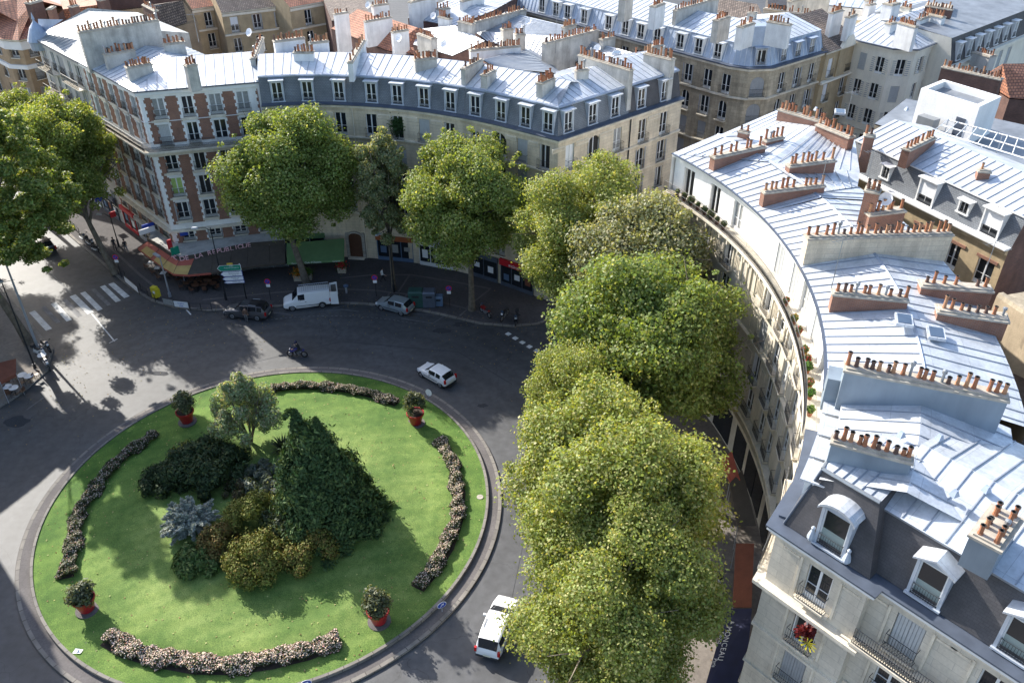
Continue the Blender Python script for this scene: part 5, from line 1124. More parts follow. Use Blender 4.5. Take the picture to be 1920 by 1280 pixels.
def g_cone(R, H, n, tips=1, seed=0):
    def f(rng):
        P, N = [], []; nb = 250
        for i in range(nb):
            t = (i + .5) / nb; h = H * (1 - (1 - t) ** .75 * 1.0); a = i * 2.39996; rr_ = R * (1 - t) ** .55 * rng.uniform(.80, 1.12) * (1 + .13 * math.sin(3 * a + 5 * t) + .07 * math.sin(7 * a - 9 * t)) + .3
            d = np.array([math.cos(a), math.sin(a), 0]); m = int(n / nb); s = np.where(rng.random((m, 1)) < .75, rng.uniform(.72, 1.03, (m, 1)), rng.uniform(.15, .8, (m, 1)))
            q = d[None] * rr_ * s + np.array([0, 0, h]) + rng.normal(size=(m, 3)) * np.array([.17, .17, .24]) * (.5 + .7 * s); q[:, 2] += -.55 * (s[:, 0] ** 2) * (rr_ / R) - .1
            P.append(q); N.append(np.repeat(d[None] * .8 + np.array([[0, 0, .7]]), m, 0) + rng.normal(size=(m, 3)) * .45)
        P = np.vstack(P); P[:, 2] = np.maximum(P[:, 2], .05); return P, np.vstack(N)
    return f
# big weeping conifer with two tips
cb = at(622, 968, 1.0); H_ = 10.2
def g_conifer(rng):
    P, N = g_cone(3.35, 8.9, 60000)(rng); P[:, 0] -= .8 * (P[:, 2] / 9) - .1
    for (ox, oy, hh, rr_) in ((-1.5, .5, 10.1, 1.0), (-.05, .1, 9.7, 1.0)):
        n = 6500; t = rng.random(n); a = rng.uniform(0, 6.28, n); q = rr_ * (1 - t) ** .8 * rng.uniform(.5, 1.1, n) + .05
        P = np.vstack([P, np.stack([ox + q * np.cos(a), oy + q * np.sin(a), 6.6 + t ** 1.2 * (hh - 6.6)], 1)]); N = np.vstack([N, np.stack([np.cos(a), np.sin(a), .6 + 0 * a], 1) + rng.normal(size=(n, 3)) * .4])
    n = 260; t = rng.random(n); P = np.vstack([P, np.stack([-1.7 - t * .55, .5 + 0 * t, 9.9 + .1 * np.sin(t * 3.1) - t * t * .5], 1) + rng.normal(size=(n, 3)) * .09]); N = np.vstack([N, rng.normal(size=(n, 3))])
    for i in range(85):
        t = rng.random() ** 1.3; a = rng.uniform(0, 6.28); q = 3.35 * (1 - t) ** .6 * rng.uniform(.86, 1.12) + .2; c = np.array([q * math.cos(a) - .8 * t, q * math.sin(a), 8.3 * t + .5]); m = int(rng.uniform(180, 420)); r_ = rng.uniform(.3, .62)
        d = rng.normal(size=(m, 3)) * np.array([r_ * .55, r_ * .55, r_ * .8]); d[:, 2] -= .35 * r_; P = np.vstack([P, c + d]); N = np.vstack([N, rng.normal(size=(m, 3)) * .5 + np.array([math.cos(a), math.sin(a), .5])])
    return P, N
tb = MB('bark'); tb.tube([(0, 0, 0), (-.6, 0, 6.5)], [.3, .08], 'bark', 8); tb.tube([(-.4, 0, 4.5), (-1.4, .5, 8.2)], [.14, .04], 'bark', 6)
foliage('conifer', 'tall dark green weeping conifer with two tips on the island lawn', 'conifer', cb, g_conifer, 'needle', .17, 2.2, (.055, .100, .036), (.11, .16, .055), .25, .35, trunk=tb, droop=.8, seed=1)
# small silvery maple
def g_maple(rng):
    cs, rs = [], []
    for i in range(46):
        a = rng.uniform(0, 6.28); t = rng.random(); z = 1.7 + 3.9 * t; w = 2.9 * math.sin(math.pi * min(1, .18 + t * .78)) ** .8; q = w * rng.uniform(.35, .95); cs.append((q * math.cos(a), q * math.sin(a), z)); rs.append(rng.uniform(.4, .75))
    for i in range(14): a = rng.uniform(0, 6.28); q = rng.uniform(0, 1.3); cs.append((q * math.cos(a), q * math.sin(a), rng.uniform(5.4, 6.9))); rs.append(.3)
    P, N = [], []
    for c, r in zip(cs, rs):
        m = int(900 * r); d = rng.normal(size=(m, 3)); d /= np.linalg.norm(d, axis=1, keepdims=True); P.append(np.array(c) + d * r * rng.uniform(.4, 1.1, (m, 1)) * np.array([1, 1, 1.5])); N.append(d + rng.normal(size=(m, 3)) * .6)
    return np.vstack(P), np.vstack(N)
mt = MB('bark'); rg = np.random.default_rng(9)
for i in range(14): a = i * .9; mt.tube([(0, 0, 0), (.25 * math.cos(a), .25 * math.sin(a), .9), (1.9 * math.cos(a) * rg.uniform(.4, 1), 1.9 * math.sin(a) * rg.uniform(.4, 1), 3.6 + rg.uniform(0, 2.2))], [.12, .07, .015], 'bark', 5, False)
foliage('maple', 'small bushy tree with silvery leaves and upright tips on the island', 'small tree', at(472, 832, .6), g_maple, 'leaf', .15, 1.3, (.30, .37, .21), (.48, .42, .32), .15, trunk=mt, seed=2)
isl_ = [
 ('yew', 'dark green spreading yew behind the blue spruce', 'shrub', (385, 890), g_mound(3.3, 2.6, 24000, 60, (.4, .8)), 'needle', .12, 2.6, (.040, .065, .028), (.08, .10, .03), .12),
 ('yew', 'low dark yew at the left of the island planting', 'shrub', (312, 905), g_mound(1.7, 1.6, 8000, 24, (.35, .6)), 'needle', .12, 2.6, (.040, .062, .026), None, .1),
 ('yellow_shrub', 'small yellow-green shrub behind the dark yew', 'shrub', (340, 848), g_mound(.9, 1.1, 3500, 12, (.25, .45)), 'leaf', .10, 1.4, (.15, .17, .04), None, .1),
 ('golden_cypress', 'yellow-green rounded cypress beside the tall conifer', 'shrub', (480, 985), g_mound(2.0, 2.7, 15000, 34, (.35, .7)), 'needle', .11, 1.8, (.150, .165, .035), (.22, .20, .05), .2),
 ('golden_cypress', 'large golden cypress mound at the front of the island planting', 'shrub', (486, 1062), g_mound(2.15, 2.7, 18000, 40, (.35, .7)), 'needle', .11, 1.8, (.150, .165, .035), (.21, .165, .045), .2),
 ('golden_cypress', 'golden brown cypress mound right of the largest golden one', 'shrub', (585, 1038), g_mound(2.2, 2.3, 17000, 40, (.35, .65)), 'needle', .11, 1.8, (.140, .150, .034), (.20, .145, .045), .25),
 ('golden_cypress', 'rusty brown upright cypress left of the largest golden one', 'shrub', (415, 1030), g_mound(1.35, 2.3, 9000, 24, (.3, .55)), 'needle', .11, 1.8, (.125, .115, .035), (.18, .11, .04), .3),
 ('olive_shrub', 'grey-green loose shrub between the golden cypress and the conifer', 'shrub', (545, 985), g_mound(2.1, 2.1, 9000, 30, (.4, .7)), 'leaf', .11, 2.0, (.10, .135, .07), (.18, .2, .12), .15),
 ('juniper', 'low feathery green juniper below the blue spruce', 'shrub', (378, 1052), g_mound(1.7, 1.0, 8000, 26, (.25, .5)), 'needle', .13, 3.0, (.07, .12, .035), (.12, .16, .05), .2),
 ('lavender', 'low grey-blue mound of lavender behind the golden cypress', 'shrub', (505, 905), g_mound(2.1, .8, 9000, 36, (.25, .45)), 'leaf', .14, 3.2, (.13, .16, .13), (.2, .22, .17), .2),
 ('heather', 'brownish heather patch beside the lavender', 'shrub', (450, 925), g_mound(1.3, .7, 5000, 20, (.25, .4)), 'leaf', .09, 1.5, (.10, .08, .045), (.16, .17, .07), .3),
]
for i, (nm, lb, ct, px, gen, mt_, lf, asp, col, alt, pa) in enumerate(isl_):
    foliage(nm, lb, ct, at(px[0], px[1], .8), gen, mt_, lf, asp, col, alt, pa, .35, seed=10 + i)
def g_spray(rng):
    P, N = [], []
    for i in range(130):
        a = rng.uniform(0, 6.28); el = rng.uniform(.05, 1.25); L = rng.uniform(1.5, 2.7) * (1 - .25 * el); d = np.array([math.cos(a) * math.cos(el), math.sin(a) * math.cos(el), math.sin(el)])
        m = 190; t = rng.uniform(.15, 1, (m, 1)); q = d[None] * t * L + np.array([0, 0, .5]); q[:, 2] += -.25 * t[:, 0] ** 2; side = rng.normal(size=(m, 3)) * .11 * (1.15 - t); P.append(q + side); N.append(rng.normal(size=(m, 3)) * .6 + np.array([0, 0, 1]))
    return np.vstack(P), np.vstack(N)
foliage('blue_spruce', 'spiky silver-blue spruce left of the golden shrubs', 'shrub', at(362, 985, .8), g_spray, 'needle', .13, 2.6, (.27, .30, .26), (.40, .43, .38), .3, .25, seed=30)
def spiky(label, px, n, L, col, seed, group=None):
    rng = np.random.default_rng(seed); b = at(*px, .8); r = root('yucca', V3(b, lz(b)), label, 'plant', group); mb = MB('darkleaf')
    for i in range(n):
        a = rng.uniform(0, 6.28); el = rng.uniform(.25, 1.4); d = Vector((math.cos(a) * math.cos(el), math.sin(a) * math.cos(el), math.sin(el))); s = Vector((-math.sin(a), math.cos(a), 0)) * .05; l = L * rng.uniform(.7, 1.1)
        m_ = d * l * .55; e = d * l + Vector((0, 0, -.12 * l)); mb.face([s * -1, s, m_ + s, m_ - s]); mb.face([m_ - s, m_ + s, e])
    mb.build('leaves', r, org=(0, 0, 0)); return r
mat('darkleaf', (.035, .045, .022), .5, var=.3, vs=4)
spiky('dark spiky yucca behind the lavender, near the silvery tree', (530, 842), 90, 1.5, None, 5); spiky('dark spiky yucca between the yew and the blue spruce', (408, 905), 60, 1.2, None, 6); spiky('small spiky grass clump in front of the conifer', (462, 885), 30, .8, None, 7)
# ---- rose beds
def bed(label, pts, w, seed, fl, sf, dens=1.0):
    rng = np.random.default_rng(seed); P = [at(*p, .7) for p in pts]; pa = Path(P); c = pa.w(pa.L / 2, 0, 0); r = root('flower_bed', (c.x, c.y, lz(c)), label, 'flower bed', 'rose beds on the island'); 
    n = int(pa.L * w * 900 * dens); us = rng.random(n) * pa.L; o_ = rng.uniform(-1, 1, n) * w / 2 * (1 - .25 * rng.random(n)) * (.82 + .2 * np.sin(us * 2.3 + seed) + .12 * np.sin(us * 5.7)); o_ += .12 * np.sin(us * 1.1 + seed); hump = .72 * np.sqrt(np.maximum(0.02, 1 - (2 * o_ / w) ** 2)) + .06
    # clustered bushes
    ph = np.sin(us * 2.9 + o_ * 2) * .5 + np.sin(us * 5.1 - o_ * 4) * .5; hz = hump * (.72 + .22 * ph) * rng.uniform(.45, 1.05, n)
    C = np.array([tuple(pa.w(float(u), float(o), 0)) for u, o in zip(us, o_)]); C[:, 2] = [lz(q) for q in C]; base = np.array(r.location); C[:, 2] += hz; C -= base
    N = rng.normal(size=(n, 3)) * .5 + np.array([0, 0, 1]); link('foliage', leaf_mesh('foliage', C, N, .11, tints(n, (.060, .085, .030), .4, (.10, .075, .045), .25, rng), 'leaf', 1.4, rng), r)
    m = int(n * fl); idx = rng.choice(n, m, replace=False); Cb = C[idx] + np.array([0, 0, .05]); Nb = rng.normal(size=(m, 3)) * .5 + np.array([0, -.2, 1]); cols = tints(m, sf, .25, (.48, .24, .22), .09, rng)
    o = link('blossoms', leaf_mesh('blossoms', Cb, Nb, .095, cols, 'petal', 1.0, rng), r); o['kind'] = 'stuff'; mb = MB('soil'); w = w * .8; us_ = pa.stations(0, pa.L)
    for a, b in zip(us_, us_[1:]): mb.face([pa.w(a, w / 2, lz(pa.w(a)) + .02), pa.w(b, w / 2, lz(pa.w(b)) + .02), pa.w(b, -w / 2, lz(pa.w(b)) + .02), pa.w(a, -w / 2, lz(pa.w(a)) + .02)], 'soil')
    mb.build('soil', r)
def arcb(px): 
    out = []
    for a, b in zip(px, px[1:]): out += [tuple(Vector(a).lerp(Vector(b), t)) for t in (0, .33, .66)]
    return out + [px[-1]]
PINK = (.68, .56, .45)
bed('rose bed on the right of the island, between two red pots', arcb([(826, 822), (848, 868), (860, 920), (855, 970), (838, 1020), (812, 1062), (782, 1098)]), 1.35, 1, .30, PINK)
bed('rose bed along the rear kerb of the island', arcb([(508, 728), (560, 722), (615, 723), (665, 731), (710, 741), (745, 752)]), 1.3, 2, .28, (.60, .50, .40))
bed('darker rose bed along the left side of the island', arcb([(292, 812), (252, 838), (212, 872), (178, 912), (152, 955), (138, 1000), (132, 1040), (126, 1078)]), 1.5, 3, .18, (.50, .43, .35))
bed('pale pink rose bed along the front of the island', arcb([(200, 1190), (238, 1212), (300, 1230), (370, 1242), (440, 1243), (510, 1233), (575, 1217), (636, 1194)]), 1.6, 4, .40, (.78, .62, .52))
# ---- big red pots with shrubs
mat('redpot', (.33, .012, .018), .45, var=.12, vs=2, coat=.3)
def g_pot(rng):
    P, N = g_mound(.75, 2.0, 3600, 30, (.25, .45))(rng); P[:, 2] = P[:, 2] * 1.05 + 1.25; return P, N
mb = MB('redpot'); mb.lathe((0, 0, 0), [(.42, .06), (.48, .1), (.68, 1.05), (.78, 1.07), (.78, 1.22), (.7, 1.22), (.66, 1.1)], 'redpot', 24, False); mb.lathe((0, 0, 0), [(.66, 1.12), (.01, 1.14)], 'soil', 24, False); potm = mb.mesh('pot', smooth=False)
mb = MB('path'); mb.lathe((0, 0, -.15), [(.78, 0), (.78, .2), (.4, .21)], 'path', 24); slabm = mb.mesh('slab')
rng = np.random.default_rng(77); P_, N_ = g_pot(rng); potf = leaf_mesh('foliage', P_, N_, .13, tints(len(P_), (.105, .125, .07), .3, (.3, .3, .2), .12, rng), 'leaf', 1.6, rng)
for i, (px, lb) in enumerate((((352, 792), 'large red pot with a bushy shrub beside the silvery tree'), ((780, 793), 'large red pot with a pale flowering shrub near the white hatchback'), ((164, 1141), 'large red pot with a shrub at the end of the darker rose bed'), ((711, 1163), 'large red pot with a shrub at the front right of the island'))):
    b = at(*px, .45); r = root('flower_pot', V3(b, lz(b)), lb, 'plant pot', 'red pots on the island', rz=i * 1.3); link('pot', potm, r); link('slab', slabm, r); f = link('foliage', potf, r); f.scale = (1, 1, [1, 1.05, .75, .95][i])
# ---- fallen leaves on lawn and road
rng = np.random.default_rng(5); n = 900; a = rng.uniform(0, 6.28, n); q = 16.5 * np.sqrt(rng.random(n)); C = np.stack([CEN.x + q * np.cos(a), CEN.y + q * np.sin(a)], 1); C = np.column_stack([C, [lz(c) + .03 for c in C]])
o = link('fallen_leaves', leaf_mesh('fallen_leaves', C, rng.normal(size=(n, 3)) * .3 + np.array([0, 0, 1]), .11, tints(n, (.38, .36, .16), .3, (.3, .2, .1), .3, rng), 'petal', 1.1, rng)); o['kind'] = 'stuff'
n = 1500; a = rng.uniform(-1.2, 3.2, n); q = rng.normal(30.0, 3.2, n); C = np.stack([CEN.x + q * np.cos(a), CEN.y + q * np.sin(a), 0.16 + 0 * a], 1); C[q < 29.4, 2] = .02
o = link('fallen_leaves', leaf_mesh('fallen_leaves', C, rng.normal(size=(n, 3)) * .2 + np.array([0, 0, 1]), .12, tints(n, (.24, .20, .09), .3, (.3, .2, .1), .3, rng), 'petal', 1.1, rng)); o['kind'] = 'stuff'
# ---- plants on balconies
def balc_plants(P, z, spots, label):
    rng = np.random.default_rng(len(spots))
    for i, (u, s, col) in enumerate(spots):
        c = P.w(u, .5, z); s *= .8; r = root('potted_plant', (c.x, c.y, z), label[i % len(label)], 'potted plant', 'plants on the curved balcony'); mb = MB('terracotta'); mb.lathe((0, 0, 0), [(.12, 0), (.17, .28), (.14, .28)], 'terracotta', 8); mb.build('pot', r, org=(0, 0, 0))
        n = int(500 * s); d = rng.normal(size=(n, 3)); d /= np.linalg.norm(d, axis=1, keepdims=True); link('foliage', leaf_mesh('foliage', d * .32 * s * rng.uniform(.4, 1, (n, 1)) + np.array([0, 0, .5]), d + rng.normal(size=(n, 3)) * .4, .1, tints(n, (.09, .15, .04), .3, col, .3, rng), 'leaf', 1.3, rng), r)
PB1 = Path(arc(37.5, 30.7, 11.9)); PB2 = Path(arc(37.5, 11.9, -20.3))
balc_plants(PB1, 17.9, [(1.5 + k * .95, .8 + .3 * (k % 3), (.16, .12, .08)) for k in range(8)], ['bare twiggy potted plant on the long curved balcony'])
balc_plants(PB2, 17.9, [(7.4, .9, (.5, .12, .08)), (9.6, 1.1, (.5, .3, .1)), (11, .9, (.5, .08, .08)), (13.2, 1.0, (.6, .15, .1)), (14.2, 1.2, (.6, .08, .08)), (15.0, 1.2, (.15, .3, .05)), (16.6, 1.0, (.5, .15, .12)), (17.6, 1.1, (.12, .3, .04)), (19.2, 1.0, (.2, .3, .06))], ['flowering potted plant on the balcony of the geranium covered block'])
# ---------------------------------------------------------------- vehicles
mat('paintwhite', (.80, .80, .80), .3, var=.02, coat=.6); mat('paintgrey', (.13, .13, .14), .3, .5, var=.02, coat=.6); mat('paintsilver', (.36, .42, .46), .3, .5, var=.02, coat=.6); mat('paintdark', (.02, .02, .025), .3, .3, var=.02, coat=.6); mat('paintblue', (.02, .03, .22), .3, .3, var=.05, coat=.6); mat('paintred', (.30, .02, .02), .3, .2, var=.05, coat=.6)
mat('tyre', (.02, .02, .022), .85, var=.1); mat('rim', (.45, .46, .48), .35, .8, var=.03); mat('plastic', (.03, .03, .033), .6, var=.05); mat('lampred', (.45, .015, .012), .2, var=.05, coat=.5); mat('lampclear', (.75, .76, .78), .15, var=.02, coat=.6); mat('carglass', (.012, .015, .02), .05, var=0, spec=.8); mat('plate', (.75, .72, .55), .5, var=0); mat('seatgrey', (.15, .14, .13), .8, var=.1); mat('wood', (.30, .20, .10), .7, var=.2, vs=3)
def car(label, cat, loc, rz, L, W, H, paint, S, wb, wr=.31, belt=.9, group=None, rails=False, roofm=None, name='parked_car', box=False, cladding=False):
    """S: list of stations (x from the nose, bottom of glass height, top height, is_cabin); nose towards +x"""
    r = root(name, V3(loc, .0), label, cat, group, rz); body = MB(paint); g = {k: MB('carglass') for k in ('windscreen', 'rear_window')}; side = []
    def sect(x, zt, cab, zb):
        hx = abs(x - L / 2) / (L / 2); w = W / 2 * (1 - .16 * max(0, hx - .72) / .28 ** 1 * 1.0); z0 = .22 if .12 < x / L < .9 else .30
        if cab: tw = w * (.80 if not box else .88); return [(w * .90, z0), (w, .42), (w, zb * .80), (w * .965, zb), (tw, zt - .05), (tw * .86, zt), (0, zt + .03)]
        return [(w * .90, z0), (w, .42), (w * .99, zt * .80), (w * .93, zt - .07), (w * .80, zt - .01), (w * .5, zt + .015), (0, zt + .02)]
    R = [(L / 2 - s[0], sect(s[0], s[2], s[3], s[1]), s) for s in S]
    for (xa, A, sa), (xb, Bq, sb) in zip(R, R[1:]):
        for sg in (1, -1):
            for k in range(6):
                q = [(xa, sg * A[k][0], A[k][1]), (xb, sg * Bq[k][0], Bq[k][1]), (xb, sg * Bq[k + 1][0], Bq[k + 1][1]), (xa, sg * A[k + 1][0], A[k + 1][1])]
                if sg > 0: q = q[::-1]
                kind = None
                if k == 3 and sa[3] and sb[3] and not (len(sa) > 4 and sa[4] == 'p'): kind = 's'
                if k >= 3 and sb[3] and not sa[3]: kind = 'windscreen'
                if k >= 3 and sa[3] and not sb[3] : kind = 'rear_window'
                if kind == 's':
                    ctr = sum((Vector(p) for p in q), Vector()) / 4; m_ = MB('carglass'); out = Vector((0, sg * .012, .004)); m_.face([ctr + (Vector(p) - ctr) * Vector((.965, 1, .93)) + out + Vector((0, (Vector(p) - ctr).y * -.16, 0)) for p in q]); side.append(m_); body.face(q)
                elif kind:
                    ctr = sum((Vector(p) for p in q), Vector()) / 4
                    if k == 3: body.face(q)
                    else: g[kind].face(q)
                else: body.face(q, roofm if (roofm and k >= 4 and sa[3] and sb[3]) else None)
    for (x, A, s_), sg in ((R[0], 1), (R[-1], -1)):
        body.face(([(x, -y, z) for y, z in A][::-1] + [(x, y, z) for y, z in A][0:])[::1] if False else [(x, y, z) for y, z in A] + [(x, -y, z) for y, z in A[::-1][1:]])
    body.build('body', r, org=(0, 0, 0), smooth=False)
    for k, m_ in g.items(): m_.build(k, r, org=(0, 0, 0))
    for m_ in side: m_.build('side_window', r, org=(0, 0, 0))
    for x in (L / 2 - (L - wb) * .48, L / 2 - (L - wb) * .48 - wb):
        for sg in (1, -1):
            t = MB('tyre'); c = Vector((x, sg * (W / 2 - .10), wr)); a, b = c + Vector((0, -.10, 0)), c + Vector((0, .10, 0)); t.tube([a, b], [wr, wr], 'tyre', 20); w_ = t.build('wheel', r, org=(0, 0, 0))
            m_ = MB('rim'); o1 = c + Vector((0, sg * .104, 0)); m_.tube([o1, o1 + Vector((0, sg * .012, 0))], [wr * .64, wr * .60], 'rim', 14)
            for j in range(5): an = j * 1.2566; m_.box(o1 + Vector((math.cos(an) * wr * .33, sg * .016, math.sin(an) * wr * .33)), (.05, .01, wr * .3), 'plastic')
            m_.build('rim', w_, org=(0, 0, 0)); m_ = MB('plastic'); cc = c + Vector((0, sg * .035, .015)); m_.tube([cc + Vector((0, -.06, 0)), cc + Vector((0, .05, 0))], [wr * 1.2, wr * 1.2], 'plastic', 20); m_.build('wheel_arch', r, org=(0, 0, 0))
    for sg in (1, -1):
        m_ = MB('lampclear'); m_.box((L / 2 - .17, sg * W * .34, .66), (.30, .34, .15), 'lampclear', sg * -.35, (.8, .8)); m_.build('headlight', r, org=(0, 0, 0))
        m_ = MB('lampred'); m_.box((-L / 2 + .06, sg * W * .43, .86 if H > 1.3 else .7), (.16, .16, .38), 'lampred'); m_.build('tail_light', r, org=(0, 0, 0))
        xs = [s[0] for s in S if s[3]][0]; m_ = MB(paint); m_.box((L / 2 - xs - .12, sg * (W / 2 + .10), belt + .06), (.14, .2, .13), paint); m_.build('mirror', r, org=(0, 0, 0))
        m_ = MB('plastic'); m_.box((0, sg * (W / 2 - .002), .55), (L * .48, .03, .07), 'plastic'); m_.build('side_strip', r, org=(0, 0, 0))
        if rails: m_ = MB('rim'); xs = [L / 2 - s[0] for s in S if s[3]]; m_.tube([(xs[1] - .1, sg * W * .34, H + .05), (xs[-2] + .1 if len(xs) > 2 else xs[-1], sg * W * .34, H + .05)], [.025, .025], 'rim', 5); m_.build('roof_rail', r, org=(0, 0, 0))
        m_ = MB('plastic'); m_.box((.15, sg * (W / 2 + .005), belt * .86), (.18, .02, .035), 'plastic'); m_.build('door_handle', r, org=(0, 0, 0))
    for sx in (1, -1): m_ = MB('plastic'); m_.box((sx * (L / 2 - .03), 0, .36), (.14, W * .86, .16), 'plastic'); m_.build('bumper', r, org=(0, 0, 0)); m_ = MB('plate'); m_.box((sx * (L / 2 + .045), 0, .46 if sx > 0 else .52), (.012, .5, .11), 'plate'); m_.build('number_plate', r, org=(0, 0, 0))
    m_ = MB('plastic'); m_.box((L / 2 - .02, 0, .60), (.05, W * .45, .12), 'plastic'); m_.build('grille', r, org=(0, 0, 0))
    return r
def pose(front, rear): 
    a, b = at(*front), at(*rear); d = a - b; return (a + b) / 2, math.atan2(d.y, d.x)
# white hatchback on the roadway: front wheel left-up in the picture
def along(pf, pr_, W, side): # wheel contact pixels on the visible side -> centre and heading
    a, b = at(*pf), at(*pr_); d = (a - b).normalized(); n = Vector((-d.y, d.x)) * side * (W / 2 - .05); return (a + b) / 2 + n, math.atan2(d.y, d.x)
c, rz = along((790, 707), (826, 727), 1.64, -1)
SH = [(0, .6, .60, 0), (.10, .7, .72, 0), (.75, .9, .92, 0), (1.0, .93, .96, 0), (1.62, .93, 1.36, 1), (2.45, .95, 1.42, 1, 'p'), (2.55, .95, 1.42, 1), (3.1, .96, 1.38, 1, 'p'), (3.25, .96, 1.34, 1), (3.66, .98, .98, 0), (3.77, .7, .78, 0)]
car('small white three-door hatchback driving round the island', 'car', c, rz, 3.77, 1.64, 1.42, 'paintwhite', SH, 2.47, .29, name='car')
c, rz = along((716, 582), (752, 592), 1.64, -1)
car('silver-blue hatchback parked by the kerb near the waste containers', 'car', c, rz, 3.99, 1.64, 1.49, 'paintsilver', [(0, .6, .62, 0), (.10, .7, .78, 0), (.75, .9, .96, 0), (1.0, .95, 1.0, 0), (1.6, .97, 1.42, 1), (2.4, .98, 1.49, 1, 'p'), (2.5, .98, 1.49, 1), (3.3, .99, 1.47, 1, 'p'), (3.5, .99, 1.43, 1), (3.88, 1.0, 1.02, 0), (3.99, .7, .8, 0)], 2.46, .31, rz and .95)
c, rz = along((437, 598), (484, 602), 1.86, -1)
car('dark grey estate car with roof rails parked beside the direction sign', 'car', c, rz, 4.63, 1.86, 1.66, 'paintgrey', [(0, .7, .70, 0), (.12, .8, .90, 0), (.9, 1.0, 1.06, 0), (1.2, 1.05, 1.10, 0), (1.85, 1.08, 1.60, 1), (2.7, 1.08, 1.66, 1, 'p'), (2.8, 1.08, 1.66, 1), (3.6, 1.1, 1.64, 1, 'p'), (3.7, 1.1, 1.63, 1), (4.2, 1.1, 1.56, 1), (4.5, 1.1, 1.12, 0), (4.63, .8, .9, 0)], 2.71, .35, 1.08, rails=True, roofm='paintdark')
c, rz = along((551, 583), (605, 577), 1.9, -1)
VL = 4.9; v = car('white panel van with a ladder rack and its rear doors open', 'van', c, rz, VL, 1.92, 1.95, 'paintwhite', [(0, .8, .80, 0), (.15, .9, .98, 0), (.7, 1.1, 1.16, 0), (.95, 1.15, 1.22, 0), (1.55, 1.18, 1.88, 1), (2.25, 1.18, 1.95, 1, 'p'), (2.35, 1.18, 1.95, 1, 'p'), (4.75, 1.18, 1.93, 1, 'p'), (4.86, 1.1, 1.90, 1, 'p')], 3.1, .33, 1.15, box=True)
m_ = MB('rim')
for sg in (-1, 1): m_.tube([(VL / 2 - 1.7, sg * .68, 2.14), (-VL / 2 + .1, sg * .68, 2.14)], [.03, .03], 'rim', 4)
for i in range(14): x = VL / 2 - 1.8 - i * .225; m_.tube([(x, -.68, 2.14), (x, .68, 2.14)], [.022, .022], 'rim', 4)
m_.build('roof_rack', v, org=(0, 0, 0))
for sg, nm in ((-1, 'a'), (1, 'b')):
    m_ = MB('paintwhite'); m_.box((-VL / 2 - .38, sg * .98, 1.12), (.80, .06, 1.5), 'paintwhite', sg * -.15); m_.box((-VL / 2 - .38, sg * .945, 1.2), (.55, .02, .9), 'wood' if sg > 0 else 'seatgrey', sg * -.15); m_.build('rear_door', v, org=(0, 0, 0))
# white estate at the bottom (rear towards the viewer)
a, b = at(884, 1225), at(938, 1238); rc_ = (a + b) / 2; f_ = at(968, 1172); 
hd = at(942, 1148) - at(909, 1232); rz = math.atan2(hd.y, hd.x); dv = Vector((math.cos(rz), math.sin(rz))); c = at(913, 1238) + dv * 2.35
car('white estate car seen from behind, driving beside the yellowish trees', 'car', c, rz, 4.66, 1.81, 1.70, 'paintwhite', [(0, .7, .68, 0), (.12, .8, .86, 0), (.85, 1.0, 1.02, 0), (1.15, 1.02, 1.06, 0), (2.0, 1.04, 1.62, 1), (2.7, 1.05, 1.70, 1, 'p'), (2.8, 1.05, 1.70, 1), (3.5, 1.06, 1.70, 1, 'p'), (3.6, 1.06, 1.70, 1), (4.3, 1.06, 1.66, 1), (4.58, 1.06, 1.04, 0), (4.66, .8, .8, 0)], 2.8, .32, 1.05, rails=True, name='car')
car('dark car half hidden under the crown on the avenue', 'car', at(84, 468), math.atan2(.72, -.69), 4.2, 1.75, 1.45, 'paintdark', SH, 2.5, .3, name='car')

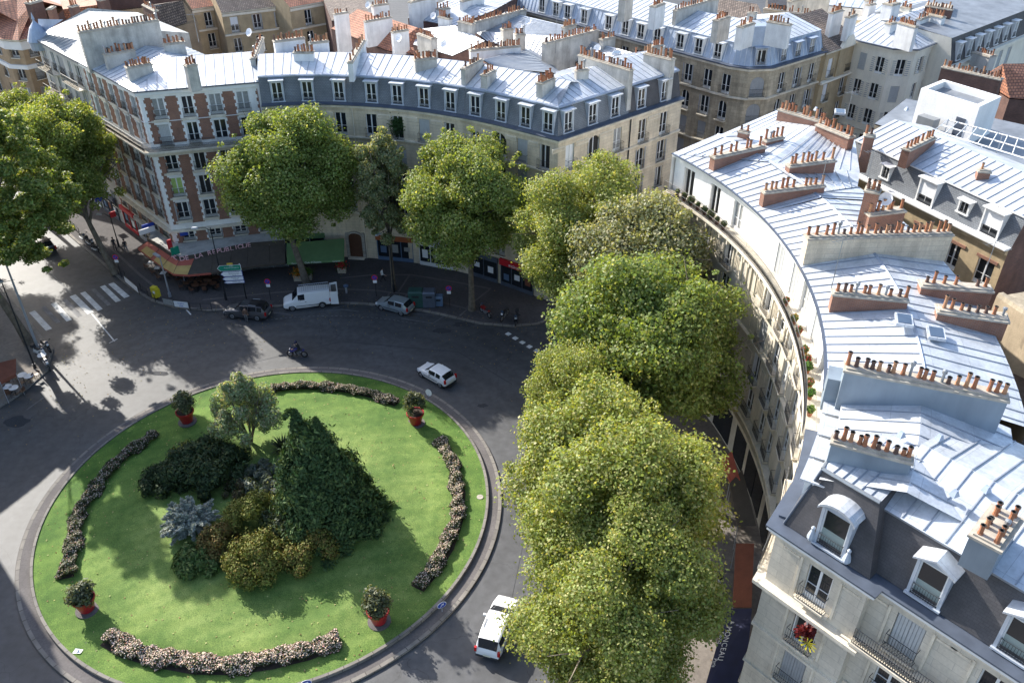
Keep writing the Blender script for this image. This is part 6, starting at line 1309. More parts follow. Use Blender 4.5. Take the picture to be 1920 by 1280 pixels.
# ---- two-wheelers
def two_wheeler(label, loc, rz, paint, big=True, group=None, cat='motorcycle', name='motorcycle'):
    r = root(name, V3(loc), label, cat, group, rz); R = .3 if big else .24; wb = 1.42 if big else 1.25
    for x in (-wb / 2, wb / 2):
        m_ = MB('tyre'); n = 16
        for k in range(n):
            a, b = 2 * math.pi * k / n, 2 * math.pi * (k + 1) / n; m_.tube([(x + R * math.cos(a), 0, R + R * math.sin(a)), (x + R * math.cos(b), 0, R + R * math.sin(b))], [.06, .06], 'tyre', 5, False)
        w_ = m_.build('wheel', r, org=(0, 0, 0)); m_ = MB('rim'); m_.tube([(x, -.04, R), (x, .04, R)], [R * .6, R * .6], 'rim', 12); m_.build('rim', w_, org=(0, 0, 0))
    m_ = MB(paint)
    if big: m_.box((.12, 0, .82), (.55, .32, .26), paint, 0, (.75, .7)); m_.box((.50, 0, .78), (.35, .34, .34), paint, 0, (.5, .7)); m_.box((-.55, 0, .82), (.42, .24, .12), paint, 0, (.7, .8))
    else: m_.box((-.42, 0, .60), (.75, .34, .34), paint, 0, (.85, .7)); m_.box((.48, 0, .62), (.16, .42, .62), paint, .0, (.8, .6)); m_.box((.08, 0, .30), (.6, .32, .10), paint)
    m_.build('fairing', r, org=(0, 0, 0)); m_ = MB('plastic'); m_.box((-.32, 0, .86 if big else .82), (.62, .26, .12), 'plastic', 0, (.9, .8)); m_.build('seat', r, org=(0, 0, 0))
    m_ = MB('metalgrey'); m_.box((.02, 0, .45), (.5, .26, .32), 'metalgrey'); m_.tube([(wb / 2, .05, R), (wb / 2 - .28, .05, .98)], [.03, .03], 'rim', 5); m_.tube([(.1, -.16, .35), (-.75, -.18, .42)], [.045, .06], 'rim', 6); m_.build('engine', r, org=(0, 0, 0))
    m_ = MB('iron'); m_.tube([(.36, -.38, 1.05), (.44, 0, 1.0), (.36, .38, 1.05)], [.02, .02, .02], 'iron', 5); m_.build('handlebar', r, org=(0, 0, 0))
    for sg in (-1, 1): m_ = MB('iron'); m_.box((.42, sg * .42, 1.2), (.03, .14, .09), 'iron'); m_.build('mirror', r, org=(0, 0, 0))
    m_ = MB('lampclear'); m_.box((wb / 2 - .08, 0, .84), (.1, .2, .16), 'lampclear'); m_.build('headlight', r, org=(0, 0, 0)); m_ = MB('glass'); m_.box((.55, 0, 1.10), (.04, .3, .22), 'glassblue', 0, (1, .7)); m_.build('windshield', r, org=(0, 0, 0))
    if not big: m_ = MB('plastic'); m_.box((-.85, 0, 1.0), (.36, .4, .32), 'plastic', 0, (.85, .85)); m_.build('top_box', r, org=(0, 0, 0))
    return r
mp = at(558, 668); two_wheeler('dark blue motorcycle being ridden behind the island', mp, 3.05, 'paintblue')
two_wheeler('red motorcycle parked beside the plane tree trunk', at(910, 590, .14), 2.2, 'paintred').location.z = .14
mg = 'motorcycles parked at the north east kerb'
two_wheeler('dark motorcycle with a blue headlight fairing parked right of the red one', at(946, 596, .14), -2.0, 'paintdark', group=mg).location.z = .14
two_wheeler('black scooter with a white front parked under the overhanging crown', at(968, 604, .14), -1.7, 'paintdark', False, group=mg, cat='scooter', name='scooter').location.z = .14
mg = 'motorcycles parked on the avenue'
for i, (p, b, lb) in enumerate((((158, 452), True, 'black motorcycle parked on the avenue, farthest from the crossing'), ((172, 462), False, 'black scooter with a top box in the middle of the avenue row'), ((183, 473), True, 'black motorcycle parked on the avenue, touching the leaning trunk'))):
    two_wheeler(lb, at(*p, .14), -.8 + .1 * i, 'paintdark', b, mg, 'motorcycle' if b else 'scooter', 'motorcycle' if b else 'scooter').location.z = .14
mg = 'two-wheelers parked at the left corner'
for i, (p, b, pt, lb) in enumerate((((78, 668), False, 'paintwhite', 'white scooter parked at the left corner by the lamp post'), ((88, 655), True, 'paintdark', 'black motorcycle parked at the left corner, farthest up the kerb'), ((90, 688), True, 'paintgrey', 'grey motorcycle parked at the left corner, nearest the shade edge'))):
    two_wheeler(lb, at(*p, .14), -.5 - .2 * i, pt, b, mg, 'motorcycle' if b else 'scooter', 'motorcycle' if b else 'scooter').location.z = .14

# ---------------------------------------------------------------- people
for n_, c_ in (('skin', (.52, .32, .23)), ('hairdark', (.035, .025, .02)), ('hairblond', (.45, .33, .18)), ('clothblack', (.02, .02, .025)), ('clothred', (.40, .03, .03)), ('clothwhite', (.72, .72, .70)), ('clothblue', (.04, .06, .14)), ('clothgrey', (.16, .16, .17)), ('clothbeige', (.42, .36, .27)), ('clothbrown', (.16, .09, .06)), ('helmet', (.02, .02, .06))): mat(n_, c_, .8 if n_ != 'helmet' else .2, var=.12, vs=6)
def person(label, loc, rz, top, bottom, hair='hairdark', h=1.72, step=.25, arms='walk', z=.14, sit=False, shoe='clothblack', child=1.0, bag=None):
    k = h / 1.72; V = []; E = []; Rd = []
    def a(p, r, par=None):
        V.append(tuple(Vector(p) * k)); Rd.append(r * k); i = len(V) - 1
        if par is not None: E.append((par, i))
        return i
    hipz = .92 if not sit else .90
    pel = a((0, 0, hipz), .135); sp1 = a((.01, 0, hipz + .22), .125, pel); ch = a((.02 if not sit else .12, 0, hipz + .43), .15, sp1); nk = a((.03 if not sit else .18, 0, hipz + .58), .055, ch); hd = a((.05 if not sit else .24, 0, hipz + .68), .085, nk); a((.055 if not sit else .25, 0, hipz + .78), .085, hd)
    for sg in (1, -1):
        s_ = step * sg
        hp = a((0, .09 * sg, hipz - .04), .10, pel)
        if not sit:
            kn = a((s_ * .45 + .04, .10 * sg, .50), .062, hp); an = a((s_ * .9 if s_ > 0 else s_ * 1.05, .10 * sg, .09 if s_ >= 0 else .14), .042, kn); a(((s_ * .9 if s_ > 0 else s_ * 1.05) + .15, .11 * sg, .04 if s_ >= 0 else .05), .035, an)
        else:
            kn = a((.38, .24 * sg, .72), .07, hp); an = a((.12, .26 * sg, .34), .045, kn); a((.27, .27 * sg, .28), .04, an)
        sh = a((.02 if not sit else .12, .17 * sg, hipz + .46), .062, ch)
        if arms == 'walk': el = a((-.05 - s_ * .4, .25 * sg, hipz + .20), .043, sh); wr = a((.08 - s_ * .9, .25 * sg, hipz - .02), .032, el)
        elif arms == 'phone' and sg == 1: el = a((.08, .26, hipz + .24), .043, sh); wr = a((.26, .12, hipz + .42), .032, el)
        elif arms == 'bars': el = a((.30, .28 * sg, hipz + .26), .046, sh); wr = a((.55, .36 * sg, hipz + .18), .034, el)
        else: el = a((-.02, .24 * sg, hipz + .20), .043, sh); wr = a((.06, .24 * sg, hipz - .04), .032, el)
        d = Vector(V[wr]) - Vector(V[el]); d.normalize(); hb = Vector(V[wr]) / k + d * .07; hn = a(hb, .028, wr)
        for f in range(4): side = Vector((0, 1, 0)).cross(d); q = hb + d * (.075 - .008 * abs(f - 1.5)) + side * (.022 * (f - 1.5)) ; a(q, .0085, hn)
        a(hb + d * .03 + Vector((.03, -sg * .03, 0)), .009, hn)
    me = bpy.data.meshes.new('p'); me.from_pydata(V, E, []); o = bpy.data.objects.new('tmp', me); COL.objects.link(o)
    sk = o.modifiers.new('s', 'SKIN'); su = o.modifiers.new('u', 'SUBSURF'); su.levels = 1; su.render_levels = 1
    for i, q in enumerate(Rd): me.skin_vertices[0].data[i].radius = (q, q)
    me.skin_vertices[0].data[0].use_root = True
    dg = bpy.context.evaluated_depsgraph_get(); dg.update(); m2 = bpy.data.meshes.new_from_object(o.evaluated_get(dg)); m2.name = 'body'
    bpy.data.objects.remove(o)
    mats = [top, bottom, 'skin', shoe]; m2.materials.clear()
    for m_ in mats: m2.materials.append(MATS[m_])
    hz = hipz * k
    for p in m2.polygons:
        c = p.center; r_ = math.hypot(c.x - .03, c.y); i = 0
        if c.z > hz + .56 * k: i = 2
        elif c.z < (.10 * k if not sit else .36 * k): i = 3
        elif c.z < hz + .02 * k and abs(c.y) < .21 * k + (.12 if sit else 0) and not (sit and c.x > .46): i = 1
        wrists = [Vector(V[j]) for j in range(len(V)) if abs(Rd[j] - .032 * k) < 1e-6 or abs(Rd[j] - .034 * k) < 1e-6]
        if any((c - w).length < .12 * k and abs(c.y) > .15 * k for w in wrists): i = 2
        p.material_index = i; p.use_smooth = True
    r = root('person', V3(loc, z), label, 'person', None, rz); b = link('body', m2, r)
    hc = Vector(V[5]) + Vector((.0, 0, -.02)); mh = MB(hair); n = 10; hs = .108 * k if hair != 'helmet' else .16
    prof = [(hs * math.cos(t), hs * 1.12 * math.sin(t)) for t in [-.5, -.1, .3, .7, 1.1, 1.45]]; mh.lathe((hc.x - .022, hc.y, hc.z), prof, hair, n); mh.build('hair' if hair != 'helmet' else 'helmet', b, org=(0, 0, 0), smooth=True)
    mf = MB('skin'); fx = hc.x + .085 * k
    if hair != 'helmet':
        mf.box((fx, 0, hc.z - .045 * k), (.035, .022, .04), 'skin', 0, (.6, .6)); 
        for sg in (-1, 1): mf.box((fx - .005, sg * .03, hc.z - .02 * k), (.012, .018, .01), 'hairdark'); mf.box((hc.x, sg * .088 * k, hc.z - .03 * k), (.03, .02, .05), 'skin')
        mf.box((fx - .006, 0, hc.z - .085 * k), (.012, .04, .008), 'clothred'); mf.build('face', b, org=(0, 0, 0))
    if bag: m_ = MB(bag); m_.box((-.10, -.24, hipz - .05), (.32, .12, .30), bag, 0, (.85, .9)); m_.build('bag', b, org=(0, 0, 0))
    return r
person('woman with fair hair in a black top and pale trousers walking beside the rusty awning', at(1346, 1101, .14), .6, 'clothblack', 'clothwhite', 'hairblond', 1.7, .26, 'phone')
person('person in a red top walking behind the one in black', at(1320, 1110, .14), .6, 'clothred', 'clothblue', 'hairblond', 1.5, .2)
person('person in dark clothes standing by the sunlit pavement line, left of the other walker', at(217, 470, .14), -.9, 'clothblack', 'clothblack', h=1.75, step=.12)
person('person in black clothes walking towards the square beside the red awning', at(238, 474, .14), -.9, 'clothblack', 'clothgrey', h=1.76, step=.3)
person('man in a brown jacket standing in the road beside the dark grey estate', at(463, 604), 1.6, 'clothbrown', 'clothgrey', h=1.78, step=.05, arms='rest', z=0)
person('person in a white coat walking along the dark pavement behind the round sign', at(718, 528, .14), .2, 'clothwhite', 'clothblack', 'hairdark', 1.7, .28)
person('person in grey stepping off the kerb beside the waste containers', at(793, 574, .1), -2.2, 'clothgrey', 'clothblue', 'hairblond', 1.75, .3, z=.1)
person('person in dark red standing on the corner behind the banners', at(329, 520, .14), -1.2, 'clothred', 'clothblack', 'hairdark', 1.7, .05, 'rest')
person('rider in black with a dark helmet on the blue motorcycle', mp + Vector((.25, 0)), 3.05, 'clothblack', 'clothblack', 'helmet', 1.74, 0, 'bars', z=-.02, sit=True)
# ---------------------------------------------------------------- shopfronts, awnings, lettering
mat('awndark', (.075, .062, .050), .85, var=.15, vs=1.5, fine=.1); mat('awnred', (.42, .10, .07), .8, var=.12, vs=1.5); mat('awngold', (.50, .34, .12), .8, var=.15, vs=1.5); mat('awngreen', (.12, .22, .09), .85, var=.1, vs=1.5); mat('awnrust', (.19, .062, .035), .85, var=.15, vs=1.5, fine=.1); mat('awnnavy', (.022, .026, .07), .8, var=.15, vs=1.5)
mat('lettering', (.85, .52, .56), .5, var=0); mat('letterwhite', (.85, .85, .85), .5, var=0); mat('signgreen', (.01, .24, .15), .4, var=.03); mat('signblue', (.02, .06, .38), .35, var=.03); mat('signred', (.55, .02, .03), .4, var=.03); mat('signwhite', (.80, .80, .82), .4, var=.03); mat('signyellow', (.65, .42, .06), .5, var=.05); mat('mailyellow', (.60, .50, .03), .5, var=.1); mat('bingreen', (.02, .07, .06), .6, var=.1); mat('polegrey', (.40, .42, .45), .5, .4, var=.05); mat('shopblue', (.10, .16, .26), .5, var=.1); mat('shoporange', (.32, .09, .03), .6, var=.1); mat('orange', (.65, .25, .02), .7, var=.3, vs=12); mat('leafgreen', (.05, .11, .02), .8, var=.3, vs=12)
def text_mesh(txt, size, m, ext=.02, spacing=1.0):
    cu = bpy.data.curves.new('t', 'FONT'); cu.body = txt; cu.size = size; cu.extrude = ext; cu.align_x = 'CENTER'; cu.space_character = spacing
    o = bpy.data.objects.new('t', cu); COL.objects.link(o); dg = bpy.context.evaluated_depsgraph_get(); dg.update()
    me = bpy.data.meshes.new_from_object(o.evaluated_get(dg)); bpy.data.objects.remove(o); me.name = 'lettering'; me.materials.clear(); me.materials.append(MATS[m]); return me
def put_text(parent, txt, size, m, pos, x_dir, up, ext=.02, name='lettering', spacing=1.0):
    me = text_mesh(txt, size, m, ext, spacing); x = Vector(x_dir).normalized(); y = Vector(up).normalized(); z = x.cross(y).normalized(); y = z.cross(x)
    o = link(name, me, parent); M_ = Matrix((x, y, z)).transposed().to_4x4(); M_.translation = Vector(pos) - (Vector(parent.get('_org', (0, 0, 0))) if parent else Vector()); o.matrix_local = M_; return o
# brown cafe awning wrapping the corner
top = [at(x, y, 3.05) for x, y in ((277, 452), (300, 466), (320, 480), (336, 488), (365, 484), (400, 475), (435, 468), (465, 462), (505, 459), (534, 457))]
bot = [at(x, y, 2.2) for x, y in ((258, 465), (283, 484), (304, 500), (325, 513), (352, 515), (395, 511), (430, 506), (463, 500), (505, 495), (535, 492))]
B = root('cafe_awning', V3(top[4]), 'long brown cafe awning round the brick corner, striped red and gold in the sun', 'awning')
mb = MB('awndark')
for i in range(9):
    for k in range(4):
        t0, t1 = k / 4, (k + 1) / 4; a, b = top[i].lerp(top[i + 1], t0), top[i].lerp(top[i + 1], t1); c, d = bot[i].lerp(bot[i + 1], t1), bot[i].lerp(bot[i + 1], t0)
        m1, m2 = ('awnred', 'awngold') if i < 4 else ('awndark', 'awndark')  # sun and shade put into the cloth colours: red-gold corner, dark brown front
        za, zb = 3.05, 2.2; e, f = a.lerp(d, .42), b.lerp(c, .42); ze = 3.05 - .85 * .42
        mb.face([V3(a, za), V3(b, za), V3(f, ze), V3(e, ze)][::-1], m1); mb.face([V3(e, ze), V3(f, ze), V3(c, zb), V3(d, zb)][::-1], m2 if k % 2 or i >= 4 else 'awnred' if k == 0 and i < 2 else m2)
mb.build('canopy', B); mb = MB('awnred')
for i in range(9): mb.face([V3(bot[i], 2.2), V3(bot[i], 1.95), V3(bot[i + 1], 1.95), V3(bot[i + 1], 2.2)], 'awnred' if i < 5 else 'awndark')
mb.build('valance', B); mb = MB('awnred'); mb.face([V3(top[0], 3.05), V3(bot[0], 2.2), V3(bot[0], 1.95), V3(top[0], 2.6)], 'awnred'); mb.build('side_flap', B)
mb = MB('awndark')
for i in range(10):
    a, b = top[i], bot[i]; mb.tube([V3(a, 3.07), V3(b, 2.22)], [.025, .025], 'awndark', 4, False)
mb.build('seams', B)
# flat roof of the glazed terrace with its letter band
T = Path(top[0:10]); wallp = [RP.w(u, 0, 0) for u in (L0 - 5.4, L0 - 3.4, L0 - 1.6, L0, L0 + 2.2, L0 + 4.4, L0 + 6.4, L0 + 8.4, L0 + 10.3, L0 + 12.0)]
B = root('glazed_terrace', V3(top[5]), 'glazed cafe terrace with a grey flat roof and pink neon letters', 'cafe terrace')
mb = MB('polegrey')
for i in range(9): mb.face([V3(top[i], 3.1), V3(top[i + 1], 3.1), V3(wallp[i + 1], 3.12), V3(wallp[i], 3.12)], 'render')
mb.build('roof', B); mb = MB('glass')
for i in range(9):
    a, b = top[i], top[i + 1]; mb.face([V3(a, .14), V3(b, .14), V3(b, 2.7), V3(a, 2.7)], 'glass')
mb.build('glazing', B); mb = MB('polegrey')
for i in range(10): mb.tube([V3(top[i], .1), V3(top[i], 3.1)], [.06, .06], 'polegrey', 4, False)
for i in range(9): mb.face([V3(top[i], .14), V3(top[i + 1], .14), V3(top[i + 1], .5), V3(top[i], .5)], 'polegrey'); 
sweep(mb, T, [(-.03, 2.95), (-.03, 3.45), (.12, 3.45)], 'awndark'); mb.build('frame', B)
s_ = 'AC DE LA REPUBLIQUE'; u0_, u1_ = T.cum[2] + .5, T.cum[7] + .15; 
for i, ch in enumerate(s_):
    if ch == ' ': continue
    u = u0_ + (u1_ - u0_) * i / (len(s_) - 1); q = T.w(u, .06, 2.98); t = T.seg[T.si(u)][0]; put_text(B, ch, .80, 'lettering', q, (t.x, t.y, 0), (0, 0, 1), .03, 'letter')
# green florist awning
tg = [at(537, 456, 3.3), at(645, 447, 3.3)]; bg_ = [at(538, 492, 2.35), at(645, 486, 2.35)]
B = root('shop_awning', V3(tg[0]), 'plain green shop awning with small white writing, behind the plane tree trunk', 'awning')
mb = MB('awngreen'); n_ = 14
for i in range(n_):
    a, b = tg[0].lerp(tg[1], i / n_), tg[0].lerp(tg[1], (i + 1) / n_); c, d = bg_[0].lerp(bg_[1], (i + 1) / n_), bg_[0].lerp(bg_[1], i / n_); sg = -.04 * math.sin(math.pi * (i % 2))
    mb.face([V3(a, 3.3), V3(d, 2.35), V3(c, 2.35), V3(b, 3.3)], 'awngreen')
mb.build('canopy', B); mb = MB('awngreen'); mb.face([V3(bg_[0], 2.35), V3(bg_[0], 2.05), V3(bg_[1], 2.05), V3(bg_[1], 2.35)]); mb.build('valance', B)
for k, (tx, t, s) in enumerate((('Fleurs', .12, .22), ('Club d\'Oxyane', .45, .30), ('Livraison', .86, .22))): 
    q = bg_[0].lerp(bg_[1], t); dd = (bg_[1] - bg_[0]).normalized(); nn = Vector((dd.y, -dd.x)); put_text(B, tx if k == 1 else tx, s, 'letterwhite', V3(q + nn * .02, 2.1), (dd.x, dd.y, 0), (0, 0, 1), .006)
mb = MB('awngreen')
for a, b in ((tg[0], bg_[0]), (tg[1], bg_[1])): mb.face([V3(a, 3.3), V3(b, 2.35), V3(b, 2.05), V3(a, 2.9)], 'awngreen')
mb.build('side_flap', B)
# ground floor of the curved row: shopfronts, door, fascia
def shopfront(P, u, w, m_f, label, txt=None, tm='letterwhite', z0=.15, h=2.6, sill='polegrey', fh=.5):
    q = P.w(u, 0, 0); r = root('shopfront', q, label, 'shopfront'); rz = P.rz(u); t = Vector((math.cos(rz), math.sin(rz))); n = Vector((t.y, -t.x))
    mb = MB('glass'); c = q.xy + n * .06; mb.box((c.x, c.y, z0 + h / 2), (w, .10, h), 'glass', rz); mb.build('glazing', r); mb = MB(sill)
    k = max(2, int(w / 1.3))
    for i in range(k + 1): p = q.xy + n * .13 + t * (-w / 2 + w * i / k); mb.box((p.x, p.y, z0 + h / 2), (.09, .08, h), sill, rz)
    p = q.xy + n * .14; mb.box((p.x, p.y, z0 + .22), (w, .1, .44), sill, rz); mb.build('frame', r)
    mb = MB(m_f); p = q.xy + n * .2; mb.box((p.x, p.y, z0 + h + fh / 2), (w + .2, .3, fh), m_f, rz); f = mb.build('fascia', r)
    rnd = random.Random(int(u * 10)); 
    for i in range(k):
        p = q.xy + n * .115 + t * (-w / 2 + w * (i + .5) / k); mb = MB('curtain'); mb.box((p.x, p.y, z0 + rnd.uniform(1.1, 1.6)), (.7, .02, rnd.uniform(.5, 1.1)), rnd.choice(['signwhite', 'shopblue', 'curtain', 'awnrust']), rz); mb.build('poster', r)
    if txt: p = q.xy + n * .36; put_text(r, txt, .42, tm, (p.x, p.y, z0 + h + .1), (t.x, t.y, 0), (0, 0, 1), .01)
    return r
shopfront(P1, 2.0, 5.0, 'awngreen', 'florist shopfront under the green awning')
shopfront(P2, 3.4, 4.2, 'shoporange', 'blue framed shopfront with an orange fascia beside the arched door', sill='shopblue'); shopfront(P2, 8.4, 4.0, 'signwhite', 'white framed shopfront behind the slim grey-green tree', sill='framewhite')
shopfront(P3, 2.2, 3.6, 'gutter', 'dark shopfront behind the plane tree beside the red motorcycle', sill='gutter'); shopfront(P3, 6.6, 4.2, 'signred', 'dark blue shopfront with a red edged sign of white capitals', 'INGHAM -', sill='gutter', fh=.7)
q = P1.w(P1.find(672, 2) - .3, 0, 0); rz = P1.rz(P1.L - 1); r = root('door', q, 'arched dark wooden door between the green awning and the orange shopfront', 'door'); t = Vector((math.cos(rz), math.sin(rz))); n = Vector((t.y, -t.x))
mb = MB('doorwood'); c = q.xy + n * .05; mb.box((c.x, c.y, 1.45), (1.5, .12, 2.6), 'doorwood', rz); pts = [(math.cos(math.pi * k / 8) * .75, 2.75 + math.sin(math.pi * k / 8) * .55) for k in range(9)]; mb.face([V3(c + t * x_ + n * .06, z_) for x_, z_ in pts][::-1]); mb.build('leaf', r)
mb = MB('stonegrey')
for s in (-1, 1): p = c + t * s * .95; mb.box((p.x, p.y, 1.7), (.35, .3, 3.3), 'stonegrey', rz)
for (xa, za), (xb, zb) in zip(pts, pts[1:]): mb.tube([V3(c + t * xa * 1.25 + n * .1, 2.75 + (za - 2.75) * 1.25), V3(c + t * xb * 1.25 + n * .1, 2.75 + (zb - 2.75) * 1.25)], [.14, .14], 'stonegrey', 5, False)
mb.build('surround', r); mb = MB('trimstone'); p = c + n * .3; mb.box((p.x, p.y, .2), (1.9, .5, .14), 'trimstone', rz); mb.build('step', r)
# ground floor of the avenue side
UP = RP
for k, (u, w, m_, lab, tx) in enumerate(((2.0, 3.6, 'signred', 'red framed glass shop terrace on the avenue', None), (6.2, 3.6, 'render', 'grey framed shopfront on the avenue beside the cafe terrace', None))): shopfront(RP, u, w, m_, lab, tx, sill='signred' if k == 0 else 'polegrey', h=2.4)
shopfront(GP, 4.2, 5, 'signwhite', 'white shopfront of the grey rendered block on the avenue', sill='framewhite'); shopfront(GP, 10, 4.4, 'gutter', 'dark shopfront at the near end of the grey rendered block', sill='gutter')
# hanging signs
def hang(pxz, size, m, label, cat='sign', txt=None, rz=.75, tm='letterwhite', frame='metalgrey'):
    q = V3(at(pxz[0], pxz[1], pxz[2]), pxz[2]); r = root('hanging_sign', q, label, cat); mb = MB(m); mb.box(q, (size[0], .16, size[1]), m, rz); mb.build('panel', r); mb = MB(frame)
    d = Vector((math.cos(rz), math.sin(rz), 0)); mb.tube([q + d * size[0] / 2, q + d * (size[0] / 2 + .7)], [.03, .03], frame, 4); mb.build('bracket', r)
    if txt: n = Vector((d.y, -d.x, 0)); put_text(r, txt, size[1] * .7, tm, q + n * .09 - Vector((0, 0, size[1] * .25)), d, (0, 0, 1), .006)
    return r
hang((276, 432, 3.4), (1.9, .6), 'signwhite', 'white and blue box sign above the avenue pavement', txt='0'); hang((278, 422, 4.0), (1.5, .4), 'signblue', 'small blue sign above the white box sign')
hang((318, 458, 3.9), (.5, 1.1), 'signred', 'red diamond shaped tobacco sign on the brick corner'); hang((328, 470, 3.8), (.9, .9), 'signgreen', 'green pharmacy style box sign at the brick corner')
hang((211, 402, 3.2), (.7, .7), 'signred', 'red cube sign over the avenue shopfront'); hang((184, 372, 3.4), (.8, .8), 'signblue', 'blue square sign farthest up the avenue')
q = RP.w(L0 + 1.2, .05, 4.2); tag(None or (lambda o: o)(MB('signblue').build('x') or bpy.data.objects.new('street_name_plate', None)), None) if False else None
mb = MB('signblue'); mb.box(q, (.85, .05, .45), 'signblue', RP.rz(L0 + 1)); tag(mb.build('street_name_plate', org=tuple(q), loc=tuple(q)), 'small blue street name plate on the brick corner', 'sign')
# awnings on the right pavement
def flat_awning(px, z1, z0, m, label, txts=(), name='shop_awning', posts=True):
    P_ = [V3(at(x, y, z), z) for (x, y), z in px]; r = root(name, (P_[0].x, P_[0].y, 0), label, 'awning'); mb = MB(m); mb.face(P_, m); mb.face([p - Vector((0, 0, .04)) for p in P_][::-1], m); mb.build('canopy', r)
    mb = MB(m); a, b = P_[0], P_[1]; mb.face([a, a - Vector((0, 0, .3)), b - Vector((0, 0, .3)), b], m); mb.build('valance', r); mb = MB('polegrey')
    for p in P_[:2]: mb.tube([Vector((p.x, p.y, .1)), p], [.03, .03], 'polegrey', 5)
    mb.build('post', r); return r, P_
r, P_ = flat_awning([((1374, 1138), 2.7), ((1380, 1018), 2.7), ((1414, 1018), 3.4), ((1409, 1138), 3.4)], 0, 0, 'awnrust', 'rust red awning on the right pavement, in front of the two walkers')
r, P_ = flat_awning([((1318, 1300), 2.7), ((1364, 1140), 2.7), ((1410, 1140), 3.4), ((1395, 1300), 3.4)], 0, 0, 'awnnavy', 'dark navy florist awning with white lettering at the bottom')
d = (P_[1] - P_[0]); tdir = -d.normalized(); up = (P_[2] - P_[1]).normalized(); nrm = tdir.cross(up).normalized(); 
if nrm.z < 0: nrm = -nrm
def on(t, s): return P_[1].lerp(P_[0], t) + (P_[2] - P_[1]) * s + nrm * .03
put_text(r, 'MONCEAU', .50, 'letterwhite', on(.43, .20), tdir, up, .004, spacing=1.15); put_text(r, 'FLEURS', .30, 'letterwhite', on(.37, .02), tdir, up, .004); put_text(r, '&', .34, 'letterwhite', on(.18, .3), tdir, up, .004); put_text(r, 'Paris', .34, 'letterwhite', on(.66, .05), tdir, up, .004)
r, P_ = flat_awning([((1384, 985), 2.6), ((1368, 905), 2.6), ((1392, 880), 3.4), ((1418, 985), 3.4)], 0, 0, 'awndark', 'black awning against the curved white row, above the rust red one'); r, P_ = flat_awning([((1372, 905), 2.5), ((1352, 862), 2.5), ((1372, 845), 3.2), ((1388, 900), 3.2)], 0, 0, 'awnred', 'small dark red awning half hidden behind the crowns')
# ---------------------------------------------------------------- street furniture
def lamp(base, h, label, arm=(1.2, 0), m='iron', heads=1, z=.14, dirn=None):
    r = root('street_lamp', V3(base, z), label, 'street lamp'); mb = MB(m); mb.tube([(0, 0, 0), (0, 0, .9), (0, 0, 1.0), (0, 0, h)], [.13, .12, .07, .045], m, 8); mb.build('pole', r, org=(0, 0, 0)); d = Vector(dirn or (1, 0)).normalized()
    mb = MB(m); mb.tube([(0, 0, h - .4), (d.x * .5, d.y * .5, h), (d.x * arm[0], d.y * arm[0], h + .05)], [.04, .035, .03], m, 5); mb.build('arm', r, org=(0, 0, 0))
    mb = MB('polegrey'); q = Vector((d.x * (arm[0] + .3), d.y * (arm[0] + .3), h + .05)); mb.box(q, (.75, .28, .12), 'polegrey', math.atan2(d.y, d.x), (.7, .6)); mb.box(q - Vector((0, 0, .08)), (.5, .2, .05), 'lampclear', math.atan2(d.y, d.x)); mb.build('lamp_head', r, org=(0, 0, 0)); return r
lamp(at(424, 562, .14), 8.6, 'tall black street lamp left of the direction sign', dirn=(-1, -.1))
lamp(at(223, 462, .14), 4.2, 'short black street lamp on the avenue pavement behind the round sign', (.9, 0), dirn=(-1, 0))
lamp(at(739, 548, .14), 7.6, 'black street lamp beside the slim tree trunk', dirn=(-.6, -.8)); 
def mast(base, h, r0, m, label, z=.14, lean=(0, 0)):
    r = root('lamp_mast', V3(base, z), label, 'street lamp'); mb = MB(m); mb.tube([(0, 0, 0), (lean[0], lean[1], h)], [r0, r0 * .55], m, 10); mb.tube([(0, 0, 0), (0, 0, .5)], [r0 * 1.7, r0 * 1.6], m, 10); mb.build('pole', r, org=(0, 0, 0))
    mb = MB('polegrey'); mb.box((lean[0] - .4, lean[1] + .3, h), (1.1, .35, .14), 'polegrey', 2.4); mb.build('lamp_head', r, org=(0, 0, 0)); return r
mast(at(72, 655, .14), 10.5, .14, 'polegrey', 'pale metal lamp mast at the left corner, rising into the crown'); mast(at(66, 690, .14), 9.5, .09, 'iron', 'thin dark mast at the left corner beside the cafe terrace')
mast(at(319, 556, .14), 4.9, .10, 'polegrey', 'white flagpole-like post in front of the sunlit awning')
def round_sign(base, label, h=2.3, z=.14, plate=True):
    r = root('no_parking_sign', V3(base, z), label, 'road sign', 'round no parking signs'); mb = MB('iron'); mb.tube([(0, 0, 0), (0, 0, h + .3)], [.04, .04], 'iron', 6); mb.build('pole', r, org=(0, 0, 0))
    mb = MB('signred'); y = -.06; c = Vector((0, y, h)); n = 20
    mb.tube([c, c + Vector((0, -.02, 0))], [.33, .33], 'signred', n); mb.tube([c + Vector((0, -.02, 0)), c + Vector((0, -.03, 0))], [.25, .25], 'signblue', n)
    d = Vector((.7, 0, .7)) * .25; s = Vector((.7, 0, -.7)) * .03; o = c + Vector((0, -.034, 0)); mb.face([o - d - s, o - d + s, o + d + s, o + d - s], 'signred'); mb.build('disc', r, org=(0, 0, 0))
    if plate: mb = MB('signwhite'); mb.box((0, y, h - .5), (.42, .02, .34), 'signwhite'); p = mb.build('plate', r, org=(0, 0, 0))
    return r
round_sign(at(228, 520, .14), 'round blue and red no parking sign in the sun on the avenue corner', 2.6); round_sign(at(508, 562, .14), 'round no parking sign between the direction sign and the white van', 2.3); round_sign(at(706, 556, .14), 'round no parking sign beside the person in white', 2.4); round_sign(at(843, 575, .14), 'round no parking sign left of the plane tree with the red motorcycle', 2.3)
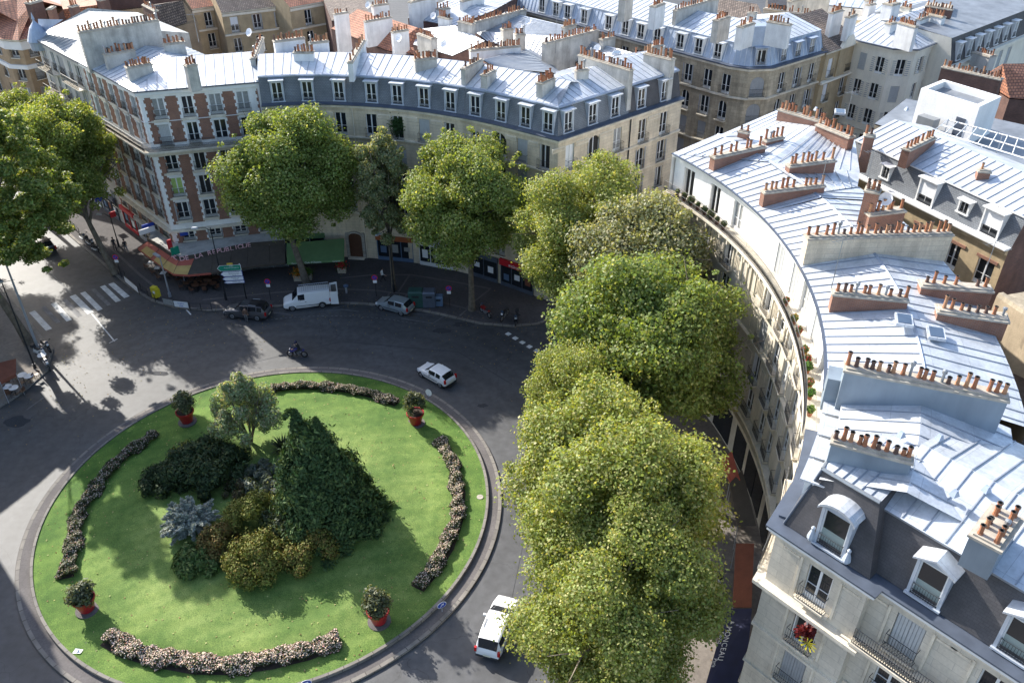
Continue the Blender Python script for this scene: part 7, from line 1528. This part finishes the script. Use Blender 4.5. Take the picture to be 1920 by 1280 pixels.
# direction sign
b = at(463, 565, .14); r = root('direction_sign', V3(b, .14), 'tall direction sign with one green and three white arrow boards', 'road sign'); mb = MB('iron'); mb.tube([(0, 0, 0), (0, 0, 2.3)], [.07, .07], 'iron', 8); mb.tube([(0, 0, 2.3), (0, 0, 4.6)], [.05, .05], 'signwhite', 8); mb.build('pole', r, org=(0, 0, 0))
tx = [('signgreen', 'letterwhite', ('PARIS', 'Porte de Champerret')), ('signwhite', 'gutter', ('Asnieres-s-Seine', 'Bois-Colombes', 'Mairie')), ('signwhite', 'gutter', ('Courbevoie', 'Hopital')), ('signwhite', 'gutter', ('Centre ville',))]
for i, (m_, tm, ls) in enumerate(tx):
    hh = [.66, .60, .46, .30][i]; zc = [4.2, 3.5, 2.92, 2.5][i]; w = [2.15, 1.95, 1.9, 1.85][i]; x1 = .12 + .03 * i; x0 = x1 - w
    def poly(k, y): return [(x0 + k, y, zc - hh / 2 + k * .6), (x1 - k, y, zc - hh / 2 + k * .6), (x1 - k, y, zc + hh / 2 - k * .6), (x0 + k, y, zc + hh / 2 - k * .6), (x0 - .28 + k, y, zc)]
    mb = MB(m_); mb.face(poly(0, -.09), 'signwhite' if i == 0 else 'signblue'); mb.face(poly(.05, -.094), m_); mb.face(poly(0, -.05)[::-1], 'metalgrey')
    pp, qq = poly(0, -.09), poly(0, -.05)
    for k in range(5): mb.face([pp[k], pp[(k + 1) % 5], qq[(k + 1) % 5], qq[k]][::-1], 'metalgrey')
    bd = mb.build('board', r, org=(0, 0, 0))
    for j, l in enumerate(ls): put_text(r, l, .17, tm, Vector(r.location) * 0 + Vector((x0 + w * .55, -.10, zc + hh / 2 - .17 - j * .19)) + (Vector(r['_org'])), (1, 0, 0), (0, 0, 1), .002)
mb = MB('signyellow'); mb.box((-.95, -.07, 4.66), (.6, .04, .2), 'signyellow'); mb.build('route_plate', r, org=(0, 0, 0)); r.rotation_euler = (0, 0, .12)
# blue keep-right arrows on the island kerb
def arrow_sign(px, label, rz, z=.15):
    b = at(*px, z); r = root('arrow_sign', V3(b, z), label, 'road sign', 'blue arrow signs on the island kerb', rz); mb = MB('polegrey'); mb.tube([(0, 0, 0), (0, 0, .55)], [.03, .03], 'polegrey', 6); mb.build('pole', r, org=(0, 0, 0))
    mb = MB('signwhite'); c = Vector((0, -.04, .72)); up = Vector((0, -.12, 1)).normalized(); nn = Vector((0, -1, -.12)).normalized(); mb.tube([c, c - nn * .02], [.34, .34], 'signwhite', 22); mb.tube([c + nn * .0, c + nn * .008], [.30, .30], 'signblue', 22)
    o = c + nn * .014; x = Vector((1, 0, 0)); d = (x * .6 + up * .8).normalized(); s = nn.cross(d).normalized(); mb.face([o - d * .2 - s * .03, o - d * .2 + s * .03, o + d * .12 + s * .03, o + d * .12 - s * .03], 'signwhite'); mb.face([o + d * .22, o + d * .02 + s * .13, o + d * .02 + s * .05, o + d * .14], 'signwhite'); mb.face([o + d * .22, o + d * .14, o + d * .02 - s * .05, o + d * .02 - s * .13], 'signwhite'); mb.build('disc', r, org=(0, 0, 0)); return r
arrow_sign((829, 1146), 'round blue arrow sign on the right kerb of the island, facing the camera', .5); arrow_sign((577, 1292), 'round blue arrow sign at the very bottom edge of the island', .3); arrow_sign((804, 748), 'round blue arrow sign seen edge-on behind the rear red pot', 2.6)
# yellow mailbox
b = at(294, 560, .14); r = root('mailbox', V3(b, .14), 'bright yellow mailbox on the corner beside the railing', 'mailbox', rz=-.4)
mb = MB('mailyellow'); mb.box((0, 0, .85), (.62, .5, 1.15), 'mailyellow'); mb.box((.42, 0, .85), (.22, .42, .95), 'mailyellow'); mb.box((0, 0, 1.46), (.66, .54, .08), 'mailyellow', 0, (.9, .9)); mb.build('body', r, org=(0, 0, 0)); mb = MB('signblue'); mb.box((.1, -.255, .95), (.28, .02, .3), 'signwhite'); mb.build('notice', r, org=(0, 0, 0)); mb = MB('iron'); mb.box((0, 0, .15), (.3, .3, .3), 'iron'); mb.build('foot', r, org=(0, 0, 0))
# pedestrian railings along the corner kerb
def ped_rail(p, q, label, n=5, group='pedestrian railings'):
    a, b = at(*p, .14), at(*q, .14); r = root('railing', V3(a, .14), label, 'railing', group); d = b - a; L = d.length; rz = math.atan2(d.y, d.x); r.rotation_euler = (0, 0, rz); mb = MB('iron')
    for z in (.95, .25): mb.tube([(0, 0, z), (L, 0, z)], [.03, .03], 'iron', 5)
    mb.build('rail', r, org=(0, 0, 0)); k = max(2, int(L / 1.4)) + 1
    for i in range(k): mb = MB('iron'); x = L * i / (k - 1); mb.tube([(x, 0, 0), (x, 0, 1.0)], [.035, .035], 'iron', 6); mb.build('post', r, org=(0, 0, 0))
    if L > 3:
        for i in range(int(L / .5)): mb = MB('iron'); mb.tube([(i * .5, 0, .25), (i * .5 + .25, 0, .95)], [.015, .015], 'iron', 3, False); mb.build('bar', r, org=(0, 0, 0))
    return r
ped_rail((120, 410), (150, 440), 'black railing far up the avenue kerb'); ped_rail((205, 492), (236, 522), 'black railing beside the sunlit kerb left of the white banner'); ped_rail((265, 545), (292, 566), 'black railing just left of the yellow mailbox'); ped_rail((358, 583), (398, 583), 'black railing right of the corner banners')
def banner(p, q, label, m='signwhite', txt=None):
    a, b = at(*p, .14), at(*q, .14); d = b - a; L = d.length; r = root('banner', V3(a, .14), label, 'banner', rz=math.atan2(d.y, d.x)); mb = MB(m); mb.box((L / 2, -.05, .55), (L * .94, .015, .7), m); mb.build('cloth', r, org=(0, 0, 0)); mb = MB('iron'); mb.tube([(0, 0, 0), (0, 0, 1.0), (L, 0, 1.0), (L, 0, 0)], [.03] * 4, 'iron', 5); mb.build('frame', r, org=(0, 0, 0))
    if txt:
        for k, t_ in enumerate(txt): o = put_text(r, t_, .22, 'signblue', (L / 2, -.065, .62 - .28 * k), (1, 0, 0), (0, 0, 1), .002)
    return r
banner((308, 572), (328, 576), 'small patterned banner left of the white one on the corner', 'curtain'); banner((328, 577), (356, 580), 'white banner with blue writing tied to the corner railing', 'signwhite', ('Levallois', 'plage')); banner((236, 530), (262, 552), 'long white banner catching the sun on the avenue corner', 'signwhite')
# waste containers
for i, (px, w, m_, lb) in enumerate((((781, 573), 1.5, 'bingreen', 'dark green waste container nearest the silver-blue hatchback'), ((806, 573), 1.3, 'gutter', 'dark blue-grey waste container in the middle of the trio'), ((823, 572), .9, 'shopblue', 'small blue bin at the right end of the waste containers'))):
    b = at(px[0], px[1], .14); r = root('waste_container', V3(b, .14), lb, 'waste container', 'waste containers'); h = [1.75, 1.7, 1.0][i]; mb = MB(m_); mb.box((0, 0, h / 2 + .08), (w, 1.1 if i < 2 else .7, h), m_); mb.build('body', r, org=(0, 0, 0)); mb = MB(m_); mb.box((0, 0, h + .16), (w + .08, 1.18 if i < 2 else .76, .16), m_, 0, (.85, .8)); mb.build('lid', r, org=(0, 0, 0)); mb = MB('iron'); mb.box((0, -.56 if i < 2 else -.36, h * .8), (w * .5, .03, .2), 'iron'); mb.build('opening', r, org=(0, 0, 0))
b = at(650, 549, .14); r = root('bollard_light', V3(b, .14), 'pale short post with a blue top on the dark pavement', 'bollard'); mb = MB('polegrey'); mb.lathe((0, 0, 0), [(.12, 0), (.12, .75), (.2, .8)], 'polegrey', 10); mb.build('post', r, org=(0, 0, 0)); mb = MB('shopblue'); mb.lathe((0, 0, 0), [(.26, .8), (.28, .95), (.05, 1.05)], 'shopblue', 10); mb.build('cap', r, org=(0, 0, 0))
# cafe furniture
def table_set(base, label, group, tm='signwhite', z=.14, chairs=2, round_=True, seed=0):
    r = root('cafe_table', V3(base, z), label, 'table', group); mb = MB(tm); 
    if round_: mb.lathe((0, 0, 0), [(.42, .72), (.42, .75)], tm, 16)
    else: mb.box((0, 0, .735), (.62, .62, .03), tm)
    mb.build('tabletop', r, org=(0, 0, 0)); mb = MB('iron'); mb.tube([(0, 0, .02), (0, 0, .72)], [.03, .03], 'iron', 6); mb.box((0, 0, .02), (.45, .45, .03), 'iron'); mb.build('base', r, org=(0, 0, 0)); return r
CH = None
def chair(base, rz, label, group, seat='plastic', z=.14):
    global CH
    if CH is None:
        CH = {}
        mb = MB('doorwood'); mb.box((0, 0, .45), (.42, .42, .04)); CH['seat'] = mb.mesh('seat'); mb = MB('doorwood'); mb.box((-.2, 0, .72), (.03, .40, .34)); CH['backrest'] = mb.mesh('backrest'); mb = MB('wood'); mb.tube([(0, 0, 0), (0, 0, .45)], [.018, .018], 'iron', 4); CH['leg'] = mb.mesh('leg')
    r = root('cafe_chair', V3(base, z), label, 'chair', group, rz); link('seat', CH['seat'], r); link('backrest', CH['backrest'], r)
    for x in (-.18, .18):
        for y in (-.18, .18): link('leg', CH['leg'], r, (x, y, 0))
    return r
for i, (px, lb) in enumerate((((41, 702), 'round white cafe table nearest the left corner masts'), ((53, 704), 'round white cafe table, rightmost of the four on the shaded terrace'), ((13, 724), 'round white cafe table at the left edge, farther from the kerb'), ((25, 726), 'round white cafe table at the left edge, nearer the kerb'))):
    b = at(px[0], px[1], .9); table_set(b, lb, 'round white tables on the left terrace')
    for k in range(2): a = k * 3.14 + i; chair(b + Vector((math.cos(a), math.sin(a))) * .75, a + 3.14, 'dark chair at a round white table on the left terrace', 'chairs on the left terrace')
t_ = at(78, 665, .9); table_set(t_, 'white round table in the sun by the parked scooter', 'round white tables on the left terrace')
spots = [(345, 530), (360, 534), (376, 533), (392, 531), (408, 530), (352, 541), (369, 545), (386, 543), (402, 541), (335, 523)]
for i, p in enumerate(spots):
    b = at(p[0], p[1], .14); table_set(b, 'small dark bistro table in the shade under the brown awning', 'bistro tables under the brown awning', 'doorwood', round_=i % 2 == 0)
    for k in range(2): a = k * 3.14 + i * .7; chair(b + Vector((math.cos(a), math.sin(a))) * .62, a + 3.14, 'bistro chair in the shade under the brown awning', 'bistro chairs under the brown awning')
for i, p in enumerate(((286, 502), (298, 512), (309, 522))):
    b = at(p[0], p[1], .14); table_set(b, ['sunlit square table beside the red awning end', 'sunlit square table in the middle of the awning edge', 'sunlit square table nearest the white post'][i], 'sunlit cafe tables', 'signwhite', round_=False)
    for k in range(2): a = k * 3.14 + .8; chair(b + Vector((math.cos(a), math.sin(a))) * .62, a + 3.14, 'chair at a sunlit square table beside the red awning', 'chairs at the sunlit tables')
# florist display
for i, (px, m_, lb) in enumerate((((560, 525), 'orange', 'wooden planter full of orange flowers under the green awning'), ((642, 510), 'signred', 'planter of red flowers at the right end of the green awning'), ((578, 523), 'leafgreen', 'pot of green plants under the green awning'))):
    b = at(px[0], px[1], .14); rng = np.random.default_rng(i); r = root('planter', V3(b, .14), lb, 'planter', 'florist planters'); mb = MB('wood'); mb.box((0, 0, .3), (.9, .6, .6), 'clothbeige', 0, (1.05, 1.05)); mb.build('box', r, org=(0, 0, 0)); n = 500; d = rng.normal(size=(n, 3)) * .28; link('flowers', leaf_mesh('flowers', d + np.array([0, 0, .95]), d + rng.normal(size=(n, 3)) * .3, .13, tints(n, {'orange': (.6, .22, .02), 'signred': (.5, .04, .04), 'leafgreen': (.08, .14, .03)}[m_], .3, (.08, .14, .03), .35, rng), 'petal', 1.2, rng), r)
# brown awning and lit strip at the left edge
r, P_ = flat_awning([((0, 716), 2.5), ((30, 700), 2.5), ((30, 672), 3.3), ((-12, 682), 3.3)], 0, 0, 'awnrust', 'brown cafe awning cut by the left edge above the terrace', name='cafe_awning')
# roof aerials and dishes
def aerial(px, z, h, label, n=6, rz=0.3):
    b = at(*px, z); r = root('tv_aerial', V3(b, z - .3), label, 'aerial', 'television aerials', rz); mb = MB('metalgrey'); mb.tube([(0, 0, 0), (0, 0, h)], [.025, .02], 'metalgrey', 5); mb.build('mast', r, org=(0, 0, 0)); mb = MB('metalgrey'); mb.tube([(-.7, 0, h - .15), (.7, 0, h - .15)], [.015, .015], 'metalgrey', 4)
    for i in range(n): x = -.65 + 1.3 * i / (n - 1); mb.tube([(x, -.28, h - .15), (x, .28, h - .15)], [.01, .01], 'metalgrey', 3)
    mb.build('antenna', r, org=(0, 0, 0)); return r
for i, (px, z, h, lb) in enumerate((((1560, 535), 22.6, 3.4, 'tall thin aerial on the zinc roof beside the middle brick chimney'), ((1845, 515), 22.2, 2.6, 'aerial between the two brick chimneys at the right'), ((1627, 330), 22.5, 2.4, 'aerial beside the tall brick stack behind the white row'), ((1540, 345), 22.8, 2.2, 'aerial by the stack nearest the slate wing'), ((300, 55), 22.2, 3.0, 'aerial on the red brick block behind its rear chimney'), ((372, 75), 21.8, 3.2, 'crossed aerial at the left back of the red brick block'), ((1095, 80), 21.4, 4.2, 'slender aerial over the courtyard roofs'), ((1590, 210), 22.6, 2.2, 'small aerial on the roof wing along the side street'), ((1042, 95), 20.5, 5.2, 'stayed pole rising from the red courtyard walls'))): aerial(px, z, h, lb)
def dish(px, z, label, r_=.45):
    b = at(*px, z); r = root('satellite_dish', V3(b, z - .3), label, 'satellite dish', 'satellite dishes', -.6); mb = MB('signwhite'); n = 14; c = Vector((0, -.1, .6)); ax = Vector((0, -.9, .45)).normalized(); x = Vector((1, 0, 0)); y = ax.cross(x)
    rings = [[c + ax * (.12 * (q / r_) ** 2) + (x * math.cos(2 * math.pi * k / n) + y * math.sin(2 * math.pi * k / n)) * q for k in range(n)] for q in (.02, r_ * .5, r_)]
    for a, b_ in zip(rings, rings[1:]):
        for k in range(n): mb.face([a[k], a[(k + 1) % n], b_[(k + 1) % n], b_[k]])
    mb.build('dish', r, org=(0, 0, 0)); mb = MB('metalgrey'); mb.tube([(0, 0, 0), (0, 0, .6)], [.03, .03], 'metalgrey', 5); mb.tube([c, c + ax * .5], [.015, .015], 'metalgrey', 4); mb.build('mount', r, org=(0, 0, 0)); return r
for px, z, lb in (((470, 66), 22.6, 'white satellite dish on the party wall of the red brick block'), ((692, 14), 20.5, 'white satellite dish beside the red tiled house'), ((750, 76), 21.4, 'white satellite dish in the middle of the curved row roofs'), ((814, 34), 20.2, 'white satellite dish on the broad pale zinc roof'), ((992, 44), 20.6, 'large white satellite dish near the long chimney wall'), ((975, 54), 20.0, 'small satellite dish next to the large one'), ((1121, 96), 21.0, 'white satellite dish on the roof behind the corner block'), ((835, 88), 20.6, 'grey satellite dish on the low zinc house'), ((1660, 380), 23.4, 'white satellite dish on the brick stack behind the white row')): dish(px, z, lb)
for p, z, lb in (((1695, 600), 22.3, 'flat skylight nearest the lower brick chimney'), ((1755, 625), 22.0, 'larger skylight on the far slope of the white row'), ((1575, 210), 22.2, 'skylight on the roof wing by the side street'), ((1156, 100), 21.0, 'skylight on the zinc roof behind the corner block')):
    b = at(*p, z); r = root('skylight', V3(b, z - .1), lb, 'skylight', 'roof skylights', -.3); mb = MB('zinc'); mb.box((0, 0, .1), (.9, 1.2, .18), 'zinc'); mb.build('frame', r, org=(0, 0, 0)); mb = MB('glassblue'); mb.box((0, 0, .2), (.7, 1.0, .03), 'glassblue'); mb.build('pane', r, org=(0, 0, 0))
# ivy and flowers on windows
rng = np.random.default_rng(3); u = P2.find(746, 16); q = P2.w(u, .05, 16.2); n = 900; d = rng.normal(size=(n, 3)) * np.array([.38, .15, .5]); tr_ = root('ivy', q, 'dark ivy filling an open window under the slate mansard', 'climbing plant'); link('foliage', leaf_mesh('foliage', d, d + rng.normal(size=(n, 3)) + np.array([0, -1, .5]), .14, tints(n, (.035, .085, .02), .3, None, 0, rng), 'leaf', 1.3, rng), tr_)
q = V3(sp(4.0, .35), 11.9); tr_ = root('window_flowers', q, 'red creeper hanging over a window of the corner pavilion', 'climbing plant'); n = 420; d = rng.normal(size=(n, 3)) * np.array([.20, .10, .16]) + np.array([-.95, .55, 2.0]); link('foliage', leaf_mesh('foliage', d, d * .2 + rng.normal(size=(n, 3)), .15, tints(n, (.14, .015, .018), .35, None, 0, rng), 'leaf', 1.3, rng), tr_)
q = V3(sp(3.1, .5), 12.1); r = root('toy_windmill', q, 'big yellow paper flower windmill on a window railing of the pavilion', 'windmill', rz=math.atan2(TD.y, TD.x)); mb = MB('signyellow'); mat('petalyellow', (.75, .62, .03), .5, var=.05); nn = 11
for k in range(nn): a = 2 * math.pi * k / nn; c, s = math.cos(a), math.sin(a); a2 = a + .22; mb.face([(0, -.02, .9), (.48 * c, -.04, .9 + .48 * s), (.5 * math.cos(a2), -.06, .9 + .5 * math.sin(a2)), (.25 * math.cos(a2), -.02, .9 + .25 * math.sin(a2))], 'petalyellow')
mb.build('petals', r, org=(0, 0, 0)); mb = MB('leafgreen'); mb.tube([(0, 0, 0), (0, 0, .9)], [.015, .015], 'leafgreen', 4); mb.build('stem', r, org=(0, 0, 0))
# small litter and marks
for i, (px, s, lb, m_) in enumerate((((986, 836), .35, 'crumpled white flyer lying on the roadway near the trees', 'signwhite'), ((146, 1220), .3, 'white scrap of paper on the lawn near the left kerb', 'signwhite'), ((900, 931), .26, 'round pale manhole lid in the lawn beside the right rose bed', 'mortar'))):
    b = at(px[0], px[1], .3); z = .02 if i == 0 else lz(b) + .03; b = at(px[0], px[1], z); mb = MB(m_)
    if i == 2: mb.lathe((b.x, b.y, z), [(s, -.03), (s, .01)], m_, 16)
    else: mb.face([(b.x - s, b.y - s * .5, z), (b.x + s * .8, b.y - s * .6, z + .03), (b.x + s, b.y + s * .4, z + .01), (b.x - s * .7, b.y + s * .6, z + .05)], m_); mb.face([(b.x - s * .2, b.y - s * .5, z + .01), (b.x + s * .3, b.y, z + .16), (b.x, b.y + s * .5, z + .02)], m_)
    tag(mb.build('manhole_cover' if i == 2 else 'litter', org=(b.x, b.y, z), loc=(b.x, b.y, z)), lb, 'manhole cover' if i == 2 else 'litter')
for o in list(bpy.data.objects):
    if '_org' in o: del o['_org']
